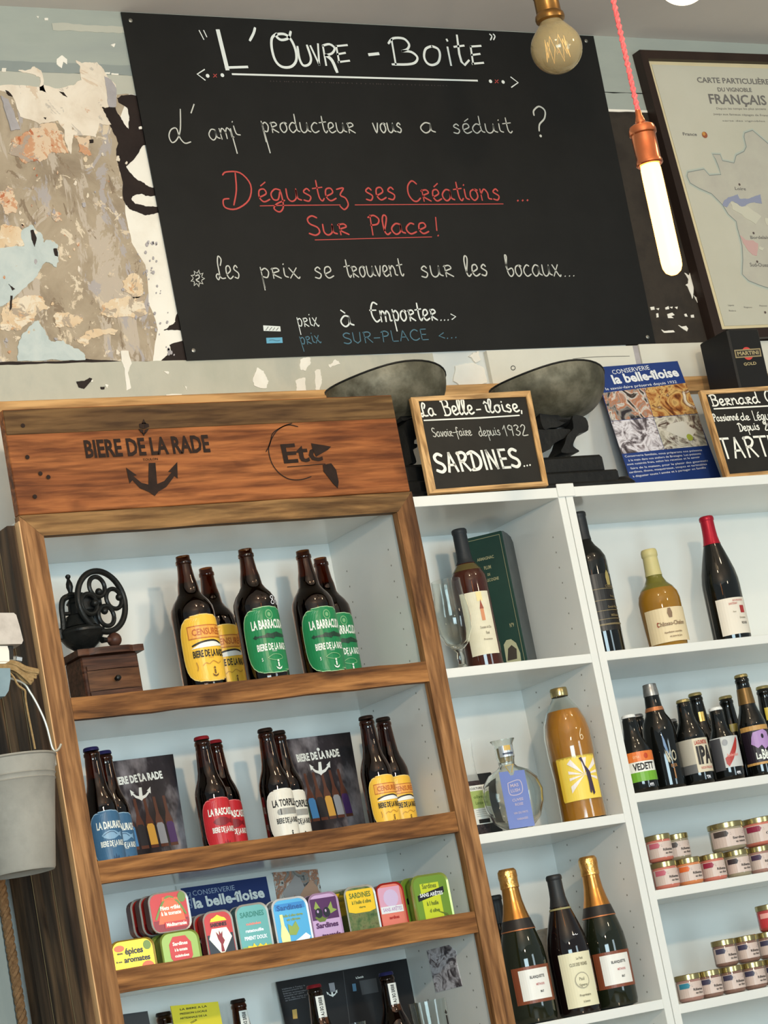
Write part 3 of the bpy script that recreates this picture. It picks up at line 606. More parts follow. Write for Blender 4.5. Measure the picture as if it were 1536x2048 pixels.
for i in range(n):
    a_ = 2 * PI * i / n; p = [(395 + 9 * math.cos(a_ - .2), 557 + 11 * math.sin(a_ - .2)), (395 + 14 * math.cos(a_), 557 + 17 * math.sin(a_)), (395 + 9 * math.cos(a_ + .3), 557 + 11 * math.sin(a_ + .3))]
    mb.ribbon([BP.px(*q) for q in p], .0022, BP.fn(.0006))
strokes(mb, BP, ["391,552 397,550 398,556 392,560 398,564"], 2.2)
chand(CH_P, '£es', (434, 560), (482, 556), 46, 2.4); chand(CH_P, 'prix', (520, 557), (600, 556), 36, 2.5); strokes(mb, BP, ["524,552 530,580"], 2.6)
chand(CH_P, 'se', (629, 557), (668, 556), 40, 2.5); chand(CH_P, 'trouvent', (692, 555), (808, 552), 38, 2.6)
chand(CH_P, 'sur', (842, 555), (909, 553), 40, 2.6); chand(CH_P, 'les', (933, 553), (978, 551), 40, 2.8); chand(CH_P, 'bocaux', (1014, 553), (1122, 552), 40, 2.6)
chand(CH_P, '...', (1128, 553), (1152, 552), 26, 2.2)
chalk(mb, CH_P)
mb = MB(); chand(CH_W, 'prix', (595, 654), (638, 652), 30, 2); chand(CH_W, 'à', (683, 654), (708, 652), 38, 3.2); chand(CH_W, '€mporter', (744, 644), (876, 640), 38, 3.2)
chand(CH_W, '...>', (880, 641), (914, 640), 26, 2.6); patch(mb, BP, pp("526,651 560,653 561,663 527,662"), .0002, .0010, sc=1); chalk(mb, CH_W)
mb = MB(); strokes(mb, BP, ["531,661 536,654", "538,661 543,655", "545,661 549,656", "552,661 556,656"], 1.2, d=.0016); chalk(mb, M_SLATE, 'box_marks')
mb = MB(); patch(mb, BP, pp("532,676 564,675 565,686 533,687"), .0002, .0010, sc=1); chalk(mb, CH_B, 'blue_box')
mb = MB(); chand(CH_D, 'prix', (601, 690), (642, 685), 26, 2); chand(CH_D, 'SUR-PLACE', (687, 688), (858, 679), 21, 2.2); chand(CH_D, '<...', (876, 679), (916, 675), 26, 2.4)
strokes(mb, BP, ["538,681 545,680 552,682 559,681"], 1.2, d=.0016); chalk(mb, CH_D)

# ------------------------------------------------------------------ things above the shelves
M_PANEL = noisy('white_panel_paint', [(212, 208, 194), (222, 218, 204)], scale=5, rough=.6)
t = thing('wall_panel', 'long cream panel fixed on the wall over the pine ledge behind the scale', 'panel', (1.4, .299, 2.33))
P = [WP.px(*p) for p in ((966, 702), (1258, 694), (1275, 772), (984, 786))]
build('face_panel', MB().prism([(P[0][0], 2.406), (P[1][0], 2.408), (P[1][0], 2.328), (P[0][0], 2.328)], lambda a, b, d: (a, d, b), .287, .2990), M_PANEL, t, world=True)
PP = Pl((0, .287, 0)); mb = MB(); strokes(mb, PP, ["950,295 1200,275 1530,268"], 1.2, off=(960, 660), sc=5.12); build('crack', mb, mat('crack_grey', (120, 116, 106), .9), t, world=True)
mb = MB(); q = [PP.px(1026 + 4.2 * math.cos(a_), 736 + 4.2 * math.sin(a_)) for a_ in [2 * PI * i / 14 for i in range(15)]]; mb.ribbon(q, .0016, PP.fn(.0006)); build('ring_mark', mb, mat('mark_black', (40, 38, 36), .9), t, world=True)
t = thing('wall_panel', 'cream panel on the wall between the brochure and the tall black box', 'panel', (2.0, .299, 2.33))
x0 = WP.px(1272, 692)[0]
build('face_panel', MB().bbox(x0, 4.1, .289, .299, 2.328, 2.412, .001), M_PANEL, t, world=True)
build('seam_strip', MB().box(x0 - .016, x0 - .001, .293, .299, 2.328, 2.410), M_LAV, t, world=True)

# framed wine map
M_FRM = noisy('dark_stained_frame', [(38, 28, 24), (54, 40, 33)], scale=14, rough=.45, stretch=(1, 1, .2))
mp_ = thing('framed_map', 'old style map of French vineyards in a dark wooden frame', 'map', (2.2, .29, 2.45))
MP = Pl((0, .270, 0)); MQ = Pl((0, .282, 0))
def ext(p, q, L): d = (Vector(q) - Vector(p)).normalized(); return (p[0] + d.x * L, p[1] + d.y * L)
TLo, BLo, TLi, BLi = MP.px(1278, 100), MP.px(1431, 680), MP.px(1295, 117.5), MP.px(1443.5, 659)
TRi, BRi = ext(TLi, MP.px(1536, 124.5), .64), ext(BLi, MP.px(1536, 655), .60)
TRo, BRo = (TRi[0] + .016, TRi[1] + .019), (BRi[0] + .016, BRi[1] - .019)
fr = lambda *P_: MB().prism(list(P_), lambda a, b, d: (a, d, b), .268, .2985)
build('frame_bar', fr(BLo, BLi, TLi, TLo), M_FRM, mp_, world=True); build('frame_bar', fr(TLo, TLi, TRi, TRo), M_FRM, mp_, world=True)
build('frame_bar', fr(BRo, BRi, BLi, BLo), M_FRM, mp_, world=True); build('frame_bar', fr(TRo, TRi, BRi, BRo), M_FRM, mp_, world=True)
M_MAPB = noisy('map_border_paper', [(206, 190, 152), (218, 204, 168)], scale=8, rough=.8)
M_MAP = noisy('map_paper', [(188, 184, 166), (198, 194, 178)], scale=3, rough=.6)
build('border', MB().prism([BLi, BRi, TRi, TLi], lambda a, b, d: (a, d, b), .283, .290), M_MAPB, mp_, world=True)
sh = MB().prism([MQ.px(1449, 652), MQ.px(1760, 641), MQ.px(1640, 141), MQ.px(1303, 129)], lambda a, b, d: (a, d, b), .2815, .2835)
sheet = build('map_sheet', sh, M_MAP, mp_, world=True)
MS = Pl((0, .2815, 0))
c3 = lambda s: [(1300 + x / 6.5, 100 + y / 6.5) for x, y in pp(s)]; c4 = lambda s: [(1336 + x / 6.825, 380 + y / 6.825) for x, y in pp(s)]
coast = c3("1740,1390 1536,1220 1430,1130 1330,1045 1230,1080 1220,1130 1250,1260 1220,1320 1120,1370 1090,1470 940,1440 910,1360 810,1355 850,1420 890,1520 920,1620 770,1630 700,1550 490,1590 480,1640 520,1730 640,1800 800,1870") + c4("740,200 820,330 930,430 945,520 980,640 1010,760 1020,950 1010,1150 1100,1240 1250,1300 1370,1340 1500,1360")
q = [MS.px(*p) for p in coast]
land = MB(); land.add([MS.w(a, b, .0004) for a, b in q + [(q[-1][0] + .06, q[-1][1] + .02), (q[-1][0] + .10, q[0][1] - .1)]], [tuple(range(len(q) + 2))])
build('land', land, noisy('map_land', [(178, 172, 160), (190, 186, 170)], scale=14, rough=.7), sheet, world=True)
mb = MB(); mb.ribbon(q, .0105, MS.fn(.0002)); build('coast_wash', mb, mat('coast_wash_blue', (178, 184, 172), .8), sheet, world=True)
mb = MB(); mb.ribbon(q, .0020, MS.fn(.0006)); build('coast_line', mb, mat('coast_line_grey', (128, 134, 130), .8), sheet, world=True)
mb = MB()
for k, s_ in enumerate(("820,100 950,60 980,120 1100,120 1260,60 1280,190 1180,170 1090,190 1010,240 930,180 870,150 800,240 740,210 760,150", "1060,280 1110,250 1145,300 1110,325 1060,310")): patch(mb, MS, c4(s_), .0004, .0010, sc=1, amp=1.2, seed=k)
build('wine_region', mb, mat('region_blue', (142, 146, 168), .8), sheet, world=True)
mb = MB(); patch(mb, MS, c4("980,620 1050,680 1160,690 1230,740 1210,900 1150,890 1080,810 1020,720"), .0004, .0010, sc=1, amp=.8); build('wine_region', mb, mat('region_pink', (196, 160, 154), .8), sheet, world=True)
mb = MB()
for k, s_ in enumerate(("850,160 920,180 1000,230 1080,220 1270,360 1190,470 1080,400 1000,330 880,270", "1240,770 1310,790 1290,830 1240,810", "1320,380 1400,400 1400,520 1340,470")): patch(mb, MS, c4(s_), .0005, .0011, sc=1, amp=1.0, seed=k + 5)
build('wine_region', mb, mat('region_pale', (198, 194, 176), .8), sheet, world=True)
mb = MB()
for p in (c3("1160,1750") + c4("1165,590 1215,980")): mb.disc(*MS.px(*p), .0032, MS.fn(.0009))
mb.disc(*MS.px(1530, 625), .0032, MS.fn(.0009)); build('town_dots', mb, mat('map_ink', (92, 78, 74), .8), sheet, world=True)
M_INK = mat('map_ink_grey', (112, 108, 104), .8)
for s_, p0, p1, cp in (('CARTE PARTICULIÈRE', (1395, 165), (1539, 169), 10), ('DU VIGNOBLE', (1436, 183), (1504, 184), 7.5), ('FRANÇAIS', (1420, 207), (1534, 210), 18), ('Loire', (1470, 380), (1492, 381), 6), ('Bordelais', (1501, 478), (1538, 478), 6), ('Sud-Ouest', (1500, 533), (1540, 534), 7), ('France', (1366, 271), (1394, 272), 6)):
    build('lettering', text_px(MB(), MS, s_, p0, p1, cp, .02), M_INK, sheet, world=True)
for s_, p0, p1, cp in (('Depuis les temps les plus anciens', (1433, 219), (1532, 220), 4), ('jusqu aux fameux cépages de France', (1427, 230), (1540, 233), 4), ('carte des vignobles', (1445, 243), (1530, 244), 3), ('Légende', (1456, 612), (1468, 612), 3), ('Régions', (1488, 616), (1504, 616), 3), ('Rivières', (1458, 623), (1472, 623), 3), ('Fleuves', (1519, 613), (1534, 613), 3)):
    build('lettering', text_px(MB(), MS, s_, p0, p1, cp, .0), M_INK, sheet, world=True)
mb = MB(); mb.disc(*MS.px(1409, 270), .0082, MS.fn(.0009), 16); build('grape_mark', mb, mat('mark_russet', (150, 84, 56), .6), sheet, world=True)
mb = MB(); mb.disc(*MS.px(1407, 268), .0048, MS.fn(.0013), 12); build('grape_mark', mb, mat('mark_gold', (196, 140, 70), .6), sheet, world=True)

# brass scale
M_ZINC = noisy('tarnished_zinc', [(66, 63, 52), (90, 87, 72), (122, 118, 102), (78, 74, 60)], scale=11, detail=8, rough=.5, metal=.25, bump=.3)
sc_ = thing('balance_scale', 'old black iron balance with two tarnished metal pans on top of the bookcase', 'scale', (1.0, .17, 2.0255))
def bowl(c, A, B, h, n=40, k=12):
    mb = MB(); vs = []; fs = []; c = Vector(c); A = Vector(A); B = Vector(B)
    for sgn, t in ((1, 0), (-1, .0022)):
        base = len(vs)
        for j in range(k + 1):
            ph = PI / 2 * j / k; ch = max(math.cos(ph), .0) ** .62; shh = math.sin(ph) ** .95
            for i in range(n):
                th = 2 * PI * i / n; e = 1 + .10 * max(0, -math.cos(th)) ** 4     # small pouring lip
                vs.append(c + (A * math.cos(th) * e + B * math.sin(th)) * (ch * (1 - t * 7)) + Vector((0, 0, -(h - t) * shh + .017 * math.sin(th) ** 2 * math.cos(ph))))
        for j in range(k):
            for i in range(n):
                a, b = base + j * n + i, base + j * n + (i + 1) % n; f = (a, b, b + n, a + n); fs.append(f if sgn > 0 else f[::-1])
    for i in range(n): fs.append((i, (k + 1) * n + i, (k + 1) * n + (i + 1) % n, (i + 1) % n))
    mb.add(vs, fs); rim = [c + A * math.cos(2 * PI * i / n) * (1 + .10 * max(0, -math.cos(2 * PI * i / n)) ** 4) + B * math.sin(2 * PI * i / n) + Vector((0, 0, .017 * math.sin(2 * PI * i / n) ** 2)) for i in range(n)]
    return mb, rim
for (u, v) in ((775, 772), (1097, 769)):
    c = at(u, v, .165); mb, rim = bowl(c, (.124, .0, .0), (.0, -.115, .0), .082)
    pn = build('pan', mb, M_ZINC, sc_, smooth=60, world=True); rm = MB().tube(rim, .0022, 6, closed=True); build('rim', rm, M_IRON, pn, world=True)
SB = Pl((0, .150, 0)); sf = lambda a, b, d: (a, d, b)
def slab(name, px, y0, y1, off=(960, 660), s=5.12):
    q = [SB.px(off[0] + x / s, off[1] + y / s) for x, y in pp(px)]; return build(name, MB().prism(smooth_pts(q, 3, True), sf, y0, y1), M_IRON, sc_, world=True, smooth=30)
slab('arm', "560,690 620,700 665,830 790,925 900,915 760,1015 660,1030 600,1040 560,900", .13, .165)
slab('column', "885,915 1015,935 1042,1060 950,1095 905,1160 890,1225 950,1280 770,1290 800,1200 830,1110 890,1040", .125, .175)
slab('beam', "-500,1010 300,1040 600,1045 870,1040 840,1115 715,1185 640,1260 400,1240 -500,1180", .132, .162)
o8 = (640, 700)
slab('pan_post', "785,350 905,350 905,480 930,640 960,660 770,660 770,500 780,470", .125, .165, o8)
slab('column', "770,640 930,620 985,780 1010,900 930,912 900,990 930,1000 930,1035 890,1055 925,1180 880,1190 850,1050 800,790 900,745 890,730 780,760", .125, .17, o8)
c = at(1113, 848, .16)
build('pan_seat', MB().lathe([(.034, .0), (.030, -.006), (.016, -.012), (.014, -.03), (.020, -.034), (.0, -.034)], 20, c), M_IRON, sc_, world=True, smooth=True)
zb = 2.0257
bx0, bx1 = at(822, 985, .14).x, at(1212, 958, .14).x
mb = MB(); mb.bbox(bx0 - .05, bx1 + .012, .07, .245, zb, zb + .022, .005); mb.bbox(bx0 - .04, bx1 - .004, .085, .23, zb + .020, zb + .048, .004); mb.bbox(bx0 - .03, bx1 - .024, .10, .215, zb + .046, zb + .086, .006)
build('base', mb, M_IRON, sc_, world=True)
build('base_foot', MB().lathe([(.030, 0), (.034, .008), (.033, .018), (.022, .030), (.0, .034)], 20, (bx1 + .006, .105, zb)), M_IRON, sc_, world=True, smooth=True)

# small framed slates
def slate(name, label, yb, yt, OUT, INN, extend=0):
    """OUT/INN: photo points TL, TR, BR, BL of the frame outside and inside"""
    BLp, BRp, TLp = at(*OUT[3], yb), at(*OUT[2], yb), at(*OUT[0], yt); 
    dz = 2.0262 - min(BLp.z, BRp.z)
    pl = Pl(BLp, (BRp - BLp).normalized() if not extend else (1, 0, 0), TLp - BLp)
    t = thing(name, label, 'sign', BLp)
    O = [pl.px(*p) for p in OUT]; I = [pl.px(*p) for p in INN]
    if extend:
        O[1] = ext(O[0], O[1], extend); O[2] = ext(O[3], O[2], extend); I[1] = ext(I[0], I[1], extend - .02); I[2] = ext(I[3], I[2], extend - .02)
    f = lambda a, b, d: pl.w(a, b, d)
    for k in range(4):
        a, b = k, (k + 1) % 4
        build('frame_bar', MB().prism([O[a], O[b], I[b], I[a]], f, -.010, .0), W_SIGN if k % 2 == 0 else W_SIGNZ, t, world=True)
    sl = build('slate', MB().prism([I[0], I[1], I[2], I[3]], f, -.008, -.003), M_SLATE2, t, world=True)
    return t, sl, Pl(pl.w(0, 0, -.003), pl.ex, pl.ez)
t, sl, P1 = slate('slate_sign', 'small wood-framed slate reading SARDINES in front of the scale', .030, .062, [(822, 794.5), (1060.5, 781), (1097, 970.5), (860, 987)], [(837, 802), (1052.5, 793), (1085.5, 962.5), (872, 978.5)])
def wr(pl, sl, lst, m=CH_N, name='handwriting'):
    for s_, p0, p1, cp, wd in lst: build(name, hand(MB(), pl, s_, p0, p1, cp, wd), m, sl, world=True)
wr(P1, sl, [('£a', (843, 834), (872, 831), 26, 3), ('Belle', (888, 831), (949, 828), 30, 3.2), ('-', (955, 829), (965, 828), 22, 3.2), ('îloise,', (972, 826), (1046, 823), 26, 3.2), ('SARDINES', (874, 945), (1044, 933), 35, 6), ('...', (1047, 933), (1063, 930), 20, 3.2)])
wr(P1, sl, [('Savoir-faire', (866, 874), (944, 871), 17, 1.7), ('depuis', (959, 873), (1002, 870), 18, 1.7), ('1932', (1009, 872), (1056, 870), 20, 1.9)], CH_P)
build('underline', strokes(MB(), P1, ["848,841 960,836 1038,831"], 3.0, sm=False), CH_N, sl, world=True)
t, sl, P2 = slate('slate_sign', 'small wood-framed slate reading TARTINES at the right edge, in front of the black box', .060, .088, [(1400.5, 781), (1536, 772), (1536, 949), (1452, 955)], [(1412, 788.5), (1536, 780.5), (1536, 941.5), (1459.5, 948)], .27)
wr(P2, sl, [('Bernard', (1424, 812), (1520, 806), 21, 3), ('C', (1533, 805), (1546, 804), 22, 3), ('TARTINES', (1445, 917), (1622, 906), 37, 5), ('Passionné', (1428, 843), (1478, 840), 14, 2), ('de', (1482, 841), (1500, 840), 14, 2), ('Légumes', (1508, 841), (1566, 838), 18, 2), ('Depuis', (1479, 863), (1520, 859), 15, 2.2), ('2013', (1530, 860), (1560, 858), 14, 2.2)])
build('underline', strokes(MB(), P2, ["1428,818 1480,815 1560,811"], 3.0, sm=False), CH_N, sl, world=True)

# brochure
M_NAVY = noisy('brochure_blue', [(36, 58, 118), (42, 66, 128)], scale=4, rough=.35)
p_bl = at(1257, 963, .19)
pl = Pl((p_bl.x, .19, 2.0258), at(1437, 949, .19) - p_bl, at(1187, 735, .262) - Vector((p_bl.x - .004, .19, 2.0258)))
t = thing('brochure', 'blue conserverie brochure with four food photos leaning behind the right pan', 'brochure', (p_bl.x, .19, 2.0258))
q = [pl.px(*p) for p in ((1257, 963), (1437, 949), (1355, 722), (1187, 735))]; q[0] = (q[0][0] + .004, .0); q[1] = (q[1][0] + .003, .0)
bs = build('sheet', MB().prism(q, lambda a, b, d: pl.w(a, b, d), -.0016, 0), M_NAVY, t, world=True)
W_ = mat('print_white', (232, 234, 236), .5)
for s_, p0, p1, cp, b_ in (('CONSERVERIE', (1226, 749), (1300, 739), 8, .0), ('la belle-îloise', (1228, 768), (1359, 752), 16, .035), ('le savoir-faire préservé depuis 1932', (1212, 781), (1354, 766), 5, 0)):
    build('lettering', text_px(MB(), pl, s_, p0, p1, cp, b_), W_, bs, world=True)
for k in range(6):
    build('lettering', text_px(MB(), pl, ['Conserverie familiale, nous préparons nos poissons', 'à la main dans nos ateliers de Bretagne. Les poissons', 'sont cuisinés frais, selon les recettes et le savoir', 'faire de la maison, pour le plaisir des gourmets', 'sardines, thons, maquereaux, soupes et tartinables', 'à déguster toute l année et à partager en famille'][k], (1250 + k * 2.2 + (k % 2) * 5, 915 + k * 8), (1404 + k * 4 - (k % 3) * 6, 902 + k * 7), 3.8, .0), W_, bs, world=True)
PH = [noisy('food_photo_dark', [(48, 44, 50), (150, 146, 140), (176, 112, 76), (210, 204, 196), (60, 50, 46)], scale=26, detail=3, rough=.4, pos=[.34, .42, .5, .58, .66], dist=1.2),
      noisy('food_photo_golden', [(96, 52, 30), (170, 110, 60), (214, 176, 110), (120, 72, 44), (226, 216, 196)], scale=26, detail=3, rough=.4, pos=[.34, .42, .5, .58, .68], dist=1.2),
      noisy('food_photo_fish', [(70, 62, 66), (120, 112, 116), (196, 190, 196), (226, 222, 228), (90, 70, 74)], scale=22, detail=3, rough=.4, pos=[.36, .43, .5, .56, .68], dist=1.6),
      noisy('food_photo_tin', [(66, 50, 46), (110, 92, 84), (180, 176, 160), (220, 216, 204), (84, 62, 54)], scale=20, detail=3, rough=.4, pos=[.36, .44, .52, .58, .68], dist=1.2)]
for k, s_ in enumerate(("1205,786 1287,776 1306,834 1222,842", "1288,776 1371,766 1396,827 1307,834", "1222,843 1306,835 1328,899 1243,908", "1307,835 1396,828 1415,891 1329,899")):
    build('photo', patch(MB(), pl, pp(s_), .0001, .0004, sc=1), PH[k], bs, world=True)
mb = MB()
for k, s_ in enumerate(("1335,850 1365,842 1392,862 1380,880 1355,872 1332,862",)): patch(mb, pl, pp(s_), .0004, .0008, sc=1, amp=1)
build('photo_fish', mb, mat('photo_white', (216, 214, 204), .5), bs, world=True)
build('photo_lime', MB().disc(*pl.px(1379, 875), .0085, pl.fn(.0011)), mat('photo_lime', (168, 178, 70), .5), bs, world=True)

# black gift box
M_BOXK = noisy('black_carton', [(27, 26, 25), (33, 32, 30)], scale=6, rough=.45)
p0 = at(1461, 690, .10); p1 = at(1520, 670, .10)
t = thing('gift_box', 'tall black bottle box with a red disc logo, behind the right-hand slate', 'box', (p0.x, .10, 2.0255))
build('box_body', MB().bbox(p0.x, p1.x, .10, .205, 2.0255, 2.381, .004), M_BOXK, t, world=True)
KP = Pl((0, .0995, 0))
build('logo_disc', MB().disc(*KP.px(1495, 707), .0150, KP.fn(.0002), 20), mat('logo_red', (206, 66, 60), .5), t, world=True)
build('logo_band', patch(MB(), KP, pp("1468,700 1520,696.5 1523,713 1471,716.5"), .0003, .0007, sc=1), mat('logo_gold', (150, 134, 98), .5), t, world=True)
build('logo_band', patch(MB(), KP, pp("1470.5,702.5 1518,699 1520,710.5 1473,714"), .0007, .0011, sc=1), mat('logo_dark', (52, 46, 38), .5), t, world=True)
build('lettering', text_px(MB(), KP, 'MARTINI', (1475, 711.5), (1517, 708.5), 7, .02, d=.0016), mat('logo_gold_text', (176, 160, 118), .5), t, world=True)
build('lettering', text_px(MB(), KP, 'GOLD', (1488, 731.5), (1513, 729), 5.5, .02, d=.0006), mat('logo_gold_text', (176, 160, 118), .5), t, world=True)

# ------------------------------------------------------------------ pendant bulbs
M_BRASS = noisy('aged_brass', [(120, 88, 48), (158, 122, 72)], scale=20, rough=.32, metal=.9)
M_COPPER = noisy('polished_copper', [(196, 110, 72), (222, 138, 96)], scale=20, rough=.22, metal=1.0)
M_AMBG = mat('amber_bulb_glass', (214, 200, 160), .04, trans=.72, ior=1.35)
M_CORD = noisy('red_fabric_cord', [(214, 84, 88), (232, 112, 112)], scale=200, rough=.8)
def emitter(name, col, s):
    m = mat(name, col, .4); b = m.node_tree.nodes['Principled BSDF']; b.inputs['Emission Color'].default_value = srgb(col); b.inputs['Emission Strength'].default_value = s; return m
def sphere(mb, c, r, n=24, k=14): return mb.lathe([(r * math.sin(PI * i / k), -r * math.cos(PI * i / k)) for i in range(k + 1)], n, c, cap=False)
c = CAM + ray(1113, 97) * 4.66
t = thing('pendant_bulb', 'unlit round amber glass bulb in an aged brass socket below the ceiling', 'light bulb', c)
def globe_prof(R, th=0): 
    p = [(0, -R)] + [(R * math.sin(PI * i / 24), -R * math.cos(PI * i / 24)) for i in range(1, 18)]
    return p + [(R * .60, R * .86), (R * .47, R * 1.02), (R * .38, R * 1.2), (R * .36, R * 1.36)]
R_ = .0475; out = globe_prof(R_); inn = [(max(0, a - .0012), b + (.0012 if b < 0 else -.0004)) for a, b in out][::-1]
build('glass_globe', MB().lathe(out + inn, 40, cap=False), M_AMBG, t, smooth=60)
build('glass_stem', MB().lathe([(.010, .05), (.007, .03), (.004, .012), (.0075, .006), (0, .004)], 16), mat('stem_glass', (240, 226, 196), .05, trans=1.0, ior=1.2), t, smooth=True)
mb = MB()
for i in range(7):
    a0, a1 = 2 * PI * i / 7, 2 * PI * (i + .5) / 7
    mb.tube([(.018 * math.cos(a0), .018 * math.sin(a0), .020), (.022 * math.cos(a1), .022 * math.sin(a1), -.020), (.018 * math.cos(a0 + .9), .018 * math.sin(a0 + .9), .020)], .0005, 5)
build('filament', mb, emitter('filament_glow', (255, 214, 150), 1.5), t)
build('socket', MB().lathe([(.0215, .052), (.0265, .055), (.0275, .060), (.0265, .066), (.023, .070), (.0225, .10), (.024, .103), (.0225, .106), (.0222, .14), (.012, .152), (.0, .154)], 28), M_BRASS, t, smooth=True)
build('flex', MB().tube([(0, 0, .15), (0, 0, CZ - c.z)], .0032, 8), mat('dark_flex', (60, 48, 40), .7), t)
# lit tubular bulb on a twisted red cord
top_ = CAM + ray(1278, 232) * 3.9
t = thing('pendant_bulb', 'lit tubular filament bulb hanging on a twisted red fabric cord', 'light bulb', top_)
for ph in (0, PI):
    L_ = CZ - top_.z; n = 150; pts = [(.0024 * math.cos(ph + 2 * PI * i / n * L_ / .021), .0024 * math.sin(ph + 2 * PI * i / n * L_ / .021), .004 + (L_ - .004) * i / n) for i in range(n + 1)]
    build('cord_strand', MB().tube(pts, .0026, 7), M_CORD, t, smooth=True)
build('cord_cap', MB().lathe([(.0035, .010), (.005, .007), (.0055, 0), (.0075, -.006), (.0085, -.010), (.008, -.014), (.012, -.017)], 20), M_COPPER, t, smooth=True)
build('socket', MB().lathe([(.0, -.012), (.013, -.014), (.0195, -.018), (.0215, -.024), (.0212, -.030), (.0190, -.032), (.0190, -.072), (.0205, -.074), (.0208, -.079), (.0190, -.081), (.0, -.081)], 28), M_COPPER, t, smooth=True)
TE = emitter('hot_filament_glass', (255, 150, 66), 14.0)
build('glass_tube', MB().lathe([(.0145, -.080), (.0155, -.088), (.0158, -.105), (.0158, -.236), (.0150, -.245), (.012, -.252), (.006, -.2565), (0, -.258)], 28, cap=False), TE, t, smooth=60)
# a second lit globe at the very top of the picture
c = CAM + ray(1365, -43) * 4.4
t = thing('pendant_bulb', 'glowing round bulb just under the ceiling, mostly above the picture edge', 'light bulb', c)
build('glass_globe', MB().lathe(globe_prof(.046), 36, cap=False), emitter('lit_globe', (255, 226, 178), 5.0), t, smooth=60)
build('socket', MB().lathe([(.0215, .052), (.0265, .055), (.0275, .060), (.0265, .066), (.023, .070), (.0225, .10), (.012, .115), (.0, .117)], 28), M_BRASS, t, smooth=True)
build('flex', MB().tube([(0, 0, .115), (0, 0, CZ - c.z)], .0032, 8), mat('dark_flex', (60, 48, 40), .7), t)

# ------------------------------------------------------------------ bottle kit
G_BRN = mat('brown_glass', (122, 68, 30), .03, trans=1.0, ior=1.5)
L_BRN = mat('dark_beer', (22, 10, 6), .12, spec=.6)
G_BLK = mat('near_black_glass', (14, 15, 13), .04, spec=.7)
G_GRN = mat('dark_green_glass', (26, 30, 18), .04, spec=.7)
G_CLR = mat('clear_glass', (244, 248, 246), .02, trans=1.0, ior=1.4)
GOLD = noisy('gold_foil', [(206, 140, 66), (232, 176, 100), (190, 122, 54)], scale=60, rough=.28, metal=.9, bump=.6, bscale=90)
GOLDC = mat('gold_metal', (178, 160, 112), .25, .9); SILV = mat('tin_silver', (224, 224, 218), .25, .55)
C_DRK = mat('cap_dark_brown', (38, 26, 22), .35, .3)
K = lambda n, c, r=.35, **k: mat(n, c, r, **k)
INK = K('ink_black', (34, 28, 26), .5); WHT = K('print_bright_white', (238, 238, 232), .45)
def cylf(r):
    f = lambda a, z, d: ((r + d) * math.sin(a), -(r + d) * math.cos(a), z)
    f.curved = True; return f
def clipx(P, x, keep_right):
    out = []
    for i in range(len(P)):
        a, b = P[i], P[(i + 1) % len(P)]; ia = (a[0] >= x) == keep_right or a[0] == x; ib = (b[0] >= x) == keep_right or b[0] == x
        if ia: out.append(a)
        if ia != ib and a[0] != b[0]: t = (x - a[0]) / (b[0] - a[0]); out.append((x, a[1] + (b[1] - a[1]) * t))
    return out
def strips(P, step=.14):
    x0, x1 = min(p[0] for p in P), max(p[0] for p in P); n = max(1, int(math.ceil((x1 - x0) / step))); R_ = []
    for i in range(n):
        Q = clipx(P, x0 + (x1 - x0) * i / n, True) if i else P
        if i < n - 1 and Q: Q = clipx(Q, x0 + (x1 - x0) * (i + 1) / n, False)
        if len(Q) >= 3: R_.append(Q)
    return R_
def flatf(pl): return lambda a, z, d: tuple(pl.w(a, z, d))
def decals(parent, f, items, world=False, d0=.0003, ds=.00012):
    """printed shapes on a surface: r rect, e ellipse, p polygon, l line, t text; each its own part, thinly layered"""
    if getattr(f, 'curved', 0): d0 = max(d0, .0008); ds = .00018
    d = d0
    for it in items:
        k = it[0]; mb = MB(); nm = 'print'; g = lambda a, z: f(a, z, d)
        if k == 'r':
            _, x0, z0, x1, z1, m = it; n = 10; mb.add([g(x0 + (x1 - x0) * i / n, z) for i in range(n + 1) for z in (z0, z1)], [(2 * i, 2 * i + 2, 2 * i + 3, 2 * i + 1) for i in range(n)])
        elif k == 'e':
            _, cx, cz, rx, rz, m = it; n = 16
            if getattr(f, 'curved', 0):
                for Q in strips([(cx + rx * math.cos(2 * PI * i / n), cz + rz * math.sin(2 * PI * i / n)) for i in range(n)]): mb.add([g(*p) for p in Q], [tuple(range(len(Q)))])
            else: mb.add([g(cx, cz)] + [g(cx + rx * math.cos(2 * PI * i / n), cz + rz * math.sin(2 * PI * i / n)) for i in range(n)], [(0, 1 + i, 1 + (i + 1) % n) for i in range(n)])
        elif k == 'p':
            _, P, m = it
            for Q in (strips(P) if getattr(f, 'curved', 0) else [P]): mb.add([g(*p) for p in Q], [tuple(range(len(Q)))])
        elif k == 'l':
            _, P, wd, asp, m = it; q = smooth_pts(P, 4) if len(P) > 2 else P
            mb.ribbon([(a * asp, z) for a, z in q], wd, lambda a, z: g(a / asp, z))
        elif k == 't':
            _, s_, x0, x1, z, cap, m = it[:7]; text2(mb, s_, x0, x1, z, cap, g, it[7] if len(it) > 7 else .02); nm = 'lettering'
        build(nm, mb, m, parent, world=world); d += ds
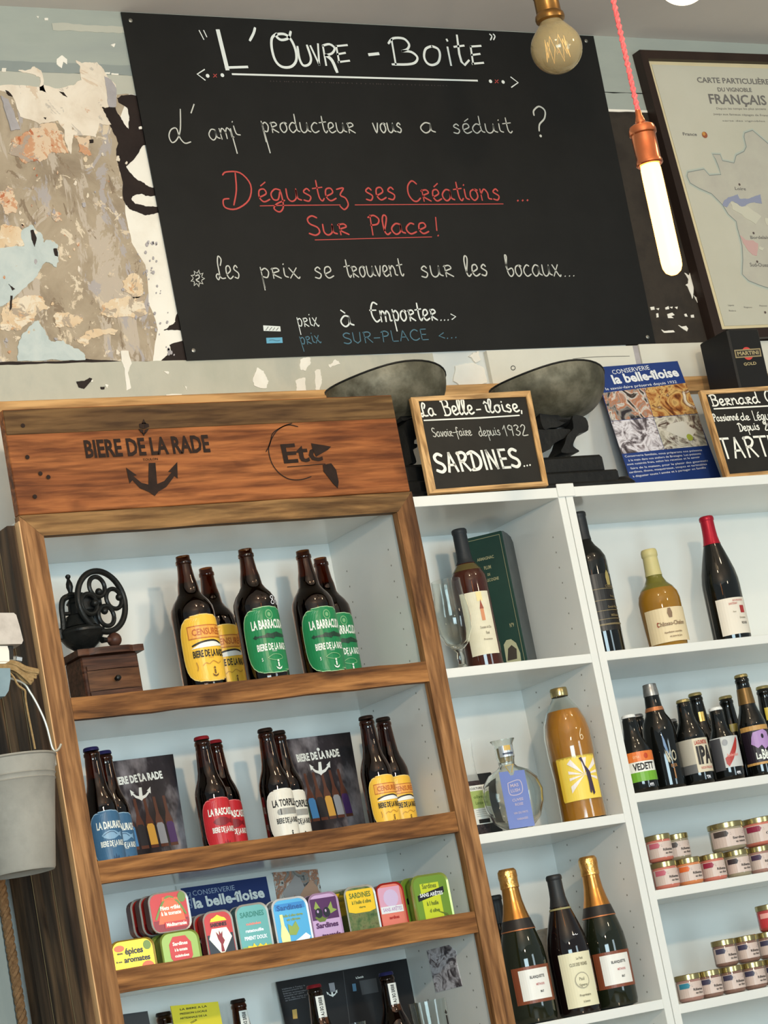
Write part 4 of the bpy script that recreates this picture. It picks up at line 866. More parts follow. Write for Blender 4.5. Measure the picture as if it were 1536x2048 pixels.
def label_mesh(r, z0, z1, ha, n=18, rnd=0.0, a0=0.0, d=.00025, rows=14):
    mb = MB(); vs = []; fs = []
    for j in range(rows + 1):
        t = -1 + 2 * j / rows
        if rnd: t = math.sin(t * PI / 2) * 1.0
        h = ha * ((1 - min(1, abs(t)) ** rnd) ** (1 / rnd) if rnd else 1); h = max(h, ha * .18) if rnd else h
        z = (z0 + z1) / 2 + (z1 - z0) / 2 * t
        for i in range(n + 1):
            a = a0 - h + 2 * h * i / n; vs.append(((r + d) * math.sin(a), -(r + d) * math.cos(a), z))
    for j in range(rows):
        for i in range(n):
            k = j * (n + 1) + i; fs.append((k, k + 1, k + n + 2, k + n + 1))
    return mb.add(vs, fs)
def hollow(prof, th=.0022):
    inn = [(max(.0, r - th), z + (th if i == 0 or prof[i][1] < .004 else 0)) for i, (r, z) in enumerate(prof)]
    return prof + inn[::-1]
def prof_beer75(H): return [(0, .003), (.034, .0), (.0395, .003), (.041, .009), (.0415, .03), (.0415, H - .118), (.040, H - .106), (.034, H - .094), (.026, H - .084), (.0212, H - .076), (.0198, H - .066), (.0188, H - .058), (.0160, H - .046), (.0142, H - .030), (.0136, H - .021), (.0152, H - .0195), (.0152, H - .014), (.0134, H - .012), (.0132, H - .004)]
def prof_beer33(H): return [(0, .003), (.025, .0), (.029, .003), (.0303, .008), (.0305, .02), (.0305, H - .112), (.0295, H - .103), (.0255, H - .090), (.0205, H - .078), (.0178, H - .066), (.0160, H - .046), (.0146, H - .026), (.0138, H - .017), (.0150, H - .0155), (.0150, H - .011), (.0134, H - .009), (.0132, H - .003)]
def prof_stub(H): return [(0, .003), (.026, .0), (.030, .003), (.0315, .009), (.0315, H - .082), (.0300, H - .072), (.0240, H - .058), (.0185, H - .046), (.0162, H - .032), (.0150, H - .016), (.0148, H - .010), (.0134, H - .008), (.0132, H - .003)]
def crown(H): return [(.0142, H - .0062), (.0148, H - .0055), (.0140, H - .001), (.0125, H + .0005), (0, H + .0006)]
def beer(name, label, cat, loc, prof, H, cap_m, lab, glass=None, liquid=True, fill=.058, group=None, rz=0):
    t = thing(name, label, cat, loc, rz, group); p = prof(H)
    if glass is None:
        build('glass', MB().lathe(hollow(p), 28, cap=False), G_BRN, t, smooth=50)
        q = [(max(0, r - .0026), z + (.004 if z < .004 else 0)) for r, z in p if z < H - fill]; q.append((q[-1][0] * .96, H - fill + .001)); q.append((0, H - fill + .001))
        build('beer', MB().lathe(q, 24, cap=False), L_BRN, t, smooth=50)
    else: build('glass', MB().lathe(p + [(0, H - .003)], 28, cap=False), glass, t, smooth=50)
    if cap_m: build('cap', MB().lathe(crown(H), 24, cap=False), cap_m, t, smooth=40)
    if lab: lab(t)
    return t
def lab75(base, edge, items, r=.0415, z0=.030, z1=.155, ha=1.24):
    def f(t):
        build('label_edge', label_mesh(r, z0 - .0014, z1 + .0014, ha + .035, rnd=3.4, d=.0002), edge, t)
        l = build('label', label_mesh(r, z0, z1, ha, rnd=3.4, d=.0004), base, t); decals(l, cylf(r), items(z0, z1 - z0), d0=.0006)
    return f
def emblem(cx, z, s, m, asp):
    return [('p', [(cx - .10 * s / asp, z + .38 * s), (cx + .10 * s / asp, z + .38 * s), (cx + .10 * s / asp, z + .95 * s), (cx - .10 * s / asp, z + .95 * s)], m),
            ('p', [(cx - .16 * s / asp, z + 1.1 * s), (cx, z + 1.32 * s), (cx + .16 * s / asp, z + 1.1 * s), (cx, z + 1.0 * s)], m),
            ('p', [(cx - .42 * s / asp, z + .45 * s), (cx - .30 * s / asp, z + .12 * s), (cx, z), (cx + .30 * s / asp, z + .12 * s), (cx + .42 * s / asp, z + .45 * s), (cx + .24 * s / asp, z + .30 * s), (cx, z + .18 * s), (cx - .24 * s / asp, z + .30 * s)], m)]
def yellow_items(r, kb=K('label_rust', (190, 112, 44), .4), kd=K('label_ochre', (190, 138, 50), .4)):
    def it(z0, h):
        return [('r', -.86, z0 + .64 * h, 1.0, z0 + .845 * h, kb), ('r', -.82, z0 + .658 * h, .96, z0 + .827 * h, K('label_apricot', (238, 168, 74), .35)),
                ('t', 'CENSURÉE', -.66, .80, z0 + .695 * h, .095 * h, K('label_rust2', (186, 100, 40), .4), .03),
                ('p', [(-.80, z0 + .50 * h), (-.3, z0 + .575 * h), (.3, z0 + .60 * h), (.8, z0 + .56 * h), (.8, z0 + .52 * h), (0, z0 + .505 * h)], WHT),
                ('l', [(-.72, z0 + .545 * h), (-.3, z0 + .585 * h), (.3, z0 + .60 * h), (.72, z0 + .56 * h)], .028 * h, r, INK),
                ('t', 'BIERE DE LA RADE', -.76, .82, z0 + .365 * h, .098 * h, INK, .032), ('t', 'TOULON', -.10, .14, z0 + .335 * h, .018 * h, kd, .01),
                ('l', [(-.40, z0 + .235 * h), (-.25, z0 + .27 * h), (-.1, z0 + .25 * h), (.1, z0 + .29 * h), (.35, z0 + .25 * h), (.5, z0 + .28 * h)], .012 * h, r, kd),
                ('l', [(-.66, z0 + .29 * h), (-.62, z0 + .22 * h), (-.66, z0 + .17 * h)], .014 * h, r, kd)] + emblem(.10, z0 + .05 * h, .12 * h, K('label_brown', (112, 78, 30), .4), r)
    return it
KW = K('label_print_white', (232, 236, 228), .4)
def fish_items(r, name, fish, txt, fishp, extra=()):
    def it(z0, h):
        return ([('t', name, -.84, .90, z0 + .67 * h, .130 * h, txt, .032), ('t', 'BIERE DE LA RADE', -.74, .80, z0 + .34 * h, .098 * h, txt, .03), ('t', 'TOULON', -.10, .14, z0 + .31 * h, .018 * h, txt, .01),
                 ('p', [(a, z0 + z * h) for a, z in fishp], fish)] + [e(z0, h) for e in extra])
    return it
BARR = [(-.85, .55), (-.72, .585), (-.66, .565), (-.30, .57), (-.2, .60), (.0, .585), (.3, .61), (.45, .59), (.85, .57), (.95, .545), (.7, .525), (.2, .53), (.1, .505), (-.1, .525), (-.62, .54), (-.72, .52)]
FISH = [(-.62, .55), (-.45, .60), (-.15, .635), (.2, .62), (.45, .575), (.66, .60), (.62, .55), (.66, .49), (.45, .525), (.1, .47), (-.2, .465), (-.48, .50)]
TORP = [(-.62, .565), (-.56, .61), (-.46, .625), (.70, .625), (.80, .565), (.70, .505), (-.46, .505), (-.56, .52)]
GREEN = noisy('label_green', [(34, 122, 74), (42, 136, 84)], scale=14, rough=.32)
def green_it(z0, h):
    r = .0415
    return fish_items(r, 'LA BARRACUDA', K('fish_dark_green', (28, 58, 42), .4), KW, BARR)(z0, h) + \
        [('e', .06, z0 + .88 * h, .19, .075 * h, K('ring_green', (120, 170, 120), .4)), ('e', .06, z0 + .88 * h, .15, .060 * h, GREEN), ('e', .06, z0 + .88 * h, .08, .034 * h, K('ring_green', (120, 170, 120), .4)),
         ('l', [(-.34, z0 + .22 * h), (-.2, z0 + .25 * h), (.0, z0 + .27 * h), (.3, z0 + .25 * h), (.36, z0 + .2 * h), (.0, z0 + .18 * h), (-.3, z0 + .21 * h)], .010 * h, r, K('ring_green', (120, 170, 120), .4)),
         ('t', '5', -.62, -.56, z0 + .18 * h, .05 * h, KW, .01)] + emblem(.10, z0 + .03 * h, .12 * h, KW, r)
YEL = noisy('label_yellow', [(240, 188, 62), (246, 198, 78)], scale=10, rough=.3)
YED = K('label_edge_cream', (244, 216, 140), .4)
Z1, Z2, Z3, Z4 = ZA[0] + .0003, ZA[1] + .0003, ZA[2] + .0003, ZA[3] + .0003
H75 = 1.957 - Z1; H33 = 1.613 - Z2
def pos(u, v, H, zb, ymax=.245, ymin=.03):
    p = topat(u, v, zb + H)
    if not ymin <= p.y <= ymax: p = at(u, v, min(max(p.y, ymin), ymax))
    return (p.x, p.y, zb)
g1 = 'large brown bottles on the top shelf of the pine-faced unit'
y1 = beer('beer_bottle', 'large brown bottle with a yellow label, front one nearest the coffee grinder', 'bottle', pos(364, 1109, H75, Z1), prof_beer75, H75, None, lab75(YEL, YED, yellow_items(.0415)), group=g1)
dup(y1, pos(410, 1133, H75, Z1, .235), label='large brown bottle with a yellow label, half hidden behind its front neighbour')
gr = beer('beer_bottle', 'large brown bottle with a green label and white handwritten price, standing alone', 'bottle', pos(488, 1091, H75, Z1, .245, .064), prof_beer75, H75, None, lab75(GREEN, K('label_edge_mint', (170, 206, 160), .4), green_it), group=g1)
g2_ = dup(gr, pos(604, 1098, H75, Z1), label='large brown bottle with a green label, front one of the right-hand pair')
dup(gr, pos(639, 1113, H75, Z1, .235), label='large brown bottle with a green label at the back near the right side panel')
mb = MB(); st, W_g = glyph_strokes('8€')
for s_ in st: mb.ribbon([((p[0] / W_g * .024 + .018) / .0415, .178 + p[1] / 20 * .016) for p in s_], .0012 , lambda a, z: cylf(.0398)(a, z, .0012))
# (written on the shoulder)
# stroke widths there are in angle units, so rebuild with a metric map
mb = MB()
for s_ in st: mb.ribbon([(p[0] / W_g * .026 + .012, .160 + p[1] / 20 * .016) for p in s_], .0014, lambda a, z: cylf(.0415)(a / .0415, z, .0008))
build('price_mark', mb, K('marker_white', (226, 228, 236), .5), gr)
def lab33(base, edge, items): return lab75(base, edge, items, r=.0305, z0=.0135, z1=.109, ha=1.24)
RED = noisy('label_red', [(186, 40, 48), (200, 52, 58)], scale=14, rough=.32); BLU = noisy('label_blue', [(60, 98, 132), (72, 112, 146)], scale=14, rough=.32); WHI = noisy('label_ivory', [(222, 218, 206), (232, 228, 216)], scale=14, rough=.32)
b_l = K('label_sky', (128, 166, 196), .4); b_d = K('label_deep_blue', (40, 70, 104), .4); r_d = K('label_dark_red', (128, 26, 34), .4)
sp = lambda m, cx=.0: (lambda z0, h: ('p', [(cx - .2, z0 + .04 * h), (cx - .15, z0 + .16 * h), (cx - .06, z0 + .10 * h), (cx, z0 + .20 * h), (cx + .07, z0 + .1 * h), (cx + .16, z0 + .17 * h), (cx + .2, z0 + .04 * h)], m))
blue_it = fish_items(.0305, 'LA DAURADE', b_l, KW, FISH, (sp(b_d, .05), lambda z0, h: ('l', [(-.5, z0 + .55 * h), (-.2, z0 + .60 * h), (.1, z0 + .60 * h), (.3, z0 + .55 * h)], .012 * h, .0305, b_d)))
red_it = fish_items(.0305, 'LA RASCASSE', r_d, KW, FISH, (sp(r_d, .05),))
white_it = lambda z0, h: fish_items(.0305, 'LA TORPILLE', K('torpedo_grey', (150, 148, 142), .35), INK, TORP, (lambda z0, h: ('r', -.42, z0 + .505 * h, -.36, z0 + .625 * h, INK),))(z0, h) + emblem(.10, z0 + .03 * h, .12 * h, INK, .0305)
def pair(label_front, label_back, px1, px2, cap, base, edge, items, ymax2=.24):
    a = beer('beer_bottle', label_front, 'bottle', pos(*px1, H33, Z2), prof_beer33, H33, cap, lab33(base, edge, items), group='small brown bottles on the second shelf')
    mb = MB()
    return a, dup(a, pos(*px2, H33, Z2, ymax2), label=label_back)
pair('small brown bottle with a blue label, front one nearest the left post', 'small brown bottle with a blue label, tucked behind its twin near the leaflet', (181, 1496), (206.5, 1503), K('cap_blue', (44, 44, 96), .3, metal=.4), BLU, K('label_edge_blue', (150, 182, 206), .4), blue_it)
pair('small brown bottle with a red label and red cap, front one', 'small brown bottle with a red label and red cap, rear one', (402, 1474), (428, 1481.5), K('cap_red', (150, 36, 46), .3, metal=.4), RED, K('label_edge_pink', (222, 120, 120), .4), red_it)
pair('small brown bottle with a white label, front one left of the right leaflet', 'small brown bottle with a white label, rear one', (529, 1458), (555, 1463), C_DRK, WHI, K('label_edge_ivory', (236, 234, 226), .4), white_it)
pair('small brown bottle with a yellow label, front one near the right post', 'small brown bottle with a yellow label, rear one beside the side panel', (731, 1433), (765, 1436), C_DRK, YEL, YED, yellow_items(.0305))

# leaflets standing behind the small bottles
M_SMOKE = noisy('printed_smoke', [(30, 27, 30), (54, 48, 52), (150, 142, 146), (74, 66, 70)], scale=8, detail=5, rough=.3, pos=[.38, .48, .60, .70], stretch=(1, 1, .5))
M_BLKC = noisy('black_card', [(32, 32, 34), (44, 44, 46)], scale=6, rough=.35)
def board(name, label, cat, TL, TR, BR, BL, yb, yt, m, zb=None, thick=.002):
    """thin leaning sheet; its four corners are where the sight lines meet the leaning plane"""
    b = at(*BL, yb); tp = at(*TL, yt); br = at(*BR, yb)
    if zb is not None: b = Vector((b.x, b.y, zb)); br = Vector((br.x, br.y, zb))
    pl = Pl(b, br - b, tp - b); t = thing(name, label, cat, b)
    q = [pl.px(*p) for p in (BL, BR, TR, TL)]
    if zb is not None: q[0] = (q[0][0], .0003); q[1] = (q[1][0], .0003)
    s_ = build('sheet', MB().prism(q, lambda a, b_, d: pl.w(a, b_, d), -thick, 0), m, t, world=True); return t, s_, pl
def leaflet(label, TL, TR, BR, BL, tx0, tx1, anc, cols, bx, cat='leaflet'):
    t, s_, pl = board('beer_leaflet', label, cat, TL, TR, BR, BL, .235, .268, M_SMOKE, Z2)
    wf = flatf(pl)
    build('lettering', text_px(MB(), pl, 'BIERE DE LA RADE', tx0, tx1, 14, .045), WHT, s_, world=True)
    build('anchor_emblem', anchor(MB(), pl, anc[0], anc[1], 42, tilt=-.1), WHT, s_, world=True)
    q = pl.px(anc[0] - 4, anc[1] - 36); build('hop_emblem', MB().disc(*q, .0035, pl.fn(.0006), 8), WHT, s_, world=True)
    for k, c_ in enumerate(cols):
        u = bx[0] + (bx[1] - bx[0]) * k / (len(cols) - 1); v = bx[2] - k * 2.5
        a0, z0 = pl.px(u, v); w_ = .0078; gl = K('print_bottle_brown', (92, 52, 38), .35)
        build('printed_bottle', MB().add([pl.w(a0 + x * w_, z0 + z, .0004) for x, z in ((-1, 0), (1, 0), (1, .050), (.4, .066), (.35, .098), (-.35, .098), (-.4, .066), (-1, .050))], [tuple(range(8))]), gl, s_, world=True)
        build('printed_label', MB().add([pl.w(a0 + x * w_, z0 + z, .0008) for x, z in ((-1, .006), (1, .006), (1, .042), (.6, .047), (-.6, .047), (-1, .042))], [tuple(range(6))]), K('print_%s' % c_, {'blue': (70, 128, 180), 'black': (40, 38, 42), 'yellow': (214, 160, 70), 'grey': (150, 150, 156), 'purple': (74, 44, 96), 'green': (40, 84, 62), 'red': (120, 40, 50)}[c_], .35), s_, world=True)
leaflet('dark smoky beer leaflet behind the blue-labelled bottles', (215, 1524), (346, 1508), (372, 1700), (262, 1712), (229, 1571), (326, 1556), (281, 1586), ['blue', 'black', 'yellow', 'grey', 'purple'], (272, 350, 1700))
leaflet('dark smoky beer leaflet behind the white-labelled bottles', (566, 1480), (700, 1464), (727, 1646), (612, 1662), (595, 1524), (680, 1512), (640, 1535), ['green', 'blue', 'black', 'yellow', 'grey', 'purple'], (617, 700, 1645))

# ------------------------------------------------------------------ coffee grinder
M_WALNUT = wood('grinder_walnut', [(44, 26, 19), (72, 44, 32), (96, 62, 44), (60, 36, 27)], 'x', 1.4, .45, knots=False, bump=.15)
M_WALNUTL = wood('grinder_drawer_wood', [(78, 48, 28), (104, 68, 42), (118, 80, 50)], 'x', 1.4, .45, knots=False, bump=.15)
M_GIRON = noisy('grinder_iron', [(16, 17, 17), (30, 32, 31)], scale=40, rough=.38, bump=.2)
gx = at(199, 1300, .105).x
g = thing('coffee_grinder', 'antique coffee grinder with iron flywheel and wooden drawer box at left of the top shelf', 'coffee grinder', (gx, .105, Z1))
bw, bd, bh = .057, .036, .114
bx_ = build('drawer_box', MB().bbox(-bw, bw, -bd, bd, 0, bh - .012, .003), M_WALNUT, g)
# moulded top with a bowed front
n = 12; fr_ = [(-bw - .006 + (2 * bw + .018) * i / n, -bd - .006 - .008 * math.sin(PI * i / n) + (.004 if i in (2, 10) else 0)) for i in range(n + 1)]
build('moulded_top', MB().prism([(bw + .012, bd + .004), (-bw - .006, bd + .004)] + fr_, lambda a, b, d: (a, b, d), bh - .012, bh), M_WALNUT, g, smooth=30)
def bowfront(z0, z1, y, m, name, parent, x0=-bw + .008, x1=bw - .003, dep=.006):
    P = [(x0 + (x1 - x0) * i / 10, y - .004 * math.sin(PI * i / 10)) for i in range(11)]
    return build(name, MB().prism([(x1, y + dep), (x0, y + dep)] + P, lambda a, b, d: (a, b, d), z0, z1), m, parent, smooth=30)
bowfront(.074, .082, -bd - .0035, M_WALNUT, 'moulding', g); dr = bowfront(.036, .073, -bd - .0015, M_WALNUTL, 'drawer', g)
bowfront(.024, .034, -bd - .0035, M_WALNUT, 'moulding', g); bowfront(.0, .022, -bd - .0015, M_WALNUTL, 'skirt_panel', g)
build('knob', MB().lathe([(.0, .0), (.004, .001), (.0025, .004), (.0055, .009), (.0045, .013), (0, .015)], 14), M_GIRON, dr, smooth=True)
kb = g.children[-1] if False else None
k_ = [o for o in dr.children if o.name.startswith('knob')][0]; k_.rotation_euler = (PI / 2, 0, 0); k_.location = (.004, -bd - .0055, .054)
hx = -.030
build('bowl', MB().lathe([(.022, bh), (.030, bh + .004), (.026, bh + .010), (.044, bh + .024), (.056, bh + .042), (.060, bh + .050), (.062, bh + .052), (.062, bh + .058), (.057, bh + .060), (.0, bh + .060)], 32, (hx, 0, 0)), M_GIRON, g, smooth=True)
build('bowl_lid', MB().lathe([(.056, bh + .060), (.052, bh + .066), (.034, bh + .072), (.020, bh + .074), (.0, bh + .075)], 28, (hx, 0, 0)), M_GIRON, g, smooth=True)
build('lid_lug', MB().lathe([(.0, .040), (.010, .042), (.012, .050), (.012, .066), (.008, .070), (.0, .071)], 12, (hx - .062, 0, bh)), M_GIRON, g, smooth=True)
zt = bh + .155
for sx in (-1, 1):
    build('frame_post', MB().tube(smooth_pts([(hx + sx * .050, 0, bh + .058), (hx + sx * .046, 0, bh + .090), (hx + sx * .044, 0, bh + .125), (hx + sx * .036, 0, zt - .008), (hx + sx * .018, 0, zt), (hx, 0, zt + .002)], 4), .0082, 8), M_GIRON, g, smooth=True)
build('cross_bar', MB().bbox(hx - .046, hx + .046, -.007, .007, bh + .104, bh + .113, .002), M_GIRON, g)
build('burr_housing', MB().lathe([(.046, bh + .070), (.040, bh + .082), (.034, bh + .100), (.026, bh + .104), (.024, bh + .13), (.028, bh + .134), (.018, bh + .148), (0, bh + .15)], 20, (hx, 0, 0)), M_GIRON, g, smooth=True)
build('gear_box', MB().bbox(hx - .004, hx + .056, -.026, .020, bh + .106, bh + .150, .006), M_GIRON, g)
build('finial', MB().lathe([(.016, zt), (.012, zt + .006), (.006, zt + .010), (.0065, zt + .014), (.0095, zt + .024), (.0085, zt + .034), (.005, zt + .042), (.004, zt + .046), (.007, zt + .050), (.007, zt + .055), (.003, zt + .058), (0, zt + .058)], 14, (hx - .012, 0, 0)), M_GIRON, g, smooth=True)
# flywheel turned a little toward the room, with three ring spokes and a wooden crank knob
fw = MB(); R_w = .082; wc = Vector((hx + .058, -.030, bh + .128)); aw = math.radians(20)
wx = Vector((math.cos(aw), math.sin(aw) * .9, 0)).normalized(); wz = Vector((0, 0, 1)); wf = lambda a, b, d=0: tuple(wc + wx * a + wz * b)
ring = lambda cx, cz, rx, rz, n=28: [wf(cx + rx * math.cos(2 * PI * i / n), cz + rz * math.sin(2 * PI * i / n)) for i in range(n)]
fo = build('flywheel', MB().tube(ring(0, 0, R_w, R_w, 48), .0082, 10, closed=True), M_GIRON, g, smooth=True)
for k in range(4):
    a_ = math.radians(100 - 90 * k); cx, cz = .046 * math.cos(a_), .040 * math.sin(a_)
    build('ring_spoke', MB().tube(ring(cx, cz, .027, .027, 28), .0062, 8, closed=True), M_GIRON, fo, smooth=True)
    mb = MB(); sphere(mb, wf(.066 * math.cos(a_) if k == 1 else .026 * math.cos(a_), .066 * math.sin(a_) if k == 1 else .026 * math.sin(a_)), .0100, 12, 8); build('spoke_boss', mb, M_GIRON, fo, smooth=True)
build('hub', MB().tube([wf(0, 0), tuple(wc + Vector((-.036, .020, .0)))], .010, 12), M_GIRON, fo, smooth=True)
ck = wc + wx * -.022 + wz * -.104
build('crank_boss', MB().tube([tuple(ck), tuple(ck + wx * .018)], [.009, .006], 10), M_GIRON, fo, smooth=True)
mb = MB(); kc = ck + wx * .044; sphere(mb, kc, .0195, 20, 12); mb.tube([tuple(ck + wx * .014), tuple(kc - wx * .012)], [.006, .009], 12)
build('crank_knob', mb, noisy('knob_wood', [(64, 40, 32), (86, 56, 44)], scale=12, rough=.4, stretch=(1, 1, 4)), fo, smooth=True)

def shrink(o, f=.70):
    for v in o.data.vertices: v.co = Vector((hx + (v.co.x - hx) * f, v.co.y * f, bh + (v.co.z - bh) * f))
for o in list(g.children):
    if o.name.split('.')[0] in ('bowl', 'bowl_lid', 'lid_lug', 'frame_post', 'cross_bar', 'burr_housing', 'gear_box', 'finial', 'flywheel'):
        shrink(o)
        for c_ in o.children: shrink(c_)

# ------------------------------------------------------------------ sardine tins on the third shelf
def rrect(w_, h_, r, n=5):
    P = []
    for cx, cz, a0 in ((w_ / 2 - r, r, -PI / 2), (w_ / 2 - r, h_ - r, 0), (-w_ / 2 + r, h_ - r, PI / 2), (-w_ / 2 + r, r, PI)):
        for i in range(n + 1): a = a0 + PI / 2 * i / n; P.append((cx + r * math.cos(a), cz + r * math.sin(a)))
    return P
TINK = {}
def tin(label, u, v, Y, w_, side, face, items, zb=Z3, H=None, edge=SILV, rad=.017, group='sardine tins on the third shelf', rz=0.0, dep=.024, more=0, mlabel='', mdir=(-.0, .031)):
    p = at(u, v, Y); H = H or p.z - zb; t = thing('sardine_tin', label, 'tin', (p.x, Y, zb), rz, group)
    bd_ = MB(); P = rrect(w_, H, rad); Pi = [(a * .965, H / 2 + (b - H / 2) * .965) for a, b in P]
    L = [(P, 0), (P, .0022), (Pi, .0034), (Pi, dep - .002), ([(a * .93, H / 2 + (b - H / 2) * .93) for a, b in P], dep)]
    vs = []; n = len(P)
    for poly, y in L: vs += [(a, y, b) for a, b in poly]
    fs = [(j * n + i, (j + 1) * n + i, (j + 1) * n + (i + 1) % n, j * n + (i + 1) % n) for j in range(len(L) - 1) for i in range(n)] + [tuple((len(L) - 1) * n + i for i in range(n - 1, -1, -1))]
    build('can_body', MB().add(vs, fs), side, t, smooth=50)
    rm = MB(); Q = [(a * .90, H / 2 + (b - H / 2) * .93) for a, b in P]; vs = [(a, 0, b) for a, b in P] + [(a, -.0012, H / 2 + (b - H / 2) * .985) for a, b in [(a * .98, b) for a, b in P]] + [(a, .0008, b) for a, b in Q]
    rm.add(vs, [(i, (i + 1) % n, n + (i + 1) % n, n + i) for i in range(n)] + [(n + i, n + (i + 1) % n, 2 * n + (i + 1) % n, 2 * n + i) for i in range(n)])
    build('rim', rm, edge, t, smooth=60)
    fc = build('lid_face', MB().add([(a, .0006, b) for a, b in Q], [tuple(range(n))]), face, t)
    hw, k = w_ / 2 * .90, H * .93; z0 = H * .035
    S_ = []
    for it in items:                                     # items use -1..1 across and 0..1 up the lid
        if it[0] == 'r': S_.append(('r', it[1] * hw, z0 + it[2] * k, it[3] * hw, z0 + it[4] * k, it[5]))
        elif it[0] == 'e': S_.append(('e', it[1] * hw, z0 + it[2] * k, it[3] * hw, it[4] * k, it[5]))
        elif it[0] == 'p': S_.append(('p', [(a * hw, z0 + b * k) for a, b in it[1]], it[2]))
        elif it[0] == 'l': S_.append(('l', [(a * hw, z0 + b * k) for a, b in it[1]], it[2] * k, 1, it[3]))
        else: S_.append(('t', it[1], it[2] * hw, it[3] * hw, z0 + it[4] * k, it[5] * k, it[6], .03))
    decals(fc, lambda a, z, d: (a, .0006 - d, z), S_)
    for j in range(more):
        dup(t, (p.x + mdir[0] * (j + 1), Y + mdir[1] * (j + 1), zb), label=mlabel[j] if isinstance(mlabel, (list, tuple)) else mlabel)
    return t
tk = lambda n, c: mat('tin_' + n, c, .22, .25)
RD, RDD, ORG, YL2, GRL, GRD = tk('red', (182, 46, 40)), tk('dark_red', (132, 30, 32)), tk('orange', (226, 92, 50)), tk('yellow', (240, 196, 40)), tk('lime', (144, 160, 74)), tk('olive', (104, 118, 44))
TEAL, TEALD, SKY, NAVY, PURP, LILAC, PINK, SALM = tk('teal', (98, 156, 150)), tk('dark_teal', (54, 118, 106)), tk('sky', (84, 164, 206)), tk('navy', (40, 84, 140)), tk('purple', (84, 38, 84)), tk('lilac', (196, 160, 196)), tk('pink', (226, 166, 190)), tk('salmon', (234, 128, 110))
GRN2, CREAM, TBLK, TWHT, GOL2 = tk('green', (116, 150, 52)), tk('cream', (226, 220, 196), ), tk('black', (34, 30, 34)), tk('white', (236, 238, 240)), tk('gold', (170, 140, 60))
yt = tin('yellow spice sardine tin at the left end of the third shelf', 262, 1878, .034, .086, GOL2, YL2, [('e', .74, .82, .2, .13, GRD), ('e', -.66, .82, .26, .09, ORG), ('e', .64, .25, .3, .14, ORG), ('p', [(-.9, .1), (.9, .1), (.6, .2), (0, .16), (-.6, .22)], ORG), ('t', 'épices', -.4, .5, .64, .17, TBLK), ('t', 'aromates', -.5, .8, .42, .15, TBLK), ('t', 'aux', -.8, -.5, .66, .06, TBLK), ('t', '& aux', -.9, -.6, .44, .05, TBLK)], edge=GOL2)
p = at(356, 1862, .040)
gt = tin('green sardine tin with a red octagonal label, front of its row', 356, 1862, .040, .078, GRL, GRL, [('p', [(-.35, .12), (.35, .12), (.62, .34), (.62, .70), (.35, .9), (-.35, .9), (-.62, .70), (-.62, .34)], RD), ('t', 'Sardines', -.42, .42, .66, .09, CREAM), ('t', 'à la tomate', -.36, .36, .50, .08, CREAM), ('t', 'cuisinées', -.4, .4, .34, .07, CREAM)], edge=GRL, more=2, mlabel=['green sardine tin just behind the red octagon label tin', 'rearmost green sardine tin in the row behind the red octagon label'], mdir=(-.004, .032))
hg = p.z - Z3
rt = tin('red tomato sardine tin, front of the stack standing on the green tin', 333, 1783, .050, .080, RDD, RD, [('r', -.95, .0, .95, .30, RDD), ('p', [(-.7, .2), (.8, .2), (.6, .85), (-.3, .9)], ORG), ('l', [(-.8, .35), (-.4, .7), (0, .9), (.5, .75), (.85, .4)], .06, GRD), ('e', .75, .85, .22, .14, GRD), ('t', 'Sardines', -.35, .5, .80, .08, ORG), ('t', 'Filets grillés', -.5, .6, .56, .10, CREAM), ('t', 'à la tomate', -.5, .6, .42, .10, CREAM), ('r', -.4, .08, .85, .24, RD), ('t', 'Méditerranée', -.3, .8, .12, .09, CREAM)], zb=Z3 + hg + .0004, edge=SILV, more=2, mlabel=['red tomato sardine tin, middle of the stack on the green tin', 'red tomato sardine tin, rear of the stack on the green tin'], mdir=(-.002, .034))
tin('narrow red sardine tin with a red figure on a pale diamond', 432, 1821, .036, .060, RDD, RD, [('r', -.95, .02, .95, .16, RD), ('r', -.95, .16, .95, .56, TBLK), ('p', [(0, .12), (.85, .48), (.55, .68), (-.55, .68), (-.85, .48)], CREAM), ('p', [(-.1, .2), (.15, .2), (.1, .34), (.28, .42), (.15, .5), (.2, .62), (.05, .56), (-.05, .64), (-.1, .54), (-.3, .62), (-.2, .46), (-.05, .36)], RDD), ('t', 'SARDINES', -.6, .6, .72, .07, TBLK), ('p', [(-.6, .82), (.65, .82), (.5, .88), (.3, .9), (0, .95), (-.3, .9), (-.5, .88)], YL2)], more=2, mlabel=['narrow red sardine tin, second in the row beside the teal tin', 'narrow red sardine tin, third and rearmost beside the teal tin'], mdir=(-.004, .031))
tin('teal sardine tin with white lettering and yellow flowers', 500, 1807, .036, .068, TEALD, TEAL, [('t', 'SARDINES', -.8, .8, .78, .10, TEALD), ('t', 'cuisinées', -.5, .5, .62, .05, SALM), ('t', 'ratatouille', -.6, .6, .48, .06, TWHT), ('t', 'PIMENT DOUX', -.75, .75, .33, .07, TWHT), ('r', -.95, .03, .95, .20, GRL), ('p', [(-.7, .1), (-.6, .22), (-.3, .2), (-.2, .26), (0, .17), (.2, .24), (.4, .18), (.6, .23), (.7, .12), (.3, .08), (-.2, .1)], YL2)], more=1, mlabel='second teal sardine tin, right behind the front one', mdir=(.003, .031))
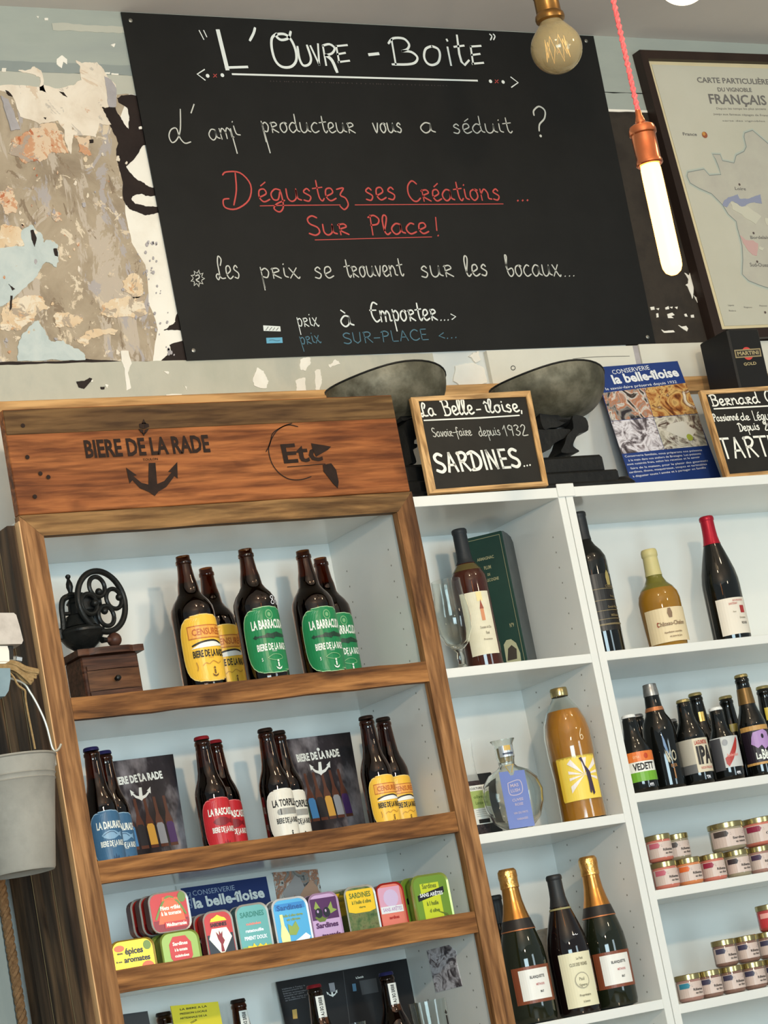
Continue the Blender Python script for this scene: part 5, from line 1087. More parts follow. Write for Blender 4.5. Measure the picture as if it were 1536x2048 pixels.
tin('bright blue sardine tin with a yellow bottle and white fish', 576, 1795, .034, .076, SILV, SKY, [('r', -.9, .80, .9, .93, tk('midblue', (58, 128, 188))), ('t', 'Sardines', -.8, .75, .80, .10, NAVY), ('p', [(-.78, .05), (-.3, .05), (-.28, .3), (-.5, .5), (-.52, .72), (-.7, .72), (-.7, .5), (-.82, .3)], tk('paleyellow', (238, 238, 150))), ('p', [(-.3, .12), (.7, .10), (.95, .22), (.7, .30), (.3, .22)], TWHT), ('p', [(-.3, .30), (.1, .28), (.35, .4), (.2, .56), (-.05, .46), (-.3, .52)], GRL), ('t', 'huile d olive vierge', -.5, .7, .66, .05, GRL), ('t', 'et citron', -.3, .5, .58, .05, GRL)], edge=TWHT, more=1, mlabel='second bright blue sardine tin, hidden behind the front one', mdir=(.003, .031))
tin('purple sardine tin with black olives on the lid', 643, 1785, .046, .064, PURP, LILAC, [('r', -.97, .50, .97, .93, PURP), ('p', [(-.8, .56), (-.4, .60), (0, .52), (.2, .56), (-.1, .46), (-.5, .46)], GRD), ('p', [(-.75, .74), (-.55, .88), (-.3, .72), (-.4, .66)], GRL), ('p', [(.2, .70), (.55, .84), (.6, .70), (.9, .66), (.4, .60)], GRL), ('e', -.45, .64, .26, .10, TBLK), ('e', .12, .64, .24, .10, TBLK), ('e', -.52, .67, .07, .03, LILAC), ('e', .05, .67, .06, .03, LILAC), ('t', 'Sardines', -.8, .8, .34, .10, PURP), ('t', 'tapenade', -.5, .85, .14, .09, PURP)], edge=LILAC, more=1, mlabel='second purple sardine tin, behind the olive-decorated one', mdir=(.004, .032))
tin('sardine tin with a yellow top and mottled green lower half', 716, 1771, .036, .068, GRD, noisy('tin_mottled_green', [(70, 74, 44), (116, 118, 76), (84, 104, 60), (52, 66, 46)], scale=60, rough=.25, metal=.2), [('r', -.95, .54, .95, .96, YL2), ('p', [(-.95, .54), (-.5, .6), (0, .62), (.5, .6), (.95, .54), (.5, .5), (-.5, .5)], YL2), ('t', 'SARDINES', -.75, .75, .80, .10, GRD), ('t', 'à l huile d olive', -.65, .7, .68, .07, GRD), ('t', 'vierge', -.2, .25, .59, .04, GRD)], more=1, mlabel='sardine tin behind the yellow and mottled green one', mdir=(-.014, .033))
tin('pink sardine tin with a red edge between the mottled green and lime tins', 776, 1765, .064, .060, RD, SALM, [('r', -.95, .5, .8, .95, PINK), ('e', 0, .72, .6, .18, tk('palelilac', (214, 190, 222))), ('r', -.95, .42, .85, .56, TWHT), ('t', 'SANS ARÊTES', -.8, .75, .46, .07, LILAC), ('t', 'sardines', -.4, .4, .30, .06, RD), ('r', -.95, .02, .95, .14, RD)], edge=RD)
tin('lime green boneless sardine tin at the right end, front of its row', 856, 1748, .038, .082, GRN2, GRN2, [('r', -.62, .04, .5, .86, tk('brightlime', (206, 214, 50))), ('t', 'Sardines', -.5, .35, .76, .09, GRD), ('p', [(-.85, .52), (.75, .64), (.75, .76), (-.85, .64)], TBLK), ('t', 'SANS ARÊTES', -.72, .66, .60, .07, TWHT), ('t', 'à l huile', -.4, .3, .42, .08, GRD), ('t', 'd olive', -.3, .3, .28, .07, GRD), ('p', [(.1, .3), (.75, .16), (.9, .1), (.7, .22)], GRD)], edge=GRL, more=2, mlabel=['lime green sardine tin, second in the row at the right end', 'lime green sardine tin, rearmost in the row at the right end'], mdir=(-.006, .032))
# sign and photo card behind the tins
t, s_, pl = board('shop_sign', 'navy conserverie sign with white border behind the red tins', 'sign', (352, 1772), (545, 1748), (560, 1860), (368, 1884), .262, .284, WHITE, Z3)
build('navy_field', patch(MB(), pl, pp("361,1777 532,1753 552,1855 384,1880"), .0001, .0006, sc=1), NAVY if False else K('sign_navy', (28, 50, 106), .35), s_, world=True)
P3 = Pl(pl.w(0, 0, .0006), pl.ex, pl.ez)
build('lettering', text_px(MB(), P3, 'CONSERVERIE', (386, 1792), (470, 1780), 10, .0), K('sign_grey', (170, 184, 206), .4), s_, world=True)
build('lettering', text_px(MB(), P3, 'la belle-îloise', (389, 1817), (530, 1794), 20, .035), WHT, s_, world=True)
mb = MB(); strokes(mb, P3, ["364,1788 380,1785 384,1815 368,1820 364,1788", "366,1790 382,1812", "380,1787 368,1815", "372,1800 382,1800"], 1.4, sm=False); build('crest', mb, K('sign_grey', (170, 184, 206), .4), s_, world=True)
t, s_, pl = board('photo_card', 'dark photo card of hands and fish standing behind the blue tins', 'photo', (545, 1745), (635, 1738), (650, 1848), (562, 1862), .262, .284, PH[0], Z3)
for k, s2 in enumerate(("565,1785 590,1750 600,1755 620,1800 610,1830 590,1790 575,1810", "600,1790 622,1758 635,1775 640,1800 620,1810")): build('print', patch(MB(), pl, pp(s2), .0001, .0005 + .0003 * k, sc=1, amp=1.5, seed=k), [K('photo_grey', (170, 160, 156), .4), K('photo_skin', (196, 150, 122), .4)][k], s_, world=True)

# ------------------------------------------------------------------ fourth shelf, cut by the picture edge
def neck33(m_lab=WHT):
    def f(t):
        l = build('neck_label', label_mesh(.0162, H33 - .078, H33 - .022, .55, d=.0012, rows=6), m_lab, t)
        vs = MB(); text2(vs, 'BIERE DE LA RADE', .0, .052, 0, .006, lambda a, b: ((.0178) * math.sin((b - .002) / .0162 * -1), -(.0178) * math.cos((b - .002) / .0162), H33 - .025 - a), .03)
        build('lettering', vs, INK, l)
    return f
def prof_neck33(H): return prof_beer33(H)
b4 = beer('beer_bottle', 'brown bottle with a red cap on the lowest visible shelf before the black menu', 'bottle', pos(627, 1970, H33, Z4), prof_beer33, H33, C_DRK, neck33(), group='beer bottles on the lowest visible shelf')
b4b = dup(b4, pos(771, 1945, H33, Z4), label='brown bottle with a blue cap on the lowest visible shelf, right of the red-capped one')
dup(b4, pos(475, 1999, H33, Z4), label='brown bottle with white neck label right of the yellow card, lowest shelf')
dup(b4, pos(326, 2025, H33, Z4), label='brown bottle at the bottom edge left of the yellow card')
for b_, m_ in ((b4, K('cap_red', (150, 36, 46))), (b4b, K('cap_blue', (44, 44, 96)))):
    c_ = [o for o in b_.children if o.name.startswith('cap')][0]; c_.data = c_.data.copy(); c_.data.materials[0] = m_
t, s_, pl = board('menu_card', 'black folded beer menu standing open at the back of the lowest shelf', 'menu', (552, 1964), (813, 1917), (850, 2130), (600, 2185), .240, .276, M_BLKC, Z4)
build('anchor_emblem', anchor(MB(), pl, 664, 1986, 22, tilt=-.15), WHT, s_, world=True)
build('emblem', patch(MB(), pl, pp("657,1967 668,1965 671,1983 661,1985"), .0002, .0006, sc=1), K('print_grey', (190, 190, 190), .5), s_, world=True)
build('fold_line', strokes(MB(), pl, ["686,1943 706,2100"], 1.6, sm=False), K('fold_grey', (74, 74, 76), .5), s_, world=True)
for k in range(6): build('lettering', text_px(MB(), pl, ['implantée à Toulon la', 'brasserie propose des', 'bières artisanales', 'brassées sur place', 'avec des malts bio', 'et houblons fins'][k], (564 + k * 1.4, 1980 + k * 4.6), (610 + k * 1.4 - (k % 2) * 6, 1972 + k * 4.6), 2.8, .0), K('print_grey', (190, 190, 190), .5), s_, world=True)
for q, c_ in (("584,2020 593,2018 595,2037 586,2038", (196, 160, 84)), ("704,1968 711,1967 713,1982 706,1983", (90, 130, 160))): build('printed_label', patch(MB(), pl, pp(q), .0002, .0006, sc=1), K('print_c%d' % c_[0], c_, .4), s_, world=True)
build('note_block', patch(MB(), pl, pp("718,1962 752,1956 757,1984 724,1990"), .0002, .0006, sc=1), K('menu_grey', (70, 70, 72), .5), s_, world=True)
build('lettering', text_px(MB(), pl, 'la Daurade', (712, 1958), (727, 1955), 4, .02), WHT, s_, world=True)
t, s_, pl = board('yellow_card', 'bright yellow printed card on the lowest visible shelf', 'card', (341, 2012), (436, 2003), (452, 2110), (356, 2124), .17, .20, K('card_yellow', (232, 216, 50), .5), Z4)
for k in range(4): build('lettering', text_px(MB(), pl, ['LA BIERE A LA', 'PRESSION LOCALE', 'ARTISANALE DE LA', 'TOULON'][k], (360 + (k == 3) * 22, 2021 + k * 9), (414 - (k == 3) * 20, 2014 + k * 9), 3.6, .02), INK, s_, world=True)
t, s_, pl = board('black_card', 'small black card at the bottom edge beside the left post', 'card', (243, 2029), (295, 2022), (312, 2110), (258, 2120), .10, .115, M_BLKC, Z4)
# beer tumblers beside the bottles
def tumbler(label, u, v, H=.145, r=.034, mark=False):
    p = topat(u, v, Z4 + H); p = p if .05 < p.y < .24 else at(u, v, min(max(p.y, .06), .235)); t = thing('beer_glass', label, 'glass', (p.x, p.y, Z4), 0, 'beer glasses on the lowest visible shelf')
    build('glass_body', MB().lathe(hollow([(0, .004), (r * .72, 0), (r * .76, .006), (r * .86, H * .4), (r, H)], .002), 32, cap=False), G_CLR, t, smooth=50)
    if mark: decals(t.children[0], cylf(r * .97), [(k, *rest) for k, *rest in emblem(.5, H * .62, .030, INK, r)])
    return t
tumbler('clear beer glass between the red-capped bottle and the menu fold', 690, 2020)
tumbler('clear beer glass with an anchor emblem near the right post, lowest shelf', 852, 1992, .160, .036, True)
tumbler('clear beer glass left of the black menu at the bottom edge', 545, 2042)
# photo taped on the side panel
mb = MB()
def onside(u, v, X=.7905): r = ray(u, v); return CAM + r * ((X - CAM.x) / r.x)
q = [onside(*p) for p in ((853, 1901), (897, 1890), (912, 1903), (912, 1921), (924, 1972), (872, 1985))]
ph = build('photo_print', MB().add([tuple(p) for p in q] + [(p.x + .0008, p.y, p.z) for p in q], [tuple(range(6)), tuple(range(11, 5, -1))] + [(i, (i + 1) % 6, 6 + (i + 1) % 6, 6 + i) for i in range(6)]), PH[2])
tag(ph, 'torn greyish photo stuck on the inner side panel of the pine-faced unit', 'photo')

# ------------------------------------------------------------------ narrow bookcase
ZB1, ZB2, ZB3 = ZB[0] + .0003, ZB[1] + .0003, ZB[2] + .0003
def prof_bdx(H, R=.0375): return [(0, .004), (R * .8, 0), (R * .97, .003), (R, .010), (R, H - .112), (R * .97, H - .100), (R * .80, H - .086), (R * .55, H - .074), (R * .42, H - .064), (.0142, H - .050), (.0138, H - .010), (.0150, H - .008), (.0150, H - .002), (.0138, H)]
def prof_bgn(H, R=.0405, w_=.40): return [(0, .004), (R * .8, 0), (R * .97, .003), (R, .010), (R, H * .44), (R * .98, H * .49), (R * .90, H * .56), (R * .74, H * .645), (R * .56, H * .73), (R * .43, H * .79), (.0150, H * .84), (.0140, H * .90), (.0138, H - .010), (.0152, H - .008), (.0152, H - .003), (.0138, H)]
def sleeve(prof, z0, z1, d, m, name, t, n=28, top=True):
    """capsule or foil that hugs the neck between two heights"""
    P = []; 
    def rad(z):
        for (r0, a), (r1, b) in zip(prof, prof[1:]):
            if a <= z <= b and b > a: return r0 + (r1 - r0) * (z - a) / (b - a)
        return prof[-1][0]
    zs = sorted({z0, z1} | {z for r, z in prof if z0 < z < z1} | {z0 + (z1 - z0) * k / 6 for k in range(7)})
    P = [(rad(z) + d, z) for z in zs]
    if top: P += [(P[-1][0] - .0012, z1 + .0010), (0, z1 + .0014)]
    return build(name, MB().lathe([(P[0][0] - d, P[0][1])] + P, n, cap=False), m, t, smooth=50)
def wine(label, u, v, H, zb, prof, glass, Y=None, group=None, name='wine_bottle', cat='bottle', rz=0, ymax=.24):
    loc = pos(u, v, H, zb, ymax, .062) if Y is None else (at(u, v, Y).x, Y, zb)
    t = thing(name, label, cat, loc, rz, group)
    build('glass', MB().lathe(prof + [(0, H)], 32, cap=False), glass, t, smooth=50); return t
# rosé with a torn label
Hr = .294; M_ROSE = mat('rose_wine_glass', (96, 38, 20), .04, spec=.7); pr = prof_bdx(Hr, .0365)
tr_ = noisy('rose_wine_red', [(46, 18, 10), (74, 30, 14)], scale=5, rough=.05, spec=.7)
t = wine('rosé wine bottle with a torn cream label in front of the green box', 918, 1064, Hr, ZB1, pr, tr_, Y=.112, rz=-.44)
sleeve(pr, Hr - .072, Hr, .0006, noisy('capsule_slate', [(30, 34, 38), (42, 46, 50)], scale=20, rough=.5), 'capsule', t)
sleeve(pr, Hr - .088, Hr - .074, .0003, mat('glass_olive_neck', (86, 76, 42), .1), 'neck_band', t, top=False)
l = build('label', label_mesh(.0365, .030, .158, .86, n=16, a0=.06), noisy('label_torn_cream', [(214, 208, 182), (228, 222, 200)], scale=20, rough=.6), t)
decals(l, cylf(.0365), [('r', .08, .138, .40, .157, K('label_cream2', (232, 214, 156), .5)), ('r', .16, .098, .36, .122, K('label_terracotta', (206, 138, 96), .5)), ('p', [(.14, .122), (.38, .122), (.34, .128), (.30, .134), (.26, .142), (.22, .134), (.18, .128)], K('label_brick', (150, 72, 52), .5)), ('t', 'Domaine du Clos', -.02, .62, .082, .005, K('label_grey_ink', (150, 140, 120), .5)), ('t', 'Rosé', .24, .44, .070, .006, K('label_grey_ink', (150, 140, 120), .5)), ('t', 'Provence', .05, .55, .058, .004, K('label_grey_ink', (150, 140, 120), .5))])
# green presentation box
M_GBOX = noisy('box_green', [(18, 46, 38), (26, 58, 48)], scale=6, rough=.5); M_GBS = noisy('box_side_grey', [(70, 76, 78), (88, 94, 94)], scale=12, rough=.6)
t = thing('gift_box', 'dark green presentation box with gold letters standing behind the rosé', 'box', (1.112, .135, ZB1), math.radians(-46))
bw_, bh_ = .122, .292
bx2 = build('box_body', MB().bbox(-.088, 0, 0, .088, 0, bh_, .0015), M_GBOX, t)
build('side_face', MB().prism([(.002, 0), (.086, 0), (.086, bh_ - .014), (.070, bh_ - .004), (.040, bh_ - .001), (.002, bh_ - .001)], lambda a, b, d: (d, a, b), .0, .0025), M_GBS, t)
gf = lambda a, z, d: (-.088 + a * .088 / .122, -d, z)
KG = K('gilt_print', (150, 146, 110), .4); decals(bx2, gf, [('l', [(.006, .285), (.114, .285)], .0012, 1, KG), ('l', [(.114, .285), (.114, .006)], .0012, 1, KG), ('t', 'ARMAGNAC', .036, .086, .240, .006, KG), ('t', 'PLUM', .052, .072, .220, .007, KG), ('t', 'DE', .058, .066, .206, .005, KG), ('t', 'GASCOGNE', .044, .088, .194, .006, KG), ('t', 'N°9', .092, .104, .092, .008, KG),
    ('p', [(.062, .018), (.104, .018), (.106, .036), (.100, .058), (.088, .068), (.074, .068), (.064, .060)], K('box_picture', (160, 160, 128), .5)), ('p', [(.066, .026), (.094, .026), (.098, .046), (.086, .056), (.074, .050)], K('box_picture_dark', (48, 40, 30), .5)), ('l', [(.050, .010), (.110, .010)], .002, 1, KG)])
# stemmed beer glass
def goblet(label, u, v, H, zb, Y, r=.036):
    p = at(u, v, Y); t = thing('stem_glass', label, 'glass', (p.x, Y, zb))
    outp = [(.0, .003), (.030, .0), (.031, .002), (.010, .007), (.0055, .014), (.0075, .026), (.0055, .036), (.012, .044), (.024, .056), (.033, .078), (r, .102), (.035, .125), (.031, .150), (.0295, H)]
    inp = [(.0285, H), (.0295, .150), (.0335, .125), (.0345, .102), (.0315, .079), (.022, .058), (.008, .047), (0, .045)]
    build('glass_body', MB().lathe(outp + inp, 36, cap=False), G_CLR, t, smooth=50); return t
goblet('clear stemmed beer glass half hidden by the pine post beside the rosé', 893, 1172, .182, ZB1, .064)

# second row: packet, black box, round decanter, juice
t = thing('snack_packet', 'clear packet of dark food with a white and green label beside the pine post', 'packet', (at(937, 1470, .18).x - .028, .18, ZB2))
zt_ = .205; hw_ = .026
L_ = [(0, .028, .020), (.02, .030, .024), (.09, .029, .022), (.118, .027, .018)]
def lozenge(levels, n=20):
    mb = MB(); vs = []
    for z, a, b in levels:
        for i in range(n): th = 2 * PI * i / n; c_, s_ = math.cos(th), math.sin(th); vs.append((a * abs(c_) ** .6 * (1 if c_ > 0 else -1), b * abs(s_) ** .6 * (1 if s_ > 0 else -1), z))
    fs = [(j * n + i, j * n + (i + 1) % n, (j + 1) * n + (i + 1) % n, (j + 1) * n + i) for j in range(len(levels) - 1) for i in range(n)] + [tuple(range(n - 1, -1, -1)), tuple((len(levels) - 1) * n + i for i in range(n))]
    return mb.add(vs, fs)
build('contents', lozenge(L_), noisy('dark_snack', [(28, 24, 26), (70, 60, 62), (44, 38, 40)], scale=70, rough=.5, bump=.8), t, smooth=40)
build('film_top', lozenge([(.1185, .027, .018), (.14, .026, .012), (.17, .028, .006), (.198, .031, .0022), (zt_, .032, .0016)]), mat('packet_film', (238, 240, 236), .15, trans=.4, ior=1.3, alpha=.5), t, smooth=40)
pk = Pl((0, -.0255, 0)); lb = build('label', MB().bbox(-.012, .0275, -.0262, -.0250, .030, .108, .0004), WHT, t)
decals(lb, lambda a, z, d: (a, -.0262 - d, z), [('r', -.012, .062, .0265, .097, K('packet_green', (172, 190, 112), .5)), ('t', 'CULTURE', -.010, .018, .100, .004, INK), ('t', 'olive', -.006, .016, .082, .006, K('packet_green_ink', (98, 122, 50), .5)), ('t', 'Lucques', -.004, .018, .070, .006, K('packet_green_ink', (98, 122, 50), .5)), ('r', -.004, .032, .022, .040, INK)] + [('l', [(-.006, .058 - k * .004), (.022, .058 - k * .004)], .0008, 1, K('packet_ink', (140, 140, 136), .5)) for k in range(4)])
t = thing('black_carton', 'low black carton with white marks behind the round decanter', 'box', (.965, .225, ZB2))
build('carton_body', MB().bbox(.925, 1.020, .205, .262, ZB2, ZB2 + .136, .002), M_BOXK, t, world=True)
build('carton_print', MB().box(.958, .975, .2040, .2052, ZB2 + .072, ZB2 + .090).box(.966, .985, .2040, .2052, ZB2 + .018, ZB2 + .023), K('carton_mark', (190, 190, 184), .5), t, world=True)
dxc = at(1036, 1640, .075).x + .003
dc = thing('decanter', 'round clear glass decanter with a blue hanging tag', 'bottle', (dxc, .080, ZB2), -.48)
outd = [(r_ * (1.17 if .01 < z_ < .12 else 1), z_) for r_, z_ in [(.0, .004), (.018, .0), (.026, .003), (.040, .022), (.0495, .050), (.052, .074), (.047, .098), (.034, .116), (.020, .126), (.0155, .131), (.0165, .138), (.0185, .146), (.0185, .164), (.0195, .172), (.0245, .180), (.0245, .1815)]]
ind = [(r_ * (1.17 if .01 < z_ < .12 else 1), z_) for r_, z_ in [(.0225, .1815), (.0175, .172), (.0165, .164), (.0165, .146), (.0140, .137), (.0130, .131), (.018, .123), (.032, .113), (.0445, .096), (.0495, .074), (.047, .051), (.038, .025), (.020, .008), (0, .007)]]
build('glass_body', MB().lathe(outd + ind, 44, sy=.66, cap=False), G_CLR, dc, smooth=60)
build('stopper_cork', MB().lathe([(.0, .136), (.012, .137), (.0145, .150), (.0145, .166), (0, .167)], 20, sy=.9), noisy('cork', [(190, 168, 128), (206, 186, 146)], scale=60, rough=.8), dc, smooth=True)
nb = build('neck_label', label_mesh(.0195, .146, .168, .8, n=10, a0=.15), K('neck_label_silver', (190, 196, 200), .3, metal=.6), dc); decals(nb, cylf(.0195), [('r', -.1, .158, .6, .168, K('neck_gold', (206, 170, 86), .4)), ('r', -.3, .150, .8, .154, K('neck_navy', (70, 78, 98), .4))])
tg = Pl((.004, -.0385, 0)); tq = [(-.024, .004), (.026, .002), (.027, .112), (.008, .114), (.004, .106), (-.002, .106), (-.005, .115), (-.023, .116)]
tagm = build('tag', MB().prism(tq, lambda a, b, d: (a, -.0415 - d, b), 0, .0010), noisy('tag_blue', [(106, 124, 186), (116, 134, 194)], scale=8, rough=.6), dc)
KT = K('tag_silver', (182, 170, 190), .5)
decals(tagm, lambda a, z, d: (a, -.0425 - d, z), [('l', [(-.010, .092), (.014, .094), (.014, .070), (-.009, .069), (-.010, .092)], .0016, 1, KT), ('t', 'MAS', -.006, .010, .083, .006, KT), ('t', 'LUSH', -.007, .011, .073, .006, KT), ('t', 'CUVEE', -.008, .014, .055, .005, KT), ('t', 'ROSE', -.004, .012, .046, .005, KT), ('t', 'VIN DU PAYS', -.010, .018, .030, .004, KT), ('t', 'VARAGES', -.006, .016, .018, .004, KT)])
build('tag_string', MB().tube([(-.002, -.042, .112), (-.006, -.021, .128), (.010, -.019, .129), (.002, -.042, .112)], .0012, 6), noisy('raffia', [(190, 170, 110), (210, 190, 130)], scale=60, rough=.8), dc)
Hj = .272; Rj = .048; loc = (at(1141, 1500, .085).x, .085, ZB2)
t = thing('juice_bottle', 'large clear bottle of orange juice with a yellow sunburst label and gold cap', 'bottle', loc, -.50)
pj_ = [(0, .004), (Rj * .82, 0), (Rj * .97, .004), (Rj * .95, .05), (Rj * .94, .09), (Rj, .14), (Rj, .178), (Rj * .92, .200), (Rj * .74, .222), (Rj * .50, .240), (Rj * .36, .250), (.0150, .256), (.0148, .263)]
build('glass_body', MB().lathe(hollow(pj_, .0018), 36, cap=False), G_CLR, t, smooth=50)
lj = [(max(0, r - .0022), z + (.003 if z < .004 else 0)) for r, z in pj_ if z <= .222] + [(Rj * .66, .2245), (0, .2245)]
build('juice', MB().lathe(lj, 36, cap=False), noisy('orange_juice', [(196, 124, 26), (212, 142, 40)], scale=6, rough=.25), t, smooth=50)
build('cap', MB().lathe([(.0172, .254), (.0178, .256), (.0178, .268), (.0165, .2715), (0, .272)], 28, cap=False), GOLDC, t, smooth=40)
l = build('label', label_mesh(Rj * .975, .040, .128, .92, n=18, a0=.06), K('label_sun', (238, 208, 84), .45), t)
JW = K('label_sun_white', (236, 228, 226), .45); rays = []
for k in range(8):
    a0 = math.radians(-30 + k * 36); a1 = a0 + math.radians(15); c0 = (.18, .088)
    def rp(a): 
        x, z = math.cos(a), math.sin(a); s_ = min((.44 / abs(x)) if abs(x) > 1e-3 else 9, (.036 / abs(z) / .048 * .048) / .048 * .048 / 1.0 if False else 9)
        k_ = min(.44 / max(abs(x), 1e-3), (.034 / .048) / max(abs(z), 1e-3)); return (max(-.48, min(.62, c0[0] + x * k_)), max(.044, min(.124, c0[1] + z * k_ * .048)))
    rays.append(('p', [c0, rp(a0), rp(a1)], JW))
W2 = lambda P: [((a - .045) * 1.48 + .06, z) for a, z in P]
decals(l, cylf(Rj * .975), [('p', W2(r_[1]), r_[2]) for r_ in rays] + [('p', W2([(.18, .124), (.24, .106), (.30, .100), (.36, .092), (.38, .070), (.40, .050), (.34, .046), (.31, .058), (.29, .050), (.25, .052), (.26, .074), (.24, .094), (.18, .112), (.10, .122)]), K('label_aubergine', (58, 40, 62), .45)), ('p', W2([(-.57, .042), (-.47, .042), (-.47, .126), (-.57, .126)]), K('label_sun2', (226, 190, 60), .45))])
for k, ch in enumerate('POMME'): decals(l, cylf(Rj * .975), [('t', ch, -.80, -.74, .110 - k * .015, .007, INK, .0)], d0=.002)
build('price_mark', (lambda mb: ([mb.ribbon([(p[0] * .0009 + .018, .158 + p[1] * .0011) for p in s_], .0014, lambda a, z: cylf(Rj)(a / Rj, z, .0006)) for s_ in glyph_strokes('6')[0]], mb)[1])(MB()), K('marker_pale', (240, 220, 180), .5), t)

# third row: sparkling wines and a red
def champagne(label, u, v, Y):
    Hc = .296; pc = [(0, .006), (.030, 0), (.0415, .003), (.0435, .012), (.0438, .060), (.0436, .120), (.0415, .142), (.0355, .168), (.0285, .192), (.0220, .216), (.0180, .236), (.0162, .256), (.0158, Hc - .022), (.0170, Hc - .018), (.0165, Hc - .002), (.010, Hc)]
    t = wine(label, u, v, Hc, ZB3, pc, G_GRN, Y=Y, rz=-.32, group='gold-topped sparkling wine bottles in the narrow bookcase')
    sleeve(pc, Hc - .100, Hc - .028, .0010, noisy('gold_neck_foil', [(186, 124, 58), (214, 152, 82)], scale=10, rough=.25, metal=.9), 'neck_foil', t, top=False)
    build('cork_foil', MB().lathe([(.0160, Hc - .036), (.0185, Hc - .034), (.0180, Hc - .020), (.0190, Hc - .012), (.0185, Hc - .002), (.0150, Hc + .003), (0, Hc + .004)], 20, cap=False), GOLD, t, smooth=30)
    nb = sleeve(pc, Hc - .116, Hc - .096, .0014, K('neck_band_black', (38, 34, 32), .4), 'neck_band', t, top=False)
    decals(nb, cylf(.0222), [('e', .0, Hc - .106, .34, .0075, K('medal_silver', (206, 200, 190), .4)), ('e', .0, Hc - .106, .22, .0050, K('medal_dark', (90, 84, 78), .4))]); sleeve(pc, Hc - .118, Hc - .1155, .0014, K('band_copper', (196, 128, 86), .35, metal=.6), 'neck_ring', t, top=False)
    b_ = build('label_band', label_mesh(.0437, .038, .108, 1.10, n=18, a0=.12, d=.0002), K('label_copper', (128, 66, 40), .4), t)
    l = build('label', label_mesh(.0437, .044, .102, .74, n=14, a0=.10, d=.0006), K('label_clean_white', (232, 230, 224), .4), t)
    decals(l, cylf(.0437), [('t', 'BLANQUETTE', -.16, .54, .084, .0052, INK, .02), ('t', 'MÉTHODE', .06, .46, .070, .004, K('label_rose_ink', (190, 110, 110), .5)), ('t', 'BRUT', .20, .36, .056, .004, INK)], d0=.0012)
    return t
ch1 = champagne('gold-foiled sparkling wine bottle with white label, nearest the pine post', 1013, 1742, .085)
ch2 = champagne('gold-foiled sparkling wine bottle with white label, nearest the divider', 1174, 1717, .085)
Hw = .272; pw = prof_bgn(Hw, .0415)
t = wine('red wine bottle with black capsule and tall cream label between the gold-topped bottles', 1106, 1749, Hw, ZB3, pw, mat('plum_wine_glass', (20, 11, 11), .04, spec=.7), Y=.075, rz=-.38)
sleeve(pw, Hw - .062, Hw, .0006, K('capsule_black', (34, 36, 38), .5), 'capsule', t); sleeve(pw, Hw - .068, Hw - .0645, .0006, K('capsule_ring', (150, 144, 100), .5), 'neck_ring', t, top=False)
l = build('label', label_mesh(.0415, .014, .118, .88, n=14, a0=.10), K('label_buttercream', (226, 220, 188), .5), t); KO = K('label_olive_ink', (120, 114, 92), .5)
decals(l, cylf(.0415), [('t', 'Le Petit', .06, .40, .104, .0045, KO), ('t', 'CLOS DES VIGNES', -.30, .58, .092, .0060, KO), ('e', .16, .064, .36, .0160, K('label_crest', (170, 164, 142), .5)), ('e', .16, .064, .31, .0138, K('label_buttercream', (226, 220, 188), .5)), ('t', 'Paul', .02, .26, .064, .006, KO), ('t', 'Vigneron', -.04, .36, .053, .005, KO), ('t', 'Propriétaire', -.10, .44, .034, .004, KO), ('t', 'à Limoux', .02, .34, .022, .004, KO)])
sh_ = MB()
for s_ in glyph_strokes('22')[0]: sh_.ribbon([(p[0] * .00055 + .006, .152 + p[1] * .0008) for p in s_], .0011, lambda a, z: (lambda r: ((r + .001) * math.sin(a / r), -(r + .001) * math.cos(a / r), z))(.0366 - (z - .152) * .42))
build('price_mark', sh_, K('marker_white', (226, 228, 236), .5), t)
Hd = .258; pd = prof_bdx(Hd, .0355); t = wine('dark bottle mostly hidden between the pine post and a gold-topped bottle', 985, 1781, Hd, ZB3, pd, G_BLK, Y=.195)
sleeve(pd, Hd - .055, Hd, .0006, K('capsule_black', (34, 36, 38), .5), 'capsule', t)
t = thing('stone_block', 'pale irregular stone standing behind the sparkling wine bottles', 'stone', (1.075, .24, ZB3))
rs = random.Random(8); out_ = [(-.055, 0), (.05, 0), (.056, .08), (.050, .150), (.036, .172), (.010, .178), (-.020, .168), (-.045, .170), (-.058, .150), (-.052, .07)]
build('stone_body', MB().prism([(a, max(0, b)) for a, b in frac([(a * 1000, b * 1000) for a, b in out_], 5, 2, 4)], lambda a, b, d: (a / 1000, d, b / 1000), -.022, .022), noisy('pale_stone', [(150, 138, 124), (176, 164, 150), (196, 186, 174)], scale=24, rough=.9, bump=.8), t)

# ------------------------------------------------------------------ wide bookcase
ZC1, ZC2, ZC3, ZC4 = [z + .0003 for z in ZC[:4]]
Hb = .315; pb_ = prof_bdx(Hb, .0385); t = wine('black bottle with dark gold-ruled label just right of the white divider', 1156, 1026, Hb, ZC1, pb_, G_BLK, Y=.13, rz=-.10)
l = build('label', label_mesh(.0385, .055, .175, .9, n=14), K('label_jet', (30, 28, 27), .4), t); KB = K('label_bronze', (120, 106, 74), .4)
decals(l, cylf(.0385), [('p', [(.30, .150), (.56, .150), (.60, .166), (.55, .176), (.43, .182), (.32, .176), (.27, .166)], K('label_crest_gold', (166, 150, 92), .4)), ('r', -.9, .142, .9, .1435, KB), ('r', -.9, .118, .9, .1195, KB), ('r', -.9, .096, .9, .0975, KB), ('r', -.9, .078, .9, .0795, KB), ('r', -.9, .066, .9, .0695, KB), ('t', 'Château', .10, .70, .145, .005, KB), ('t', 'Grande Réserve', .0, .80, .101, .005, KB), ('t', 'Rouge', .30, .6, .124, .004, KB), ('t', 'Millésime', .1, .7, .083, .005, KB)])
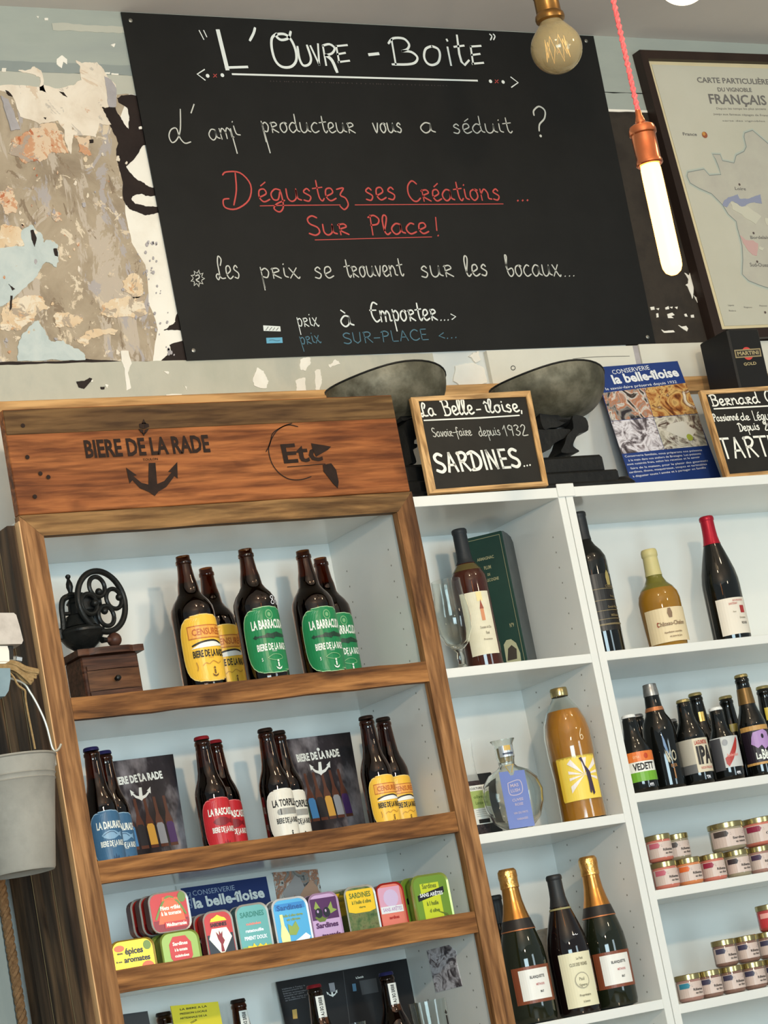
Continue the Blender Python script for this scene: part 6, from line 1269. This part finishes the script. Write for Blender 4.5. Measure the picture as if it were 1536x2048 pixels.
sleeve(pb_, Hb - .060, Hb, .0006, K('capsule_black', (34, 36, 38), .5), 'capsule', t)
Hy = .216; Ry = .0445
py = [(0, .004), (Ry * .82, 0), (Ry * .90, .004), (Ry * .95, .04), (Ry, .09), (Ry, .106), (Ry * .94, .120), (Ry * .76, .133), (Ry * .54, .143), (Ry * .40, .155), (.0160, .170), (.0148, .200), (.0165, .202), (.0165, .211), (.0150, Hy)]
t = wine('squat bottle of yellow wine with beige capsule and crested cream label', 1297, 1103, Hy, ZC1, py, noisy('yellow_wine', [(140, 98, 26), (162, 118, 40)], scale=4, rough=.05, spec=.7), Y=.095, rz=-.42)
sleeve(py, Hy - .086, Hy - .055, .0003, mat('olive_neck_glass', (108, 104, 40), .06, spec=.7), 'neck_glass', t, top=False)
sleeve(py, Hy - .056, Hy, .0008, K('capsule_beige', (196, 186, 130), .45), 'capsule', t)
l = build('label', label_mesh(Ry * .985, .012, .084, 1.22, n=16, a0=.10, d=.0016), K('label_parchment', (222, 204, 166), .5), t); KI = K('label_sepia', (130, 104, 78), .5)
decals(l, cylf(Ry), [('p', [(.06, .062), (.20, .062), (.24, .072), (.18, .082), (.06, .082), (.0, .072)], KI), ('t', 'Château-Chalon', -.55, .80, .046, .0085, KI, .02), ('t', 'C', -.56, -.47, .0455, .010, K('label_rubric', (170, 66, 50), .5), .02), ('t', 'Appellation contrôlée', -.30, .55, .030, .0035, KI), ('t', 'vin jaune du Jura', -.1, .5, .021, .0035, KI)], d0=.0024)
Hp = .278; pp_ = prof_bgn(Hp, .0405); t = wine('red wine bottle with a red capsule and white label with a red square', 1413, 1041, Hp, ZC1, pp_, G_BLK, Y=.095, rz=-.40)
sleeve(pp_, Hp - .062, Hp, .0007, noisy('capsule_red', [(150, 22, 40), (178, 34, 54)], scale=10, rough=.35, metal=.3), 'capsule', t)
l = build('label', label_mesh(.0405, .014, .092, .98, n=14, a0=.22), K('label_offwhite', (224, 216, 202), .5), t)
decals(l, cylf(.0405), [('r', .50, .058, .80, .074, K('label_carmine', (166, 48, 48), .5)), ('t', 'SANTENAY', -.10, .40, .077, .0045, K('label_faded_red', (196, 120, 112), .5)), ('t', 'BOURGOGNE', .15, .80, .084, .0035, K('label_faded_red', (196, 120, 112), .5)), ('t', 'Domaine', .36, .75, .046, .004, K('label_grey_ink', (150, 140, 120), .5)), ('t', 'ROUGE', .42, .78, .034, .005, INK), ('t', 'Pinot', .05, .22, .060, .003, K('label_grey_ink', (150, 140, 120), .5))])
# beers standing two and three deep
gB = 'beer bottles crowded on the second shelf of the wide bookcase'
def rlabel(m, z0, z1, ha, items, r, a0=0.0):
    def f(t):
        l = build('label', label_mesh(r, z0, z1, ha, n=14, a0=a0), m, t); decals(l, cylf(r), items)
    return f
def scr(seed):
    r = random.Random(seed)
    return [('l', [(.22 + k * .09, .011 + r.uniform(0, .004)), (.26 + k * .09, .016), (.29 + k * .09, .010)], .0012, .0305, K('marker_white', (226, 228, 236), .5)) for k in range(3)]
GCAP = K('cap_pale_gold', (186, 172, 120), .3, metal=.7); WCAP = K('cap_white', (226, 228, 226), .35); SCAP = K('cap_silver', (170, 170, 172), .3, metal=.8)
bz = lambda *a, **k: beer(*a, glass=G_BLK, group=gB, rz=-.38, **k)
def bxy(u, v, Y): p = at(u, v, Y); return (p.x, Y, ZC2), p.z - ZC2
(lc, Hh) = bxy(1256, 1431, .055); Kw = K('label_signal_white', (236, 236, 228), .45)
bz('beer_bottle', 'short black bottle with an orange, white and green VEDETT label and white cap', 'bottle', lc, prof_stub, Hh, WCAP, rlabel(Kw, .022, .082, 1.25, [('r', -1.25, .062, 1.25, .082, K('label_tangerine', (226, 120, 50), .4)), ('r', -1.25, .022, 1.25, .041, K('label_apple', (112, 170, 48), .4)), ('t', 'VEDETT', -.62, .80, .045, .0135, INK, .03), ('t', 'EXTRA', -.5, -.1, .069, .005, K('label_peach', (240, 190, 140), .4)), ('e', .34, .072, .14, .0055, K('label_burnt', (190, 70, 30), .4))] + scr(1), .0318), )
(lc, Hh) = bxy(1298, 1370, .075)
def prof_tall(H): return [(0, .003), (.028, .0), (.0335, .004), (.034, .010), (.034, H * .50), (.0330, H * .57), (.030, H * .64), (.0215, H * .71), (.0175, H * .78), (.0158, H * .86), (.0148, H * .93), (.0142, H - .010), (.0136, H - .006), (.0134, H - .003)]
t = beer('beer_bottle', 'tall swollen black bottle with silver neck foil and white XO lettering', 'bottle', lc, prof_tall, Hh, None, None, glass=G_BLK, group=gB, rz=-.85)
sleeve(prof_tall(Hh), Hh - .024, Hh, .0008, noisy('neck_foil_silver', [(120, 120, 118), (170, 170, 168)], scale=60, rough=.35, metal=.7), 'neck_foil', t); sleeve(prof_tall(Hh), Hh - .056, Hh - .048, .0006, K('band_copper', (196, 128, 86), .35, metal=.6), 'neck_ring', t, top=False)
decals(t.children[0], cylf(.0342), [('p', [(.30, .118), (.42, .100), (.56, .066), (.44, .068), (.30, .090)], K('print_steel_blue', (96, 130, 170), .4)), ('t', 'XO', .36, .96, .056, .022, K('print_silver', (190, 184, 160), .4), .01), ('t', 'BEER', .50, .90, .044, .006, K('print_bronze', (160, 110, 60), .4)), ('p', [(.30, .082), (.40, .070), (.52, .056), (.46, .052), (.34, .062)], K('print_silver', (190, 184, 160), .4)), ('r', .6, .020, .68, .042, K('print_bronze', (160, 110, 60), .4))])
(lc, Hh) = bxy(1272, 1430, .178); bz('beer_bottle', 'black bottle hidden behind the orange, white and green labelled one', 'bottle', lc, prof_stub, Hh, SCAP, None)
(lc, Hh) = bxy(1365, 1400, .060); Kc = K('label_kraft', (214, 204, 180), .5)
bz('beer_bottle', 'black bottle with a beige label reading IPA', 'bottle', lc, prof_stub, Hh, GCAP, rlabel(Kc, .024, .094, 1.30, [('r', -1.3, .024, -.25, .094, K('label_kraft2', (176, 170, 156), .5)), ('r', -1.3, .024, -.25, .042, K('label_kraft_grey', (96, 96, 96), .5)), ('t', 'LAGUNITAS', -.12, .80, .081, .008, K('label_brickred', (178, 72, 56), .5), .03), ('t', 'IPA', -.10, 1.0, .042, .034, INK, .045), ('t', 'INDIA PALE ALE', .0, .9, .030, .005, K('label_faded_red', (196, 120, 112), .5))] + scr(2), .0318))
(lc, Hh) = bxy(1389, 1387, .140); bz('beer_bottle', 'black bottle with a gold neck mark behind the IPA bottle', 'bottle', lc, prof_beer33, Hh, GCAP, rlabel(K('neck_gold_mark', (196, 160, 84), .3, metal=.7), Hh - .062, Hh - .042, .35, [], .0172))
(lc, Hh) = bxy(1405, 1431, .215); bz('beer_bottle', 'black bottle with a silver cap, low in the gap right of the IPA bottle', 'bottle', lc, prof_stub, Hh, SCAP, None)
(lc, Hh) = bxy(1340, 1440, .225); bz('beer_bottle', 'black bottle barely showing at the back left of the IPA bottle', 'bottle', lc, prof_stub, Hh, SCAP, None)
(lc, Hh) = bxy(1430, 1416, .060)
bz('beer_bottle', 'black bottle with a pale label crossed by a red diagonal band', 'bottle', lc, prof_stub, Hh, WCAP, rlabel(K('label_icegrey', (196, 198, 196), .45), .026, .090, 1.2, [('r', -1.2, .022, -.42, .088, K('label_smoke', (70, 70, 74), .5)), ('p', [(-.30, .034), (-.16, .028), (.2, .042), (.60, .064), (.80, .080), (.74, .088), (.4, .072), (-.02, .052), (-.32, .046)], K('label_band_red', (172, 52, 44), .45)), ('t', 'Rodenbach', -.16, .62, .048, .006, K('label_blush', (226, 150, 140), .45), .02), ('e', -.15, .078, .18, .0065, K('label_seal', (150, 152, 156), .45))] + scr(3), .0318))
(lc, Hh) = bxy(1450, 1393, .156); bz('beer_bottle', 'black bottle with a gold neck mark behind the red-banded one', 'bottle', lc, prof_beer33, Hh, GCAP, rlabel(K('neck_gold_dull', (150, 134, 60), .4), Hh - .085, Hh - .062, .5, [], .0205))
(lc, Hh) = bxy(1481, 1350, .085)
bz('beer_bottle', 'tallest black bottle with a purple and gold label and gold neck band', 'bottle', lc, prof_beer33, Hh, GCAP, rlabel(K('label_midnight', (34, 24, 36), .45), .026, .108, 1.25, [('r', -1.25, .098, 1.25, .108, K('label_brass', (196, 150, 84), .4)), ('p', [(-.6, .070), (-.40, .066), (-.2, .060), (.1, .066), (.3, .056), (.6, .062), (.85, .074), (.75, .092), (.4, .098), (.0, .096), (-.35, .094), (-.5, .084)], K('label_lilac', (176, 140, 196), .45)), ('e', .26, .084, .10, .005, K('label_midnight', (34, 24, 36), .45)), ('t', 'La', -.42, -.06, .038, .013, KW, .03), ('t', 'Bête', -.02, .70, .036, .020, KW, .03), ('r', -1.25, .026, 1.25, .031, K('label_brass', (196, 150, 84), .4))] + scr(4), .0305))
sleeve(prof_beer33(Hh), Hh - .064, Hh - .030, .0006, K('neck_bronze', (120, 92, 50), .35, metal=.5), 'neck_label', [o for o in COL.objects if o.get('label', '').startswith('tallest black bottle')][0], top=False)
(lc, Hh) = bxy(1524, 1373, .150); bz('beer_bottle', 'black bottle with a yellow neck mark at the right edge of the picture', 'bottle', lc, prof_beer33, Hh, GCAP, rlabel(K('neck_yellow', (206, 180, 60), .4), Hh - .080, Hh - .048, .6, [], .0195))

# small glass jars with gold lids
JG = {}
def jar(label, u, v, zb, tint, top_c, H=.0545, r=.0255, txt=('Rillettes', 'au thon'), group='small gold-lidded jars in the wide bookcase', Y=None, blob=True):
    p = topat(u, v, zb + H)
    if Y is not None: p = at(u, v, Y)
    elif not .05 < p.y < .25: p = at(u, v, min(max(p.y, .052), .245))
    t = thing('food_jar', label, 'jar', (p.x, p.y, zb), -.36, group)
    key = (tint, top_c, r, H, txt)
    if key in JG:
        for ch in JG[key].children:
            c = ch.copy(); COL.objects.link(c); c.parent = t
            for g_ in ch.children: d = g_.copy(); COL.objects.link(d); d.parent = c
        return t
    JG[key] = t
    build('jar_glass', MB().lathe([(0, .002), (r * .8, 0), (r * .97, .003), (r, .007), (r, H - .014), (r * .94, H - .010), (r * .94, H - .004), (0, H - .004)], 24, cap=False), mat('jar_content_%d_%d' % tint[:2], tint, .08, spec=.7, coat=.5), t, smooth=50)
    build('lid', MB().lathe([(r * .97, H - .0115), (r * 1.02, H - .011), (r * 1.02, H - .0015), (r * .98, H - .0003), (r * .80, H), (r * .76, H - .001), (0, H - .001)], 28, cap=False), GOLDC, t, smooth=35)
    base = K('jar_label_paper', (206, 186, 176), .35) if not isinstance(top_c, str) else K('jar_label_red', (196, 60, 64), .35)
    l = build('label', label_mesh(r, .008, H - .016, 1.35, n=14), base, t); h = H - .024
    tc = K('jar_tab_%d_%d' % top_c[:2], top_c, .4) if not isinstance(top_c, str) else K('jar_tab_pale', (236, 170, 160), .4)
    decals(l, cylf(r), [('p', [(-1.1, .008 + h * .62), (-.3, .008 + h * .62), (-.18, .008 + h * .8), (-.3, .008 + h * .96), (-1.1, .008 + h * .96)], tc), ('t', txt[0], .0, .9, .008 + h * .40, .0045, INK, .02), ('t', txt[1], .15, .85, .008 + h * .18, .004, INK, .02), ('l', [(-.1, .008 + h * .8), (.9, .008 + h * .8)], .0006, r, K('jar_ink', (130, 110, 108), .5)), ('l', [(-.1, .008 + h * .7), (.8, .008 + h * .7)], .0006, r, K('jar_ink', (130, 110, 108), .5))])
    return t
PKR, ORJ, WIN, GRY, NVY, BLJ = (196, 112, 96), (206, 128, 78), (150, 52, 74), (150, 140, 116), (128, 96, 84), (160, 120, 110)
jy = .085
jar('jar with a pink label, front left corner of the upper jar shelf', 1325, 1722, ZC3, PKR, (190, 96, 112), Y=.060)
jar('jar with an orange tab, second in the front row of the upper jar shelf', 1372, 1714, ZC3, ORJ, (214, 106, 52), Y=.060)
jar('jar with a wine-red tab, third in the front row of the upper jar shelf', 1420, 1707, ZC3, PKR, (150, 44, 68), Y=.060)
jar('jar with a black tab, fourth in the front row of the upper jar shelf', 1469, 1701, ZC3, GRY, (60, 52, 54), Y=.060)
jar('jar with a dark purple tab, at the right edge of the upper jar shelf', 1516, 1694, ZC3, BLJ, (74, 56, 80), Y=.060)
zt2 = ZC3 + .0549
jar('jar with a pink label stacked on the front left jar, upper jar shelf', 1311, 1661, zt2, PKR, (190, 96, 112), Y=.062)
b0 = jar('jar at the back of the upper jar shelf, bottom of a hidden stack', 1357, 1722, ZC3, GRY, (84, 76, 74), Y=.135)
jar('grey-labelled jar stacked at the back beside the pink one, upper jar shelf', 1349, 1668, zt2, GRY, (84, 76, 74), Y=.122)
jar('rearmost jar low on the upper jar shelf, behind the grey-labelled stack', 1362, 1730, ZC3, BLJ, (110, 96, 90), Y=.205)
jar('larger jar with a beige label stacked on two front jars, upper jar shelf', 1447, 1641, zt2, GRY, (70, 60, 56), H=.058, r=.036, txt=('Sardines', 'au naturel'), Y=.066)
jar('larger jar with a wine-red tab stacked at the right edge, upper jar shelf', 1514, 1637, zt2, PKR, (140, 40, 66), H=.058, r=.036, txt=('Crème', 'de thon'), Y=.068)
for k, (u, v) in enumerate(((1415, 1941), (1459, 1932), (1502, 1924), (1545, 1914))):
    jar('jar with a navy tab, %s in the front row, lower jar shelf' % ['second', 'third', 'fourth', 'last'][k], u, v, ZC4, NVY, (66, 62, 84), H=.0535, r=.0235, Y=.058)
jar('jar with a turquoise tab, front left corner of the lower jar shelf', 1373, 1948, ZC4, BLJ, (50, 128, 150), H=.0535, r=.0255, Y=.058)
zl2 = ZC4 + .0538
for k, (u, v) in enumerate(((1443, 1876), (1487, 1867), (1531, 1857))):
    jar('jar with a navy tab, %s in the second layer of the lower jar shelf' % ['leftmost', 'middle', 'rightmost'][k], u, v, zl2, NVY, (66, 62, 84), H=.0535, r=.0235, Y=.060)
jar('red-labelled jar on top of the pile at the right edge, lower jar shelf', 1531, 1797, zl2 + .0538, (176, 70, 66), 'red', H=.0535, r=.0255, Y=.062, txt=('Tomate', 'confite'))

# ------------------------------------------------------------------ on the planked side
def atx(u, v, X): r = ray(u, v); return CAM + r * ((X - CAM.x) / r.x)
M_GALV = noisy('galvanised_zinc', [(138, 137, 130), (156, 154, 146), (146, 144, 136)], scale=12, rough=.6, metal=.1, bump=.15)
ROPE = noisy('hemp_rope', [(110, 82, 56), (150, 118, 84)], scale=120, rough=.9, bump=.5); TWINE = noisy('jute_twine', [(138, 112, 74), (172, 144, 102)], scale=150, rough=.9)
# twisted rope along the back corner of the planks
p1_ = atx(57, 2048, -.021); yr = .277; t = thing('rope', 'thick twisted hemp rope running up the back corner of the planked side', 'rope', (-.0290, yr, .06))
for ph in (0, 2 * PI / 3, 4 * PI / 3):
    n = 420; L_ = 1.55; build('rope_strand', MB().tube([(.0048 * math.cos(ph + 2 * PI * i / n * L_ / .040), .0048 * math.sin(ph + 2 * PI * i / n * L_ / .040), L_ * i / n) for i in range(n + 1)], .0052, 6), ROPE, t, smooth=True)
# pail hanging on its wire handle
pr_ = .088; pc_ = atx(8, 1526, -.118); HP_ = .188
t = thing('pail', 'grey zinc pail hanging against the planked side at the left edge', 'bucket', (pc_.x, pc_.y, pc_.z - HP_))
r0, r1 = .058, pr_; zz = lambda k: HP_ * k
rr = lambda k: r0 + (r1 - r0) * k
build('pail_body', MB().lathe([(r0 - .004, .004), (r0 - .001, -.004), (r0 + .001, 0), (rr(.5), zz(.5)), (rr(.78), zz(.78)), (rr(.79) + .0018, zz(.79)), (rr(.80), zz(.80)), (rr(.83), zz(.83)), (rr(.84) + .0018, zz(.84)), (rr(.85), zz(.85)), (r1, HP_ - .002), (r1 + .003, HP_), (r1 + .001, HP_ + .003), (r1 - .0025, HP_ + .001), (r0 - .003, .004), (0, .004)], 48, cap=False), M_GALV, t, smooth=40)
hv = [(u, v) for u, v in ((122, 1488), (118, 1497), (111, 1502), (105, 1496), (100, 1478), (95, 1458), (89, 1440), (82, 1424), (72, 1404), (60, 1384), (46, 1366))]
Yh = pc_.y
def aty(u, v): return at(u, v, Yh)
H_ = [tuple(aty(u, v) - t.location) for u, v in hv]
ex = H_[-1]; H_ += [(ex[0] - .03, ex[1], ex[2] + .012), (-.02, 0, ex[2] + .0135), (-.05, 0, ex[2] + .004), (-.085, 0, HP_ + .07), (-.098, 0, HP_ + .02), (-.100, 0, HP_ + .004)]
build('wire_handle', MB().tube(smooth_pts(H_, 4), .0021, 8), noisy('handle_wire', [(170, 168, 156), (200, 198, 186)], scale=30, rough=.35, metal=.5), t, smooth=True)
build('handle_ear', MB().bbox(pr_ - .004, pr_ + .006, -.007, .007, HP_ - .016, HP_ + .010, .002), M_GALV, t)
# bracket above, with the ragged bow of twine tied to it
t = thing('pulley_bracket', 'chipped grey metal bracket with bolts above the hanging pail', 'bracket', atx(0, 1300, -.04))
BX = Pl((0, Yh, 0)); 
def slabx(name, px, y0, y1, m): q = [BX.px(*p) for p in pp(px)]; return build(name, MB().prism(q, lambda a, b, d: (a, d, b), y0, y1), m, t, world=True)
M_ENAM = noisy('chipped_enamel', [(176, 168, 160), (198, 190, 182), (188, 182, 172)], scale=18, rough=.4)
slabx('hood', "-60,1231 19,1231 24,1235 31,1258 38,1286 35,1293 -60,1294", Yh - .02, Yh + .04, M_ENAM)
slabx('wheel_cheek', "-60,1295 10,1295 13,1305 14,1325 6,1330 -60,1332", Yh - .012, Yh + .012, M_WPL)
slabx('stem', "14,1294 24,1294 24,1320 16,1320", Yh - .006, Yh + .006, M_IRON)
build('bolt', MB().tube([tuple(aty(15, 1318)), tuple(aty(30, 1318))], .0055, 6), M_GALV, t, world=True); build('bolt_head', MB().tube([tuple(aty(31, 1318)), tuple(aty(42, 1320))], .0062, 6), K('bolt_zinc', (160, 170, 176), .3, metal=.7), t, world=True)
slabx('blue_cap', "-60,1340 14,1340 15,1360 11,1385 4,1396 -60,1400", Yh - .015, Yh + .015, noisy('dull_blue_enamel', [(118, 140, 150), (138, 160, 168)], scale=10, rough=.4))
tb = thing('twine_bow', 'frayed jute bundle tied over the pail handle with a loose hanging end', 'twine', aty(40, 1345))
fr2 = random.Random(4); mb = MB()
for k in range(26):
    v0 = 1326 + k * .55; a = aty(-30, v0 - 2 + fr2.uniform(-3, 3)); b = aty(20 + fr2.uniform(-4, 4), v0 + fr2.uniform(-2, 2)); c = aty(48 + fr2.uniform(-4, 4), 1336 + k * 1.05); d = aty(60 + (26 - k) * .55 + fr2.uniform(-3, 3), 1343 + k * 1.0 + fr2.uniform(-2, 2))
    o_ = Vector((0, fr2.uniform(-.010, .004), 0)); mb.tube(smooth_pts([tuple(x + o_) for x in (a, b, c, d)], 3), .0030, 5)
o = build('jute_fibres', mb, TWINE, tb, world=True); o['kind'] = 'stuff'
build('loose_end', MB().tube(smooth_pts([tuple(aty(u, v) + Vector((0, -.012, 0))) for u, v in ((-20, 1343), (8, 1345), (22, 1357), (30, 1372), (40, 1380), (45, 1385), (46, 1400), (50, 1425), (56, 1455), (61, 1480), (65, 1501))], 4), .0019, 6), TWINE, tb, world=True, smooth=True)
